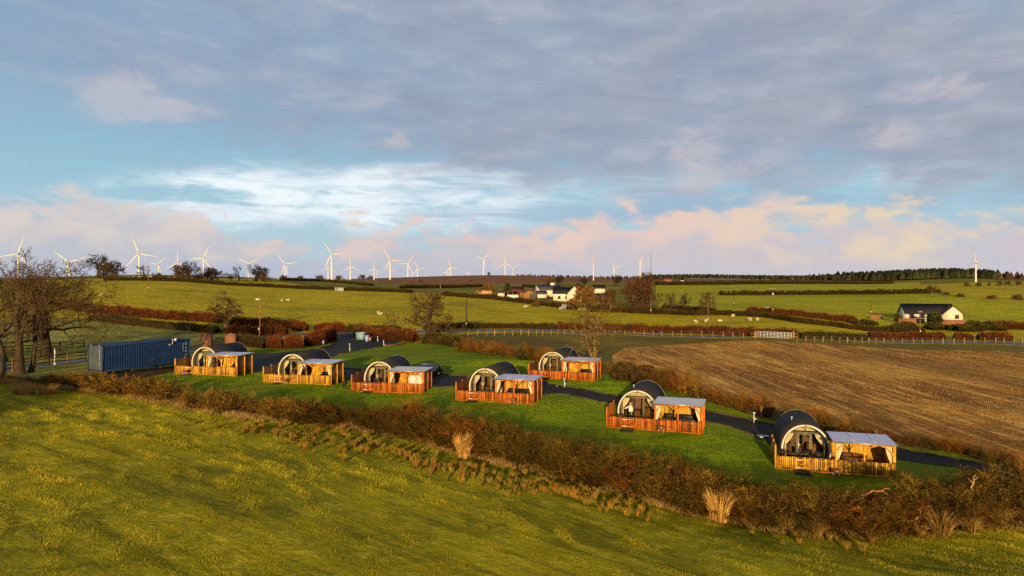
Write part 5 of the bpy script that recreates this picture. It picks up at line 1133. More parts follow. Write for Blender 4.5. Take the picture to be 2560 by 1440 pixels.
# ---------------------------------------------------------------- container, gates, fences, bins, lights
M['navy'] = surf('navy_container_paint', (.010, .033, .110), .6, .25, 1.2, spec=.2, bump=.01, bs=6)
M['navy_dull'] = surf('faded_container_paint', (.075, .095, .115), .6, .25, 1.2, spec=.3)
M['rust'] = surf('rust', (.30, .11, .045), .8, .4, 5)
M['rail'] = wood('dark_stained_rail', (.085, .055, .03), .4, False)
M['post_lit'] = wood('bright_fence_post', (.46, .28, .12), .25, False)
M['pole'] = wood('creosoted_pole', (.20, .11, .055), .35, False)
M['pole_dark'] = wood('dark_pole', (.05, .04, .03), .35, False)
def brick(name, c, m_c):
    m, g, b = newmat(name); tc = g.node('ShaderNodeTexCoord').outputs['Object']
    n = g.node('ShaderNodeTexBrick'); sp = g.node('ShaderNodeSeparateXYZ'); g.put(sp.inputs[0], tc)
    g.put(n.inputs['Vector'], g.vec(g.m('ADD', sp.outputs[0], sp.outputs[1]), sp.outputs[2])); n.inputs['Color1'].default_value = (*c, 1); n.inputs['Color2'].default_value = (*[x*.6 for x in c], 1); n.inputs['Mortar'].default_value = (*m_c, 1)
    n.inputs['Scale'].default_value = 2.6; n.inputs['Mortar Size'].default_value = .02
    g.put(b.inputs['Base Color'], g.mix(g.m('MULTIPLY', g.smooth(g.noise(tc, 3, 4), .45, .7), .5), n.outputs['Color'], tuple(x*.5 for x in c))); b.inputs['Roughness'].default_value = .85
    return m
M['brick'] = brick('red_brick', (.36, .11, .05), (.36, .28, .2))
M['teal'] = surf('teal_bin_plastic', (.24, .42, .46), .45, .12, 2, spec=.4)
M['teal_dark'] = surf('dark_teal_bin_lid', (.03, .075, .10), .45, .2, 2)
M['bin_blue'] = surf('blue_bin_plastic', (.28, .38, .68), .45, .12, 2, spec=.4)
M['bin_brown'] = surf('brown_bin_plastic', (.10, .045, .025), .5, .2, 2)

# shipping container
n_ = at(257, 77.0); zb = zrow(930.5, 77.0)
Lc, Wc, Hc = 10.4, 3.3, 3.0; azc = R(33.5)
cn = empty('shipping_container', (n_[0], 77.0, zb), 0, 'navy blue corrugated shipping container standing on timber sleepers', 'container')
cn.rotation_euler = (0, 0, math.pi/2-azc)          # local x runs along the long side, local y towards the hidden side
def corrug(mb, p, q, z0, z1, pitch, depth, nrm):
    p = np.array(p, float); q = np.array(q, float); L = np.linalg.norm(q-p); u = (q-p)/L; n = max(2, int(round(L/pitch))); st = L/n; P_ = []
    for i in range(n):
        for f, d in ((0, 0), (.28, 0), (.5, depth), (.78, depth)): P_.append(p+u*(i+f)*st+np.array(nrm)*-d)
    P_.append(q); V = [(a[0], a[1], z0) for a in P_] + [(a[0], a[1], z1) for a in P_]; m = len(P_)
    mb.add(V, [(k, k+1, m+k+1, m+k) for k in range(m-1)])
mb = MB(); corrug(mb, (.12, 0), (Lc-.12, 0), .16, Hc-.12, .285, .045, (0, -1)); corrug(mb, (Lc-.12, Wc), (.12, Wc), .16, Hc-.12, .285, .045, (0, 1)); mb.build('side_panel', M['navy'], cn)
mb = MB(); corrug(mb, (0, Wc-.12), (0, .12), .16, Hc-.12, .24, .035, (-1, 0)); mb.build('end_panel', M['navy_dull'], cn)
mb = MB(); corrug(mb, (Lc, .12), (Lc, Wc-.12), .16, Hc-.12, .24, .03, (1, 0)); mb.build('end_panel', M['navy'], cn)
mb = MB(); mb.box(.02, Lc-.02, .02, Wc-.02, Hc-.1, Hc-.015, (1.3, 1.35, 1.3))
for k in range(34): mb.box(.2+k*.3, .32+k*.3, .1, Wc-.1, Hc-.0149, Hc+.008, (1.35, 1.4, 1.35))
mb.build('roof_panel', M['navy'], cn)
mb = MB()
for x in (-.02, Lc-.12):
    for y in (-.02, Wc-.12): mb.box(x, x+.14, y, y+.14, 0, Hc+.01)
for y in (-.012, Wc-.108):
    for z0, z1 in ((.02, .16), (Hc-.125, Hc-.004)): mb.box(.121, Lc-.121, y, y+.12, z0, z1)
for x in (-.013, Lc-.107):
    for z0, z1 in ((.021, .161), (Hc-.126, Hc-.005)): mb.box(x, x+.12, .121, Wc-.121, z0, z1)
mb.build('frame', M['navy'], cn)
for x in (-.03, Lc-.1):
    for y in (-.03, Wc-.13):
        mb = MB(); mb.box(x, x+.17, y, y+.19, Hc-.1, Hc+.03); mb.build('corner_casting', M['navy'], cn)
for y in (.55, Wc-.85):
    mb = MB(); mb.box(-.04, -.014, y, y+.42, Hc-.11, Hc+.02, (1.6, 1.5, 1.3)); mb.build('rust_patch', M['rust'], cn)
mb = MB(); zz = Hc-.40; rg = np.random.default_rng(3)
for k, hgt in enumerate((.13, .10, .15, .11, .06, .12, .14, .10, .12, .09, .13, .10, .11)):
    z1 = zz; zz -= hgt; mb.box(-.046, -.040, .58, .58+rg.uniform(.10, .15), zz+.02, z1); zz -= .035
mb.build('white_marking', M['white'], cn)
mb = MB(); zz = Hc-.45
for k, hgt in enumerate((.22, .2, .24, .2)): mb.box(Lc-.95, Lc-.87, -.02, -.016, zz-hgt, zz, (.55,)*3); zz -= hgt+.05
zz = Hc-.42
for hgt, gp in ((.3, .25), (.16, .2), (.2, .3), (.14, .1)): mb.box(Lc-.58, Lc-.46, -.02, -.016, zz-hgt, zz, (.7,)*3); zz -= hgt+gp
mb.build('white_marking', M['white'], cn)
mb = MB()
for x in (.25, 3.4, 6.8, 10.1): mb.bar((x, .05 if x > 1 else -.3, -.11), (x, Wc+.1, -.11), .24, .20, (1, 1, 1) if x < 1 else (.4, .4, .4))
o = mb.build('timber_sleeper', M['pole']); o.location = (n_[0], 77.0, zb); o.rotation_euler = cn.rotation_euler; tag(o, 'rough timber sleepers under the blue container', 'sleepers')
mb = MB(); mb.bar((8.0, -.05, Hc-.42), (8.0, -.24, Hc-.42), .05); mb.bar((8.0, -.24, Hc-.44), (8.0, -.24, Hc+.14), .05); mb.bar((8.0, -.24, Hc+.12), (8.35, -.24, Hc+.12), .05)
o = empty('security_camera', (n_[0], 77.0, zb), 0, 'white security camera on a bracket at the top of the blue container', 'camera'); o.rotation_euler = cn.rotation_euler
mb.build('bracket', M['white'], o)
mb = MB(); mb.lathe([(0, 0), (.10, .02), (.12, .12), (.12, .30), (.07, .34), (0, .35)], 12, (1, 1, 1), (8.38, -.24, Hc-.10)); mb.build('dome', M['white'], o)
mb = MB(); mb.box(7.68, 7.86, -.03, -.004, Hc-.62, Hc-.42, (.7, .6, .6)); mb.build('junction_box', M['white'], o)

# rail fences beside the drive
def rail_fence(px_pts, h, rails, label, mat, n_post, lit=None, name='rail_fence'):
    line = np.array([hit(a, b)[:2] for a, b in px_pts]); sg = np.hypot(*np.diff(line, axis=0).T); cum = np.concatenate([[0], np.cumsum(sg)])
    o = empty(name, (line[0][0], line[0][1], hz(*line[0])), 0, label, 'fence'); o0 = np.array((line[0][0], line[0][1], hz(*line[0]))); P_ = []
    for k in range(n_post):
        s = cum[-1]*k/(n_post-1); x = np.interp(s, cum, line[:, 0]); y = np.interp(s, cum, line[:, 1]); P_.append(np.array((x, y, hz(x, y)))-o0)
    for k, p in enumerate(P_):
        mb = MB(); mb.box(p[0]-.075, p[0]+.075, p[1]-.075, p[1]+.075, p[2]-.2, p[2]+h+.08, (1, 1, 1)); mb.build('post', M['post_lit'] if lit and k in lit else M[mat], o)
    for zz in rails:
        for a, b in zip(P_[:-1], P_[1:]):
            mb = MB(); mb.bar(a+np.array((0, -.09, zz)), b+np.array((0, -.09, zz)), .04, .13); mb.build('rail', M[mat], o)
    return o
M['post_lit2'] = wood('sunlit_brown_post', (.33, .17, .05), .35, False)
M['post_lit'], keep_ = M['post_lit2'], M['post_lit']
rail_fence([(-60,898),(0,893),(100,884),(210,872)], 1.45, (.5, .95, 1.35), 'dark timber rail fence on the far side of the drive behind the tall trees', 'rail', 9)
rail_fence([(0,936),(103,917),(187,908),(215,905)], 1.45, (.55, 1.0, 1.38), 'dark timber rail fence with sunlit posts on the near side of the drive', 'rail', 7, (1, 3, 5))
rail_fence([(464,893),(504,884)], 1.5, (.5, .95, 1.4), 'short dark rail fence between the container and the brick pillar', 'rail', 3)
M['post_lit'] = keep_
mb = MB(); p = hit(4, 948); mb.box(p[0]-.3, p[0]+.3, p[1]-.3, p[1]+.3, p[2]-.2, p[2]+2.4); tag(mb.build('gate_post', M['pole_dark']), 'thick dark gate post at the edge of the picture by the rail fence', 'post')
p = hit(137, 912); mb = MB(); mb.lathe([(.10, -.1), (.10, 1.2), (.075, 1.9), (.03, 2.15)], 8); o = mb.build('marker_post', M['white']); o.location = p; tag(o, 'slim pale marker post among the rail fences', 'post')
for px, py, h, dx, lb in [(10, 962, 1.3, .25, 'leaning pale stake by the gate post'), (52, 960, 1.0, .3, 'second leaning stake in the dry grass')]:
    p = hit(px, py); mb = MB(); mb.bar((0, 0, -.2), (dx, 0, h), .09); o = mb.build('fence_stake', M['post_lit2']); o.location = p; tag(o, lb, 'stake')
# brick gate pillars and arched gate
for px, py, hh, lb in [(517, 868, 2.15, 'red brick gate pillar nearest the container with a pale cap'), (578, 866, 2.0, 'red brick gate pillar on the hedge side of the arched gate')]:
    p = hit(px, py); o = empty('brick_pillar', p, -.15, lb, 'gate pillar')
    mb = MB(); mb.box(-.85, .85, -.5, .5, -.3, hh); mb.build('shaft', M['brick'], o); mb = MB(); mb.box(-.92, .92, -.57, .57, hh+.001, hh+.12); mb.box(-.3, .3, -.2, .2, hh+.121, hh+.24, (1.2, 1.2, 1.2)); mb.build('cap', M['brick'], o)
a = hit(530, 868); b = hit(566, 866); o = empty('arched_gate', a, 0, 'black double gate with an arched top between the brick pillars', 'gate'); v = b-a; L = math.hypot(v[0], v[1]); o.rotation_euler = (0, 0, math.atan2(v[1], v[0]))
for k in range(2):
    mb = MB()
    for j in range(8):
        f = (k*8+j+.5)/16; x = f*L; mb.box(x-.045, x+.045, -.03, .03, .1, 1.0+.75*math.sin(math.pi*f))
    for zz in (.25, .95): mb.box(k*L/2+.02, (k+1)*L/2-.02, -.055, -.031, zz-.05, zz+.05)
    mb.build('gate_leaf', M['dark'], o)

# post and wire fences
def wire_fence(px_pts, label, spacing, h, mat='post_lit', skip=(), wires=True, pr=.06, name='stock_fence'):
    line = np.array([hit(a, b)[:2] for a, b in px_pts]); sg = np.hypot(*np.diff(line, axis=0).T); cum = np.concatenate([[0], np.cumsum(sg)])
    o0 = np.array((line[0][0], line[0][1], hz(*line[0]))); o = empty(name, o0, 0, label, 'fence'); n = int(cum[-1]/spacing); Pp = []; rg = np.random.default_rng(n)
    for k in range(n+1):
        s = min(cum[-1], cum[-1]*k/n + rg.normal(0, spacing*.06)); x = np.interp(s, cum, line[:, 0]); y = np.interp(s, cum, line[:, 1]); Pp.append(np.array((x, y, hz(x, y)))-o0)
    for k, p in enumerate(Pp):
        mb = MB(); hh = h*rg.uniform(.92, 1.06); l_ = rg.normal(0, .03); mb.tube([p+np.array((0, 0, -.2)), p+np.array((l_, 0, hh))], pr*rg.uniform(.85, 1.15), 6, (rg.uniform(.7, 1.1),)*3); mb.build('post', M[mat], o)
    if wires:
        mb = MB()
        for zz in (.4, .75, 1.08):
            for a, b in zip(Pp[:-1], Pp[1:]): mb.bar(a+np.array((0, 0, h*zz*.9)), b+np.array((0, 0, h*zz*.9)), .012)
        mb.build('wire', M['metal'], o)
    return o
wire_fence([(1170,842),(1290,840),(1420,838),(1520,838),(1600,839),(1720,842),(1860,846)], 'pale post and wire fence along the roadside before the field gate', 2.25, 1.3, pr=.08)
wire_fence([(1992,855),(2090,857),(2200,859),(2320,860),(2440,859),(2560,860),(2620,861)], 'pale post and wire fence along the roadside past the field gate', 2.1, 1.3, pr=.08)
wire_fence([(1900,1046),(2050,1082),(2240,1116),(2420,1148),(2560,1180)], 'mossy posts standing in the ragged hedgerow by the stubble', 7.5, 1.35, 'post_lit2', wires=False, pr=.07)
wire_fence([(1830,782),(1960,800),(2080,820),(2200,834)], 'thin grey posts beside the hedge above the sheep strip', 6, 1.2, 'rail', wires=False, pr=.06)
wire_fence([(1210,748),(1280,756),(1340,762)], 'thin pale posts beside the farmyard hedge', 5, 1.4, 'rail', wires=False, pr=.08)
# metal field gates
def field_gate(px0, py0, px1, py1, h, bars, panels, label, mat='metal', t=.09):
    a = hit(px0, py0); b = hit(px1, py1); v = b-a; L = math.hypot(v[0], v[1]); o = empty('field_gate', a, math.atan2(v[1], v[0]), label, 'gate'); sl_ = v[2]/L
    for k in range(bars):
        zz = .25+(h-.25)*k/(bars-1); mb = MB(); mb.bar((0, 0, zz), (L, 0, zz+v[2]), t*.8); mb.build('rail', M[mat], o)
    for k in range(panels+1):
        x = L*k/panels; mb = MB(); mb.bar((x, -.01, .2+sl_*x), (x, -.01, h+sl_*x+.03), t); mb.build('upright', M[mat], o)
    return o
M['gate_paint'] = surf('pale_grey_gate', (.62, .66, .72), .4, .1, 2)
field_gate(1893, 845, 1979, 849, 1.45, 5, 10, 'long pale metal gates of the stubble field with ten panels', 'gate_paint', .10)
for px, lb in [(1888, 'timber gate post with rails at the start of the long field gates'), (1984, 'timber gate post with rails past the end of the long field gates')]:
    p = hit(px, 847); mb = MB(); mb.box(-.14, .14, -.1, .1, -.2, 1.7); mb.bar((-.9, 0, .5), (.9, 0, .5), .12); mb.bar((-.9, .02, 1.1), (.9, .02, 1.1), .12); o = mb.build('gate_post', M['post_lit']); o.location = p; tag(o, lb, 'gate post')
field_gate(838, 728, 858, 729, 1.5, 5, 2, 'distant pale gate in the top hedge of the sheep pasture', 'gate_paint', .2)
field_gate(1405, 772, 1430, 773, 1.4, 5, 3, 'pale gate in the hedge below the farmhouse', 'gate_paint', .14)
for k, (px, py, h, lb) in enumerate([(1920, 779, 14, 'grey metal hurdle in the copper hedge gap')]):
    field_gate(px-8, py, px+8, py, 1.4, 4, 4, lb, 'gate_paint', .12)

# bins by the junction
def wheel(mb_parent, x, y, r, w_, name='wheel'):
    mb = MB(); mb.tube([(x, y-w_/2, r), (x, y+w_/2, r)], r, 12); return mb.build(name, M['rubber'], mb_parent)
p = hit(903, 851); o = empty('waste_container', p, -.28, 'large teal four wheeled waste bin beside the copper hedge', 'bin')
mb = MB(); mb.prism([(-.70, .16), (.70, .16), (.86, 1.35), (-.86, 1.35)], 'y', -.55, .55); mb.build('tub', M['teal'], o)
mb = MB(); mb.prism([(-.9, 1.36), (.9, 1.36), (.86, 1.5), (.3, 1.62), (-.86, 1.52)], 'y', -.62, .62, (1.1, 1.1, 1.1)); mb.build('lid', M['teal'], o)
mb = MB(); mb.box(.70, .9, -.5, .5, .2, 1.34); mb.build('side_panel', M['teal_dark'], o)
for x in (-.55, .55):
    for y in (-.4, .4): wheel(o, x, y, .1, .06)
for px, py, mt, s_, lb in [(918, 855, 'bin_blue', 1.15, 'blue wheelie bin standing next to the large teal waste bin'), (926, 855, 'bin_brown', 1.0, 'small brown wheelie bin outermost of the bins')]:
    p = hit(px, py); o = empty('wheelie_bin', p, -.2, lb, 'bin'); o.scale = (s_,)*3
    mb = MB(); mb.prism([(-.22, .08), (.22, .08), (.30, 1.0), (-.30, 1.0)], 'y', -.28, .32); mb.build('tub', M[mt], o)
    mb = MB(); mb.prism([(-.33, 1.001), (.33, 1.001), (.30, 1.10), (-.30, 1.10)], 'y', -.34, .38); mb.build('lid', M[mt], o)
    for x in (-.27, .27): mb = MB(); mb.tube([(x-.03, .3, .12), (x+.03, .3, .12)], .12, 10); mb.build('wheel', M['rubber'], o)
    mb = MB(); mb.box(-.12, .12, -.33, -.285, .45, .75); mb.build('label_panel', M['white'], o)
# lane lights
for px, py, h, lb in [(874, 880, 21, 'white lane light on the lawn edge behind the second pod'), (944, 854, 12, 'white lane light at the foot of the copper hedge behind the bins'), (959, 866, 15, 'white lane light at the end of the low timber kerb'), (925, 938, 24, 'white lane light behind the third pod\'s side screen'), (1411, 968, 20, 'white lane light in front of the set-back pod'), (1885, 1056, 24, 'white lane light between the last two pods'), (2189, 1104, 22, 'white lane light showing above the last pergola roof')]:
    p = hit(px, py); hh = max(.95, h/FPX*p[1]); o = empty('lane_light', p, 0, lb, 'light', 'white post lights along the lane')
    mb = MB(); mb.tube([(0, 0, -.1), (0, 0, hh-.12)], .045, 8); mb.build('post', M['white'], o)
    mb = MB(); mb.lathe([(.05, hh-.13), (.11, hh-.10), (.13, hh-.02), (.05, hh), (0, hh)], 10); mb.build('lamp_head', M['white'], o)
    mb = MB(); mb.box(.05, .20, -.05, .05, hh*.32, hh*.32+.1); mb.build('socket', M['white'], o)
for i, (px, py, r_, lb) in enumerate([(1404, 964, .07, 'white stone by the lane light before the set-back pod'), (1392, 966, .06, 'smaller white stone by the lane light before the set-back pod'), (1893, 1050, .08, 'white stone beside the lane light between the last two pods')]):
    p = hit(px, py); mb = MB(); mb.ball((0, 0, r_*.5), (r_*1.2, r_, r_*.7), 8); o = mb.build('painted_stone', M['white']); o.location = p; tag(o, lb, 'stone')
a = hit(960, 866); b = hit(1004, 862); mb = MB(); mb.bar(a+np.array((0, 0, .12)), b+np.array((0, 0, .12)), .2, .26); mb.bar(b+np.array((-.3, 0, .2)), b+np.array((.35, 0, .2)), .45, .45, (.4, .4, .4)); tag(mb.build('timber_kerb', M['pole']), 'low timber kerb log at the corner of the lawn by the bins', 'kerb')
# kerb edging of the lane
kb = MB()
for seq in (lane_up[10:], lane_lo[1:-1]):
    q = np.array([hit(a, b) for a, b in seq])
    for k in range(len(q)-1):
        L = np.linalg.norm(q[k+1]-q[k]); m_ = max(1, int(L/2.5))
        for j in range(m_):
            a = q[k]+(q[k+1]-q[k])*j/m_; b = q[k]+(q[k+1]-q[k])*(j+1)/m_; a[2] = hz(a[0], a[1])+.03; b[2] = hz(b[0], b[1])+.03
            kb.bar(a, b, .10, .16)
kind(kb.build('lane_kerb', M['deck']), 'structure')
p = hit(808, 868); o = empty('notice_board', p, 0, 'small pale notice board in front of the copper hedge by the junction', 'sign'); mb = MB(); mb.box(-.16, .16, -.02, .02, .55, 1.15); mb.build('panel', M['teal'], o); mb = MB(); mb.bar((0, .04, -.1), (0, .04, 1.0), .07); mb.build('post', M['pole'], o)
p = hit(1037, 838); mb = MB(); mb.bar((-.6, 0, 0), (.55, 0, 2.0), .13); o = mb.build('leaning_post', M['post_lit']); o.location = p; tag(o, 'leaning pale post by the road beyond the spreading tree', 'post')
p = hit(1905, 1092); mb = MB(); mb.lathe([(0, .0), (.5, .0), (.5, .09), (0, .1)], 14, (1, 1, 1), (0, 0, 0), 1.2, .8); o = mb.build('manhole_cover', M['metal']); o.location = p; tag(o, 'pale drain cover at the lane edge before the last pod', 'drain cover')

# utility poles
def pole(px, py, top, label, cross=0, lamp=False, mat='pole', lean=0., insul=True, r=.14, box=False, D=None):
    p = hit(px, py) if D is None else np.array(((px-1280)/FPX*D, D, zrow(py, D))); h = (py-top)/FPX*p[1]; o = empty('utility_pole' if not lamp else 'street_lamp', p, 0, label, 'utility pole' if not lamp else 'street lamp')
    mb = MB(); mb.tube([(0, 0, -.3), (lean*h, 0, h)], [r, r*.75], 8); mb.build('pole', M[mat], o)
    if cross: mb = MB(); mb.bar((lean*h-cross/2, -.12, h-.25), (lean*h+cross/2, -.12, h-.25), .12); mb.build('crossarm', M[mat], o)
    if cross and insul:
        for f in (-.45, 0, .45): mb = MB(); mb.lathe([(.05, h-.19), (.07, h-.08), (.04, h+.02), (0, h+.03)], 8, (1, 1, 1), (lean*h+f*cross, -.12, 0)); mb.build('insulator', M['white'], o)
    if lamp:
        mb = MB(); mb.bar((lean*h, 0, h-.1), (lean*h-.35, -.25, h+.05), .07); mb.build('bracket', M['metal'], o); mb = MB(); mb.ball((lean*h-.5, -.35, h+.05), (.5, .22, .17), 10); mb.build('lamp_head', M['white'], o)
        mb = MB(); mb.bar((lean*h-.25, -.1, h-1.2), (lean*h+.2, -.1, h-1.2), .08); mb.build('crossarm', M['metal'], o)
    if box: mb = MB(); mb.box(-.28, .10, -.5, -.13, h-2.0, h-1.4); mb.build('transformer', M['white'], o)
    mb = MB(); mb.box(-.12, .12, -.22, -.15, 1.6, 2.0); mb.build('sign_plate', M['white'], o)
    return o
pole(648, 846, 749, 'leaning wooden lamp post behind the front copper hedge', 0, True, 'post_lit2', .045, r=.13)
pole(371, 733, 663, 'wooden utility pole alone in the upper sheep pasture', 1.4)
pole(1166, 829, 750, 'dark wooden pole without crossarm beside the road', 0, mat='pole_dark')
pole(1770, 814, 752, 'brown utility pole behind the roadside hedge among sheep', 0)
pole(1932, 788, 721, 'tall utility pole with a transformer by the copper hedge', 1.6, box=True)
pole(2300, 846, 778, 'utility pole in front of the white bungalow', .8)
pole(2177, 793, 754, 'thin dark pole by the bungalow garden wall', 0, mat='pole_dark', r=.10)
pole(1835, 770, 738, 'thin dark pole in the green field past the farm', 0, mat='pole_dark', r=.12)
pole(1627, 790, 735, 'thin brown pole between the large dense tree and the sheep strip', 0, r=.10)
pole(1101, 727, 704, 'small far pole with a pale cap on the field below the moor', 0, r=.2)
o = pole(1627, 696, 633, 'very thin lattice mast on the skyline past the last small turbine', 0, mat='pole_dark', r=.35, D=1180); o.name = 'radio_mast'; o['category'] = 'mast'
# ---------------------------------------------------------------- sheep
M['wool'] = surf('cream_fleece', (.70, .60, .44), .95, .15, 6, bump=.03, bs=18)
M['sheep_dark'] = surf('dark_sheep_face', (.12, .10, .08), .8, .2, 6)
SV = [(0,0,.58),(-.28,0,.60),(.28,0,.62),(.46,0,.70),(.60,0,.62),(.74,0,.50),(.26,.12,.34),(.26,.12,.02),(.26,-.12,.34),(.26,-.12,.02),(-.28,.13,.36),(-.32,.13,.20),(-.28,.13,.02),(-.28,-.13,.36),(-.32,-.13,.20),(-.28,-.13,.02),(-.46,0,.56),(.58,.10,.66),(.58,-.10,.66)]
SE = [(0,1),(0,2),(2,3),(3,4),(4,5),(2,6),(6,7),(2,8),(8,9),(1,10),(10,11),(11,12),(1,13),(13,14),(14,15),(1,16),(4,17),(4,18)]
SR = [.27,.25,.24,.16,.095,.06,.06,.035,.06,.035,.075,.045,.035,.075,.045,.035,.06,.03,.03]
sheep_me = skin_mesh('sheep', SV, SE, SR, 1); sheep_me.materials.append(M['wool'])
GS = 'sheep grazing in the pasture strips'
for i, (px, py, rz, s_, lb) in enumerate([(705, 754, 2.6, 1, 'first of a pair of sheep grazing high in the big pasture'), (719, 754, .3, 1.15, 'second of the pair of sheep high in the big pasture'), (945, 785, 2.2, 1.1, 'sheep grazing behind another near the bare oak'), (951, 789, .6, 1.2, 'front sheep of the couple near the spreading bare tree'), (251, 743, .2, 1.3, 'lone sheep lying beyond the tall bare trees'),
    (1311, 770, .1, 1, 'sheep of a couple below the farm barns'), (1317, 769, 2.8, 1, 'second sheep of the couple below the farm barns'), (1401, 774, .3, 1.1, 'sheep below the farmhouse gate'), (1448, 775, .2, .9, 'sheep close to the hedge under the farm trees'), (1462, 776, 3.0, .9, 'another sheep close to the hedge under the farm trees'),
    (1740, 808, 2.4, 1.2, 'sheep before the roadside pole in the strip field'), (1765, 806, .4, 1.2, 'sheep just beside the roadside pole in the strip field'), (1801, 807, 2.9, 1.2, 'sheep just past the roadside pole in the strip field'), (1832, 793, .3, 1.2, 'sheep by the dark hedge in the strip field'), (1875, 803, 2.2, 1.3, 'bigger sheep of two far along the strip field'), (1894, 802, .7, 1.2, 'last sheep along the strip field'), (1897, 781, .5, 1.2, 'sheep standing by the copper hedge gap')]):
    p = hit(px, py); o = link('sheep', sheep_me, []); o.location = p; o.rotation_euler = (0, 0, rz); o.scale = (.9*s_,)*3; tag(o, lb, 'sheep', GS)
rs = np.random.default_rng(77)
for k in range(26):
    px = rs.uniform(320, 470) if k < 16 else rs.uniform(690, 880); py = 694 if k < 16 else rs.uniform(697, 700); p = hit(px, py+rs.uniform(0, 2))
    if p[1] < 900: o = link('sheep', sheep_me, []); o.location = p; o.rotation_euler = (0, 0, rs.uniform(0, 6)); o.scale = (1.3,)*3; tag(o, 'tiny far sheep on the skyline field under the turbines', 'sheep', 'far sheep on the skyline field')

# ---------------------------------------------------------------- buildings
M['render'] = surf('white_roughcast', (.80, .76, .62), .8, .08, 1.5)
M['slate'] = surf('dark_slate_roof', (.035, .028, .028), .7, .35, 3, stretch=(1, 4, 4))
M['slate_blue'] = surf('blue_slate_roof', (.08, .085, .11), .6, .3, 3)
M['red_tin'] = surf('rusty_red_tin_roof', (.16, .045, .035), .65, .35, 2, stretch=(5, .6, 1))
M['barn_wood'] = surf('orange_barn_boards', (.36, .17, .07), .8, .35, 3, stretch=(4, 4, .6))
M['green_door'] = surf('green_barn_door', (.04, .11, .085), .6, .2, 3)
M['pane'] = surf('dark_window_glass', (.035, .045, .06), .12, .3, 2, spec=.6)
M['ochre'] = surf('ochre_trailer', (.62, .36, .13), .7, .2, 3)
M['red'] = surf('red_car_paint', (.45, .03, .03), .35, .1, 2, spec=.5)
M['black'] = surf('black_car_paint', (.012, .012, .014), .22, .1, 2, spec=.6, coat=.6)
M['tyre'] = surf('tyre', (.02, .02, .02), .85, .2, 6)

def house(loc, rz, L, W, he, hr, wall, roof, label, name='house', wins=(), doors=(), chim=(), over=.3, cat='house', gable_wins=(), group=None):
    """gabled building; local x along the ridge, front faces -y; openings are framed panes set into the wall face"""
    o = empty(name, loc, rz, label, cat, group)
    mb = MB(); mb.prism([(0, -.4), (0, he), (W/2, hr), (W, he), (W, -.4)], 'x', 0, L); mb.build('wall', M[wall], o)
    mb = MB()
    for s0, s1 in (((-over, he-over*(hr-he)/(W/2)), (W/2, hr)), ((W+over, he-over*(hr-he)/(W/2)), (W/2, hr))):
        (u0, z0), (u1, z1) = s0, s1; V = [(-over, u0, z0+.03), (L+over, u0, z0+.03), (L+over, u1, z1+.03), (-over, u1, z1+.03)]; V += [(a, b, c+.16) for a, b, c in V]
        mb.add(V, [(0,3,2,1),(4,5,6,7),(0,1,5,4),(1,2,6,5),(2,3,7,6),(3,0,4,7)])
    rf = mb.build('roof', M[roof], o)
    for x, w_, d_, h_ in chim:
        mb = MB(); mb.box(x-w_/2, x+w_/2, W/2-d_/2, W/2+d_/2, hr-1.0, hr+h_); ch = mb.build('chimney', M[wall], rf)
        mb = MB(); mb.box(x-w_/2-.06, x+w_/2+.06, W/2-d_/2-.06, W/2+d_/2+.06, hr+h_+.001, hr+h_+.12); mb.lathe([(.12, hr+h_+.12), (.10, hr+h_+.55), (.06, hr+h_+.55)], 8, (1, 1, 1), (x, W/2, 0)); mb.build('chimney_pot', M['barn_wood'], ch)
    for x, z0, w_, h_ in wins:
        mb = MB()
        for b_ in ((x-.07, x, z0, z0+h_), (x+w_, x+w_+.07, z0, z0+h_), (x-.07, x+w_+.07, z0+h_, z0+h_+.07), (x-.12, x+w_+.12, z0-.09, z0), (x+w_/2-.03, x+w_/2+.03, z0, z0+h_)): mb.box(b_[0], b_[1], -.06, .02, b_[2], b_[3])
        f = mb.build('window', M['dark'], o); mb = MB(); mb.box(x+.001, x+w_/2-.031, -.03, -.01, z0+.001, z0+h_-.001); mb.box(x+w_/2+.031, x+w_-.001, -.03, -.01, z0+.001, z0+h_-.001); mb.build('pane', M['pane'], f)
    for y, z0, w_, h_ in gable_wins:
        mb = MB()
        for b_ in ((y-.07, y, z0, z0+h_), (y+w_, y+w_+.07, z0, z0+h_), (y-.07, y+w_+.07, z0+h_, z0+h_+.07), (y-.1, y+w_+.1, z0-.09, z0)): mb.box(L-.02, L+.06, b_[0], b_[1], b_[2], b_[3])
        f = mb.build('window', M['barn_wood'], o); mb = MB(); mb.box(L+.01, L+.03, y+.001, y+w_-.001, z0+.001, z0+h_-.001); mb.build('pane', M['pane'], f)
    for x, w_, h_, mt in doors:
        mb = MB(); mb.box(x, x+w_, -.05, .02, 0, h_); d2 = mb.build('door', M[mt], o); mb = MB(); mb.box(x+w_-.16, x+w_-.08, -.10, -.051, 1.0, 1.12); mb.build('handle', M['metal'], d2)
    return o
# bungalow: front wall square to the view, gable turned towards it
D = 213; a = at(2264, D); z0 = zrow(801, D)
B = house((a[0], D, z0), -R(14), 14.6, 7.6, 2.5, 5.4, 'render', 'slate', 'long white bungalow with a dark slate roof in front of the green field', 'bungalow',
      wins=((1.2, .85, 1.3, 1.2), (4.2, .85, 1.5, 1.2), (9.3, .85, 1.2, 1.2)), doors=((6.3, 1.0, 2.05, 'dark'), (7.4, 1.4, 2.05, 'white')), gable_wins=((4.6, .9, 1.1, 1.2),), over=.45)
B.scale = (.93, .93, .93)
mb = MB(); mb.box(6.0, 9.0, -1.3, -.05, 2.28, 2.42); mb.bar((6.1, -1.2, 0), (6.1, -1.2, 2.3), .12); mb.build('porch', M['slate'], B)
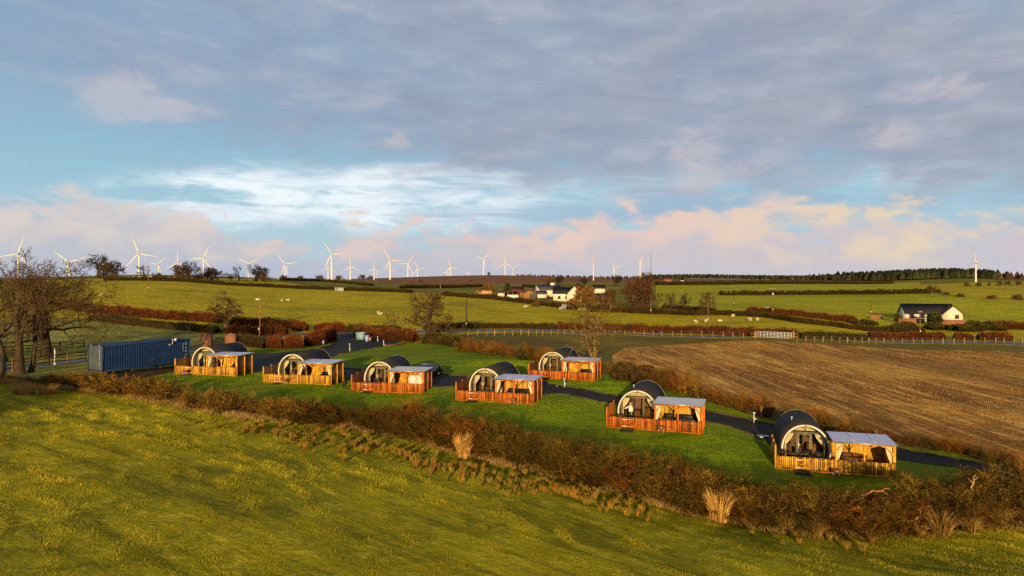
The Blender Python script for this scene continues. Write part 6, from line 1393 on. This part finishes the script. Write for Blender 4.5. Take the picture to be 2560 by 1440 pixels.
# gable that faces the camera on the end
mb = MB(); mb.prism([(10.6, -.4), (10.6, 2.5), (13.4, 5.0), (16.2, 2.5), (16.2, -.4)], 'y', -2.2, 3.0); w2 = mb.build('gable_wing', M['render'], B)
mb = MB()
for u0, u1 in ((10.2, 13.4), (16.6, 13.4)):
    zl = 2.5-.4*.893; V = [(u0, -2.6, zl+.03), (u0, 3.2, zl+.03), (13.4, 3.2, 5.03), (13.4, -2.6, 5.03)]; V += [(x, y, z+.16) for x, y, z in V]; mb.add(V, [(0,3,2,1),(4,5,6,7),(0,1,5,4),(1,2,6,5),(2,3,7,6),(3,0,4,7)])
mb.build('gable_roof', M['slate'], B)
mb = MB(); 
for b_ in ((13.9, 13.97, .9, 2.1), (15.03, 15.1, .9, 2.1), (13.9, 15.1, 2.1, 2.18), (13.8, 15.2, .8, .9), (14.47, 14.53, .9, 2.1)): mb.box(b_[0], b_[1], -2.27, -2.19, b_[2], b_[3])
f = mb.build('window', M['barn_wood'], w2); mb = MB(); mb.box(13.971, 14.469, -2.24, -2.21, .901, 2.099); mb.box(14.531, 15.029, -2.24, -2.21, .901, 2.099); mb.build('pane', M['pane'], f)
for px0, px1, py, h, lb in [(2176, 2207, 796, 1.0, 'short red brick garden wall beside the thin dark pole'), (2246, 2312, 807, 1.3, 'red brick garden wall in front of the bungalow'), (2352, 2414, 811, 1.3, 'red brick plinth wall below the bungalow gable')]:
    a = hit(px0, py); b = hit(px1, py+1); v = b-a; mb = MB(); mb.box(0, math.hypot(v[0], v[1]), -.12, .12, -.5, h); mb.box(-.05, math.hypot(v[0], v[1])+.05, -.17, .17, h+.001, h+.1)
    o = mb.build('garden_wall', M['brick']); o.location = a; o.rotation_euler = (0, 0, math.atan2(v[1], v[0])); tag(o, lb, 'wall')
# garden furniture by the bungalow
a = hit(2300, 803); o = empty('garden_bench', (a[0], a[1]+.5, a[2]+.3), 0, 'pale blue garden bench against the bungalow front', 'bench'); mb = MB(); mb.box(-1.6, 1.6, -.3, .2, .42, .5); mb.build('seat', M['gate_paint'], o); mb = MB(); mb.box(-1.6, 1.6, .2, .26, .5, 1.0); mb.build('backrest', M['gate_paint'], o)
for x in (-1.4, 1.4): mb = MB(); mb.box(x-.05, x+.05, -.25, .2, 0, .419); mb.build('leg', M['gate_paint'], o)

# farm steading
D = 292.0
def fp(px, py, D=292.0): return ((px-1280)/FPX*D, D, zrow(py, D))
k_ = 292/FPX      # metres per pixel at the farm
x, y, z = fp(1352, 741); house((x, y+10, z), R(18), 62*k_, 46*k_, 15*k_, 28*k_, 'render', 'slate_blue', 'blue slated farmhouse range with a tall white chimney gable', 'farmhouse', wins=((1.5, .8, 1.2, 1.2),), chim=((44*k_, 1.9, 1.0, .9),))
x, y, z = fp(1383, 751, 285); house((x, 285, z), -R(6), 52*k_, 34*k_, 17*k_, 31*k_, 'render', 'slate', 'dark roofed farmhouse wing ahead of the chimney gable', 'farmhouse', wins=((2, .7, 1, 1.1), (5, .7, 1, 1.1)))
x, y, z = fp(1418, 750, 281); o = house((x, 281, z), R(86), 40*k_, 34*k_, 15*k_, 33*k_, 'render', 'slate', 'white farmhouse gable facing the pasture behind bare branches', 'farmhouse', over=.35)
o.rotation_euler = (0, 0, R(90)); o.location = (x+34*k_, 281, z)
x, y, z = fp(1345, 743, 287); house((x, 287, z), R(10), 22*k_, 20*k_, 8*k_, 15*k_, 'render', 'slate_blue', 'small white outbuilding at the low end of the farmhouse range', 'outbuilding')
x, y, z = fp(1280, 743, 296); house((x, 296, z), R(14), 32*k_, 30*k_, 14*k_, 25*k_, 'barn_wood', 'red_tin', 'red tin roofed barn with orange boarded gable', 'barn', doors=((1.0, 2.2, 2.2, 'dark'),), cat='barn')
x, y, z = fp(1308, 744, 288); o = house((x, 288, z), R(90), 30*k_, 30*k_, 10*k_, 18*k_, 'barn_wood', 'red_tin', 'smaller red roofed barn with a green door', 'barn', cat='barn'); o.location = (x+30*k_, 288, z)
mb = MB(); mb.box(-.04, .0, 2*k_, 15*k_, 0, 9*k_); d2 = mb.build('door', M['green_door'], o)
x, y, z = fp(1244, 744, 290); o = empty('lean_to_shed', (x, 290, z), R(4), 'open fronted lean-to shed with a pale end wall beside the red barn', 'shed')
mb = MB(); mb.box(0, 17*k_, 0, .15, -.4, 11*k_); 
for j in range(4): mb.box(j*4.2*k_, j*4.2*k_+.2, -.06, -.001, -.4, 11*k_, (.7, .6, .5))
mb.build('wall', M['render'], o)
mb = MB(); V = [(-.4, -.4, 11*k_+.02), (52*k_, -.4, 14*k_+.02), (52*k_, 8, 16*k_), (-.4, 8, 13*k_)]; V += [(a, b, c+.15) for a, b, c in V]; mb.add(V, [(0,3,2,1),(4,5,6,7),(0,1,5,4),(1,2,6,5),(2,3,7,6),(3,0,4,7)]); mb.build('roof', M['red_tin'], o)
for j in (26, 38, 50): mb = MB(); mb.box(j*k_-.12, j*k_+.12, 0, .24, -.4, 11.4*k_+j*.06*k_); mb.build('post', M['barn_wood'], o)
mb = MB(); mb.box(18*k_, 51*k_, 6.5, 6.7, -.4, 12*k_); mb.build('rear_wall', M['dark'], o)
# trailer, boat and cars in the yard
def vehicle_wheels(o, xs, ys, r, w_):
    for x in xs:
        for y in ys:
            mb = MB(); mb.tube([(x, y-w_/2, r), (x, y+w_/2, r)], r, 18); wh = mb.build('wheel', M['tyre'], o)
            mb = MB(); s = 1 if y > 0 else -1; mb.tube([(x, y+s*(w_/2+.002), r), (x, y+s*(w_/2+.02), r)], r*.62, 10); mb.build('rim', M['metal'], wh)
x, y, z = fp(1190, 742, 284); o = empty('farm_trailer', (x, 284, hz(x, 284)), 0, 'long orange flatbed trailer parked behind the pasture hedge', 'trailer'); L = 39*k_
mb = MB(); mb.box(0, L, -1.1, 1.1, .9, 2.35)
for j in range(9): mb.box(j*L/9+.05, j*L/9+.15, -1.16, -1.101, .9, 2.35, (.6, .6, .6))
mb.build('body', M['ochre'], o); mb = MB(); mb.bar((L, 0, .8), (L+1.6, 0, .6), .15); mb.build('drawbar', M['dark'], o); vehicle_wheels(o, (L*.3, L*.55), (-.95, .95), .45, .3)
x, y, z = fp(1267, 747, 280); o = empty('small_boat', (x, 280, hz(x, 280)), -.06, 'upturned pale boat lying beside the farmyard hedge', 'boat'); V = []
for i in range(9):
    t = i/8; w_ = 1.0*math.sin(math.pi*(.12+.80*t))**.6; zz = 1.5*(.75+.25*math.sin(math.pi*t))
    V.append([(t*4.8, w_*c_, zz*s_) for c_, s_ in ((-1, 0), (-.92, .45), (-.6, .85), (0, 1), (.6, .85), (.92, .45), (1, 0))])
mb = MB(); mb.add(np.array(V).reshape(-1, 3), [(i*7+k, i*7+k+1, (i+1)*7+k+1, (i+1)*7+k) for i in range(8) for k in range(6)]); mb.build('hull', M['white'], o); mb = MB(); mb.bar((.1, 0, 1.2), (4.7, 0, 1.2), .1, .7); mb.build('keel', M['gate_paint'], o)

def car(loc, rz, paint, label, L=4.3, W=1.75, Hh=1.5):
    """front of the car points along local +x"""
    o = empty('parked_car', loc, rz, label, 'car')
    prof = [(-2.1, .45), (-2.14, .80), (-2.0, .98), (-1.75, 1.02), (-1.45, 1.36), (-.95, 1.47), (-.1, 1.48), (.35, 1.42), (1.0, 1.02), (1.75, .90), (2.08, .72), (2.12, .42), (1.8, .24), (-1.8, .24)]
    prof = [(a*L/4.25, b*Hh/1.48) for a, b in prof]; n = len(prof); V = []
    for f, ins in ((-1, .0), (-.86, 1), (.86, 1), (1, .0)):
        for a, b in prof:
            y = W/2*(1 if f > 0 else -1)*(1-.16*max(0, (b-.9))/.55 - (.03 if ins == 0 and b < .4 else 0)); y = y-(.07*(1 if f > 0 else -1) if ins else 0); V.append((a*(1 if ins else .985), y if not ins else y, b*(1.0 if ins else .985)))
    idx = [0, 1, 2, 3]; V = [V[i*n+k] for i in (0, 1, 2, 3) for k in range(n)]
    V = np.array(V).reshape(4, n, 3); V[1, :, 1], V[2, :, 1] = V[0, :, 1]*.9, V[3, :, 1]*.9
    mb = MB(); mb.add(V.reshape(-1, 3), [(i*n+k, i*n+(k+1) % n, (i+1)*n+(k+1) % n, (i+1)*n+k) for i in range(3) for k in range(n)], [(0, k, k+1) for k in range(1, n-1)]+[(3*n, 3*n+k+1, 3*n+k) for k in range(1, n-1)])
    mb.build('body', M[paint], o, True)
    k1, k2 = L/4.25, Hh/1.48
    for nm, pts_ in (('windscreen', [(.40, -.62, 1.40), (.40, .62, 1.40), (1.0, .72, 1.05), (1.0, -.72, 1.05)]), ('rear_window', [(-1.0, -.60, 1.46), (-1.0, .60, 1.46), (-1.48, .66, 1.36), (-1.74, .70, 1.08), (-1.74, -.70, 1.08), (-1.48, -.66, 1.36)])):
        mb = MB(); mb.poly([((a+.025*(1 if a > 0 else -1))*k1, b*W/1.75, (c+.03)*k2) for a, b, c in pts_]); mb.build(nm, M['pane'], o)
    for s in (-1, 1):
        mb = MB(); mb.poly([(-1.35*k1, s*W/2*.985, 1.06*k2), (.85*k1, s*W/2*.985, 1.04*k2), (.35*k1, s*W/2*.90, 1.36*k2), (-1.0*k1, s*W/2*.90, 1.38*k2)]); mb.build('side_window', M['pane'], o)
        mb = MB(); mb.ball((2.03*k1, s*.60, .70*k2), (.10, .20, .09), 8); mb.build('headlight', M['white'], o)
        mb = MB(); mb.ball((-2.06*k1, s*.66, .86*k2), (.08, .14, .12), 8); mb.build('tail_light', M['red'], o)
        mb = MB(); mb.ball((.75*k1, s*(W/2+.10), 1.06*k2), (.08, .12, .08), 8); mb.build('wing_mirror', M[paint], o)
    mb = MB(); mb.box(2.10*k1, 2.135*k1, -.26, .26, .40, .52); mb.build('number_plate', M['white'], o)
    vehicle_wheels(o, (-1.32*k1, 1.32*k1), (-W/2+.09, W/2-.09), .32, .20)
    return o
p = hit(1092, 962); D = 83.0; car(((1064-1280)/FPX*D, D, hz((1064-1280)/FPX*D, D)), R(-128), 'black', 'black car parked behind the third pod\'s pergola', 4.3, 1.8, 1.55)
p = at(1478, 296); car((p[0], 296, zrow(750, 296)), R(-160), 'red', 'red car standing in the farmyard behind bare trees')
p = at(1509, 298); car((p[0], 298, zrow(749, 298)), R(200), 'white', 'white car standing in the farmyard next to the red one', 4.6, 1.8, 1.7)
x, y, z = fp(1486, 727, 340); house((x, 340, z-.8), R(5), 5.5, 5, 2.0, 3.6, 'render', 'slate', 'pale cottage half hidden in the trees past the farmhouse', 'cottage')
p = at(1660, 700); house((p[0], 700, hz(p[0], 700)-.5), 0, 9, 6, 3, 5.5, 'brick', 'red_tin', 'tiny brown farm building under the plantation', 'farm_building')
p = at(1700, 700); house((p[0], 700, hz(p[0], 700)-.5), 0, 4, 5, 2.5, 4, 'render', 'slate', 'tiny white hut on the brown strip under the plantation', 'hut')

# ---------------------------------------------------------------- wind turbines
M['turbine'] = surf('white_turbine_paint', (.80, .79, .76), .45, .04, .05)
def blade_mesh():
    V = []; st = [(0, .55, .55), (.06, .55, .55), (.16, 1.25, .42), (.30, 1.15, .32), (.55, .82, .22), (.80, .52, .14), (.96, .26, .08), (1.0, .05, .03)]
    for r_, ch, th in st:                       # unit 40 m blade along +z, chord along x
        for c_, t_ in ((-.35, 0), (-.1, .5), (.3, .35), (.65, 0), (.3, -.35), (-.1, -.5)): V.append((c_*ch*2.6, t_*th*2.2, r_*40))
    m = len(st); Q = [(i*6+k, i*6+(k+1) % 6, (i+1)*6+(k+1) % 6, (i+1)*6+k) for i in range(m-1) for k in range(6)]
    return mk_mesh('blade', V, Q, None, None, True)
BLADE = blade_mesh(); BLADE.materials.append(M['turbine'])
def hub_mesh():
    mb = MB(); mb.lathe([(1.3, -1.2), (1.5, .2), (1.2, 1.5), (.5, 2.2), (0, 2.4)], 12); me = mb.mesh('hub', True); me.transform(Matrix.Rotation(R(90), 4, 'X')); me.materials.append(M['turbine']); return me
HUB = hub_mesh()
mb = MB(); mb.prism([(-1.5, -1.4), (1.5, -1.4), (1.6, 1.2), (1.1, 1.8), (-1.1, 1.8), (-1.6, 1.2)], 'y', .8, 9.5); NAC = mb.mesh('nacelle'); fix_normals(NAC); NAC.materials.append(M['turbine'])
mb = MB(); mb.tube([(0, 2.6, -s*80-1.4) for s in (0, .25, .5, .75, 1)], [1.6, 1.9, 2.2, 2.5, 2.7], 14, (1, 1, 1), False); TOW = mb.mesh('tower', True); TOW.materials.append(M['turbine'])
GT = 'wind turbines along the ridge'
def turbine(hx, hy, blen, ang, label, yaw=14, base=None, D=None):
    """hub at image point, blade length in px, ang = clockwise angle of one blade from upright"""
    D = 40*FPX/blen if D is None else D
    s = blen/FPX*D/40
    if base is not None:
        p = hit(hx, base)
        if 300 < p[1] < 3500: D = p[1]; s = blen/FPX*D/40
    x = (hx-1280)/FPX*D; z = zrow(hy, D); o = empty('wind_turbine', (x, D, z), R(yaw), label, 'wind turbine', GT); o.scale = (s, s, s)
    ground = hz(x, D); tz = (z-ground)/s+3
    for nm, me in (('tower', TOW), ('nacelle', NAC)):
        c = bpy.data.objects.new(nm, me); COL.objects.link(c); c.parent = o
        if nm == 'tower': c.scale = (1, 1, tz/80)
    c = bpy.data.objects.new('hub', HUB); COL.objects.link(c); c.parent = o; c.location = (0, -.8, 0)
    for k in range(3):
        c = bpy.data.objects.new('blade', BLADE); COL.objects.link(c); c.parent = o; c.location = (0, -1.1, 0); c.rotation_euler = (0, R(ang+120*k), 0)
    return o
for a_ in [(44, 635, 43, 18.6, 'wind turbine rising out of the clump of tall bare trees', 14), (172, 656, 44, 70, 'wind turbine mostly hidden by the widest bare tree', 14), (347, 634, 45, -20, 'largest looking wind turbine standing alone above the skyline hedge', 14), (396, 661, 22, 40, 'small wind turbine tilted between two big ones', 10), (444.4, 657.5, 33, 0, 'wind turbine with one blade straight up beside the round headed tree', 14), (508, 645.5, 35, 24, 'wind turbine with a blade over the twiggy skyline thicket', 14), (621, 659.7, 29, 61, 'wind turbine with two blades raised in a V beside a domed tree', 10), (713, 660, 31, -39, 'wind turbine with a leaning upper blade over the middle pasture', 14), (719.4, 668, 18, 0, 'thin edge-on turbine just past the leaning bladed one', 78),
    (829.4, 635.6, 38, -33, 'tall wind turbine overlapping a smaller one', 14, 699), (820, 669, 19, 119, 'smaller wind turbine behind the tall overlapping one', 14), (876, 666, 27, -7, 'wind turbine standing clear past the overlapping pair', 14, 700), (935, 672, 20.5, 1, 'small wind turbine with one blade straight up past the clear standing one', 14, 700), (942, 683, 8, 20, 'tiny far turbine just past the small upright one', 14), (975.4, 650.7, 32, -30, 'wind turbine with a level blade at the near end of the moor', 14, 699), (977, 677, 15, 72, 'small turbine behind the one with a level blade', 12), (1020, 660, 28.5, 31, 'wind turbine with crossed blades beside a neighbour on the moor', 14), (1044, 670.6, 23, -28, 'shorter wind turbine overlapping its neighbour on the moor', 14),
    (1031, 683, 10, 200, 'tiny turbine between the two overlapping moor turbines', 12), (1065, 682, 8, 0, 'tiny turbine alone on the moor edge', 60), (1126.7, 667.7, 24, -15, 'wind turbine beside a tiny twin in the middle of the moor', 14), (1118, 681, 14.6, 30, 'tiny twin in front of the middle moor turbine', 12), (1168.5, 683, 11, -8, 'low far turbine before the lone hilltop tree', 12), (1173, 684, 9, 60, 'fainter far turbine touching the low one before the hilltop tree', 12), (1209, 647.5, 24.5, 46, 'tall wind turbine next to the lone hilltop tree', 20), (1263, 658, 22, -2, 'wind turbine past the lone hilltop tree with one blade straight up', 14), (1283, 670, 19.5, 60, 'wind turbine with a V of blades past the hilltop tree', 10),
    (1482.5, 663, 23, -4, 'edge-on wind turbine above the farm trees', -58, 701), (1536.5, 668, 19, -40, 'wind turbine behind the bare skyline tree by the farm', 12), (1601, 651, 22, 39, 'wind turbine beside the thin mast', 22, 698), (2438, 655, 33, -4, 'lone wind turbine seen from the side before the hilltop plantation', -68, 705.5)]:
    turbine(*a_[:6], base=a_[6] if len(a_) > 6 else None)

# ---------------------------------------------------------------- the person at the open pod door
def person():
    i = 5; a0, b0, d0, a1, b1, d1 = PODS[i][:6]
    X0, X1 = (a0-1280)/FPX*d0, (a1-1280)/FPX*d1; ang = math.atan2(d0-d1, X1-X0); z = (zrow(b0, d0)+zrow(b1, d1))/2
    lx, ly = 1.72, 1.95
    wx = X0+lx*math.cos(ang)+ly*math.sin(ang); wy = d0-lx*math.sin(ang)+ly*math.cos(ang)
    o = empty('person', (wx, wy, z+.17), -ang+R(-35), 'person in a white top and dark trousers reaching out at the open pod door', 'person')
    M['skin'] = surf('skin', (.62, .36, .24), .6, .08, 6); M['hair'] = surf('blond_hair', (.50, .33, .16), .7, .25, 8); M['top'] = surf('white_knit_top', (.80, .76, .66), .85, .08, 5); M['trouser'] = surf('black_trousers', (.02, .02, .024), .8, .2, 5)
    # body faces local -y; the arm on local -x reaches forward
    V = [(0,0,.93),(0,.01,1.12),(0,.015,1.34),(0,.0,1.45),(0,-.02,1.54),(0,-.03,1.64),(0,-.03,1.70),
         (-.17,.0,1.40),(-.30,-.14,1.24),(-.40,-.36,1.20),(-.42,-.43,1.20),(.17,.0,1.40),(.25,.02,1.12),(.24,-.10,.90),(.24,-.13,.83),
         (-.09,0,.86),(-.10,-.01,.48),(-.10,.02,.09),(-.11,-.14,.03),(.09,0,.86),(.11,.0,.48),(.11,.04,.09),(.13,-.12,.03)]
    E = [(0,1),(1,2),(2,3),(3,4),(4,5),(5,6),(2,7),(7,8),(8,9),(9,10),(2,11),(11,12),(12,13),(13,14),(0,15),(15,16),(16,17),(17,18),(0,19),(19,20),(20,21),(21,22)]
    Rr = [.13,.12,.125,.055,.055,.088,.075,.055,.045,.032,.036,.055,.045,.032,.036,.085,.06,.042,.036,.085,.06,.042,.036]
    for w_, d_, sgn in ((10, np.array((-.12, -.95, .0)), 1), (14, np.array((0, -.2, -.98)), -1)):
        base = np.array(V[w_])
        for k in range(4):
            sp = (k-1.5)*.022; ln = (.036, .042, .040, .032)[k]; side = np.array((sp, 0, 0)) if sgn < 0 else np.array((sp, 0, .004*k)); kn = base+d_*.035+side; j = base+d_*(.035+ln)+side*1.1+np.array((0, 0, -.004)); t = base+d_*(.03+ln*1.7)+side*1.1+np.array((0, -.012 if sgn < 0 else 0, -.018))
            n0 = len(V); V += [tuple(kn), tuple(j), tuple(t)]; E += [(w_, n0), (n0, n0+1), (n0+1, n0+2)]; Rr += [.011, .0095, .008]
        n0 = len(V); V += [tuple(base+np.array((.035*sgn, d_[1]*.02, d_[2]*.02))), tuple(base+np.array((.055*sgn, d_[1]*.05, d_[2]*.05)))]; E += [(w_, n0), (n0, n0+1)]; Rr += [.012, .009]
    link('body', skin_mesh('body', V, E, Rr, 1), M['skin'], o)
    tv = [V[1], V[2], (0, 0, .92), V[7], V[8], tuple(np.array(V[8])*.15+np.array(V[9])*.85), V[11], V[12], tuple(np.array(V[12])*.2+np.array(V[13])*.8), (0, .005, 1.42)]
    link('top', skin_mesh('top', tv, [(0,1),(0,2),(1,3),(3,4),(4,5),(1,6),(6,7),(7,8),(1,9)], [.165,.16,.17,.085,.07,.055,.085,.07,.055,.085], 1), M['top'], o)
    bv = [(0,0,.93), V[15], V[16], V[17], V[19], V[20], V[21]]
    link('trousers', skin_mesh('trousers', bv, [(0,1),(1,2),(2,3),(0,4),(4,5),(5,6)], [.15,.105,.078,.06,.105,.078,.06], 1), M['trouser'], o)
    for s_ in (17, 21):
        p = V[s_]; link('shoe', skin_mesh('shoe', [(p[0], p[1]+.03, .05), (p[0], p[1]-.08, .04), (p[0], p[1]-.17, .03)], [(0,1),(1,2)], [.052,.048,.036], 1), M['dark'], o)
    mb = MB(); mb.ball((0, .02, 1.66), (.102, .112, .125), 14); mb.ball((0, .09, 1.52), (.085, .05, .13), 10); mb.build('hair', M['hair'], o, True)
    mb = MB()
    for x in (-.033, .033): mb.ball((x, -.113, 1.645), (.012, .008, .008), 6, (.1, .1, .1))
    mb.ball((0, -.127, 1.615), (.013, .02, .02), 6, (1, .95, .9)); mb.ball((0, -.112, 1.578), (.024, .008, .007), 6, (.7, .4, .4))
    for x in (-.088, .088): mb.ball((x, -.025, 1.63), (.012, .022, .03), 6)
    mb.build('face', M['skin'], o)
    M['bag'] = surf('turquoise_bag', (.12, .42, .48), .6, .1, 3); M
    cth = (wx-.62*math.cos(ang)-.1, wy-.55)
    g_ = empty('carrier_bag', (cth[0], cth[1], z+.17), -ang, 'turquoise carrier bag standing on the deck by the person', 'bag'); mb = MB(); mb.prism([(-.17, 0), (.17, 0), (.2, .36), (-.2, .36)], 'y', -.07, .07); mb.build('bag_body', M['bag'], g_)
    mb = MB(); mb.tube([(-.1, 0, .35), (-.07, 0, .5), (.07, 0, .5), (.1, 0, .35)], .012, 6); mb.build('handle', M['white'], g_)
person()
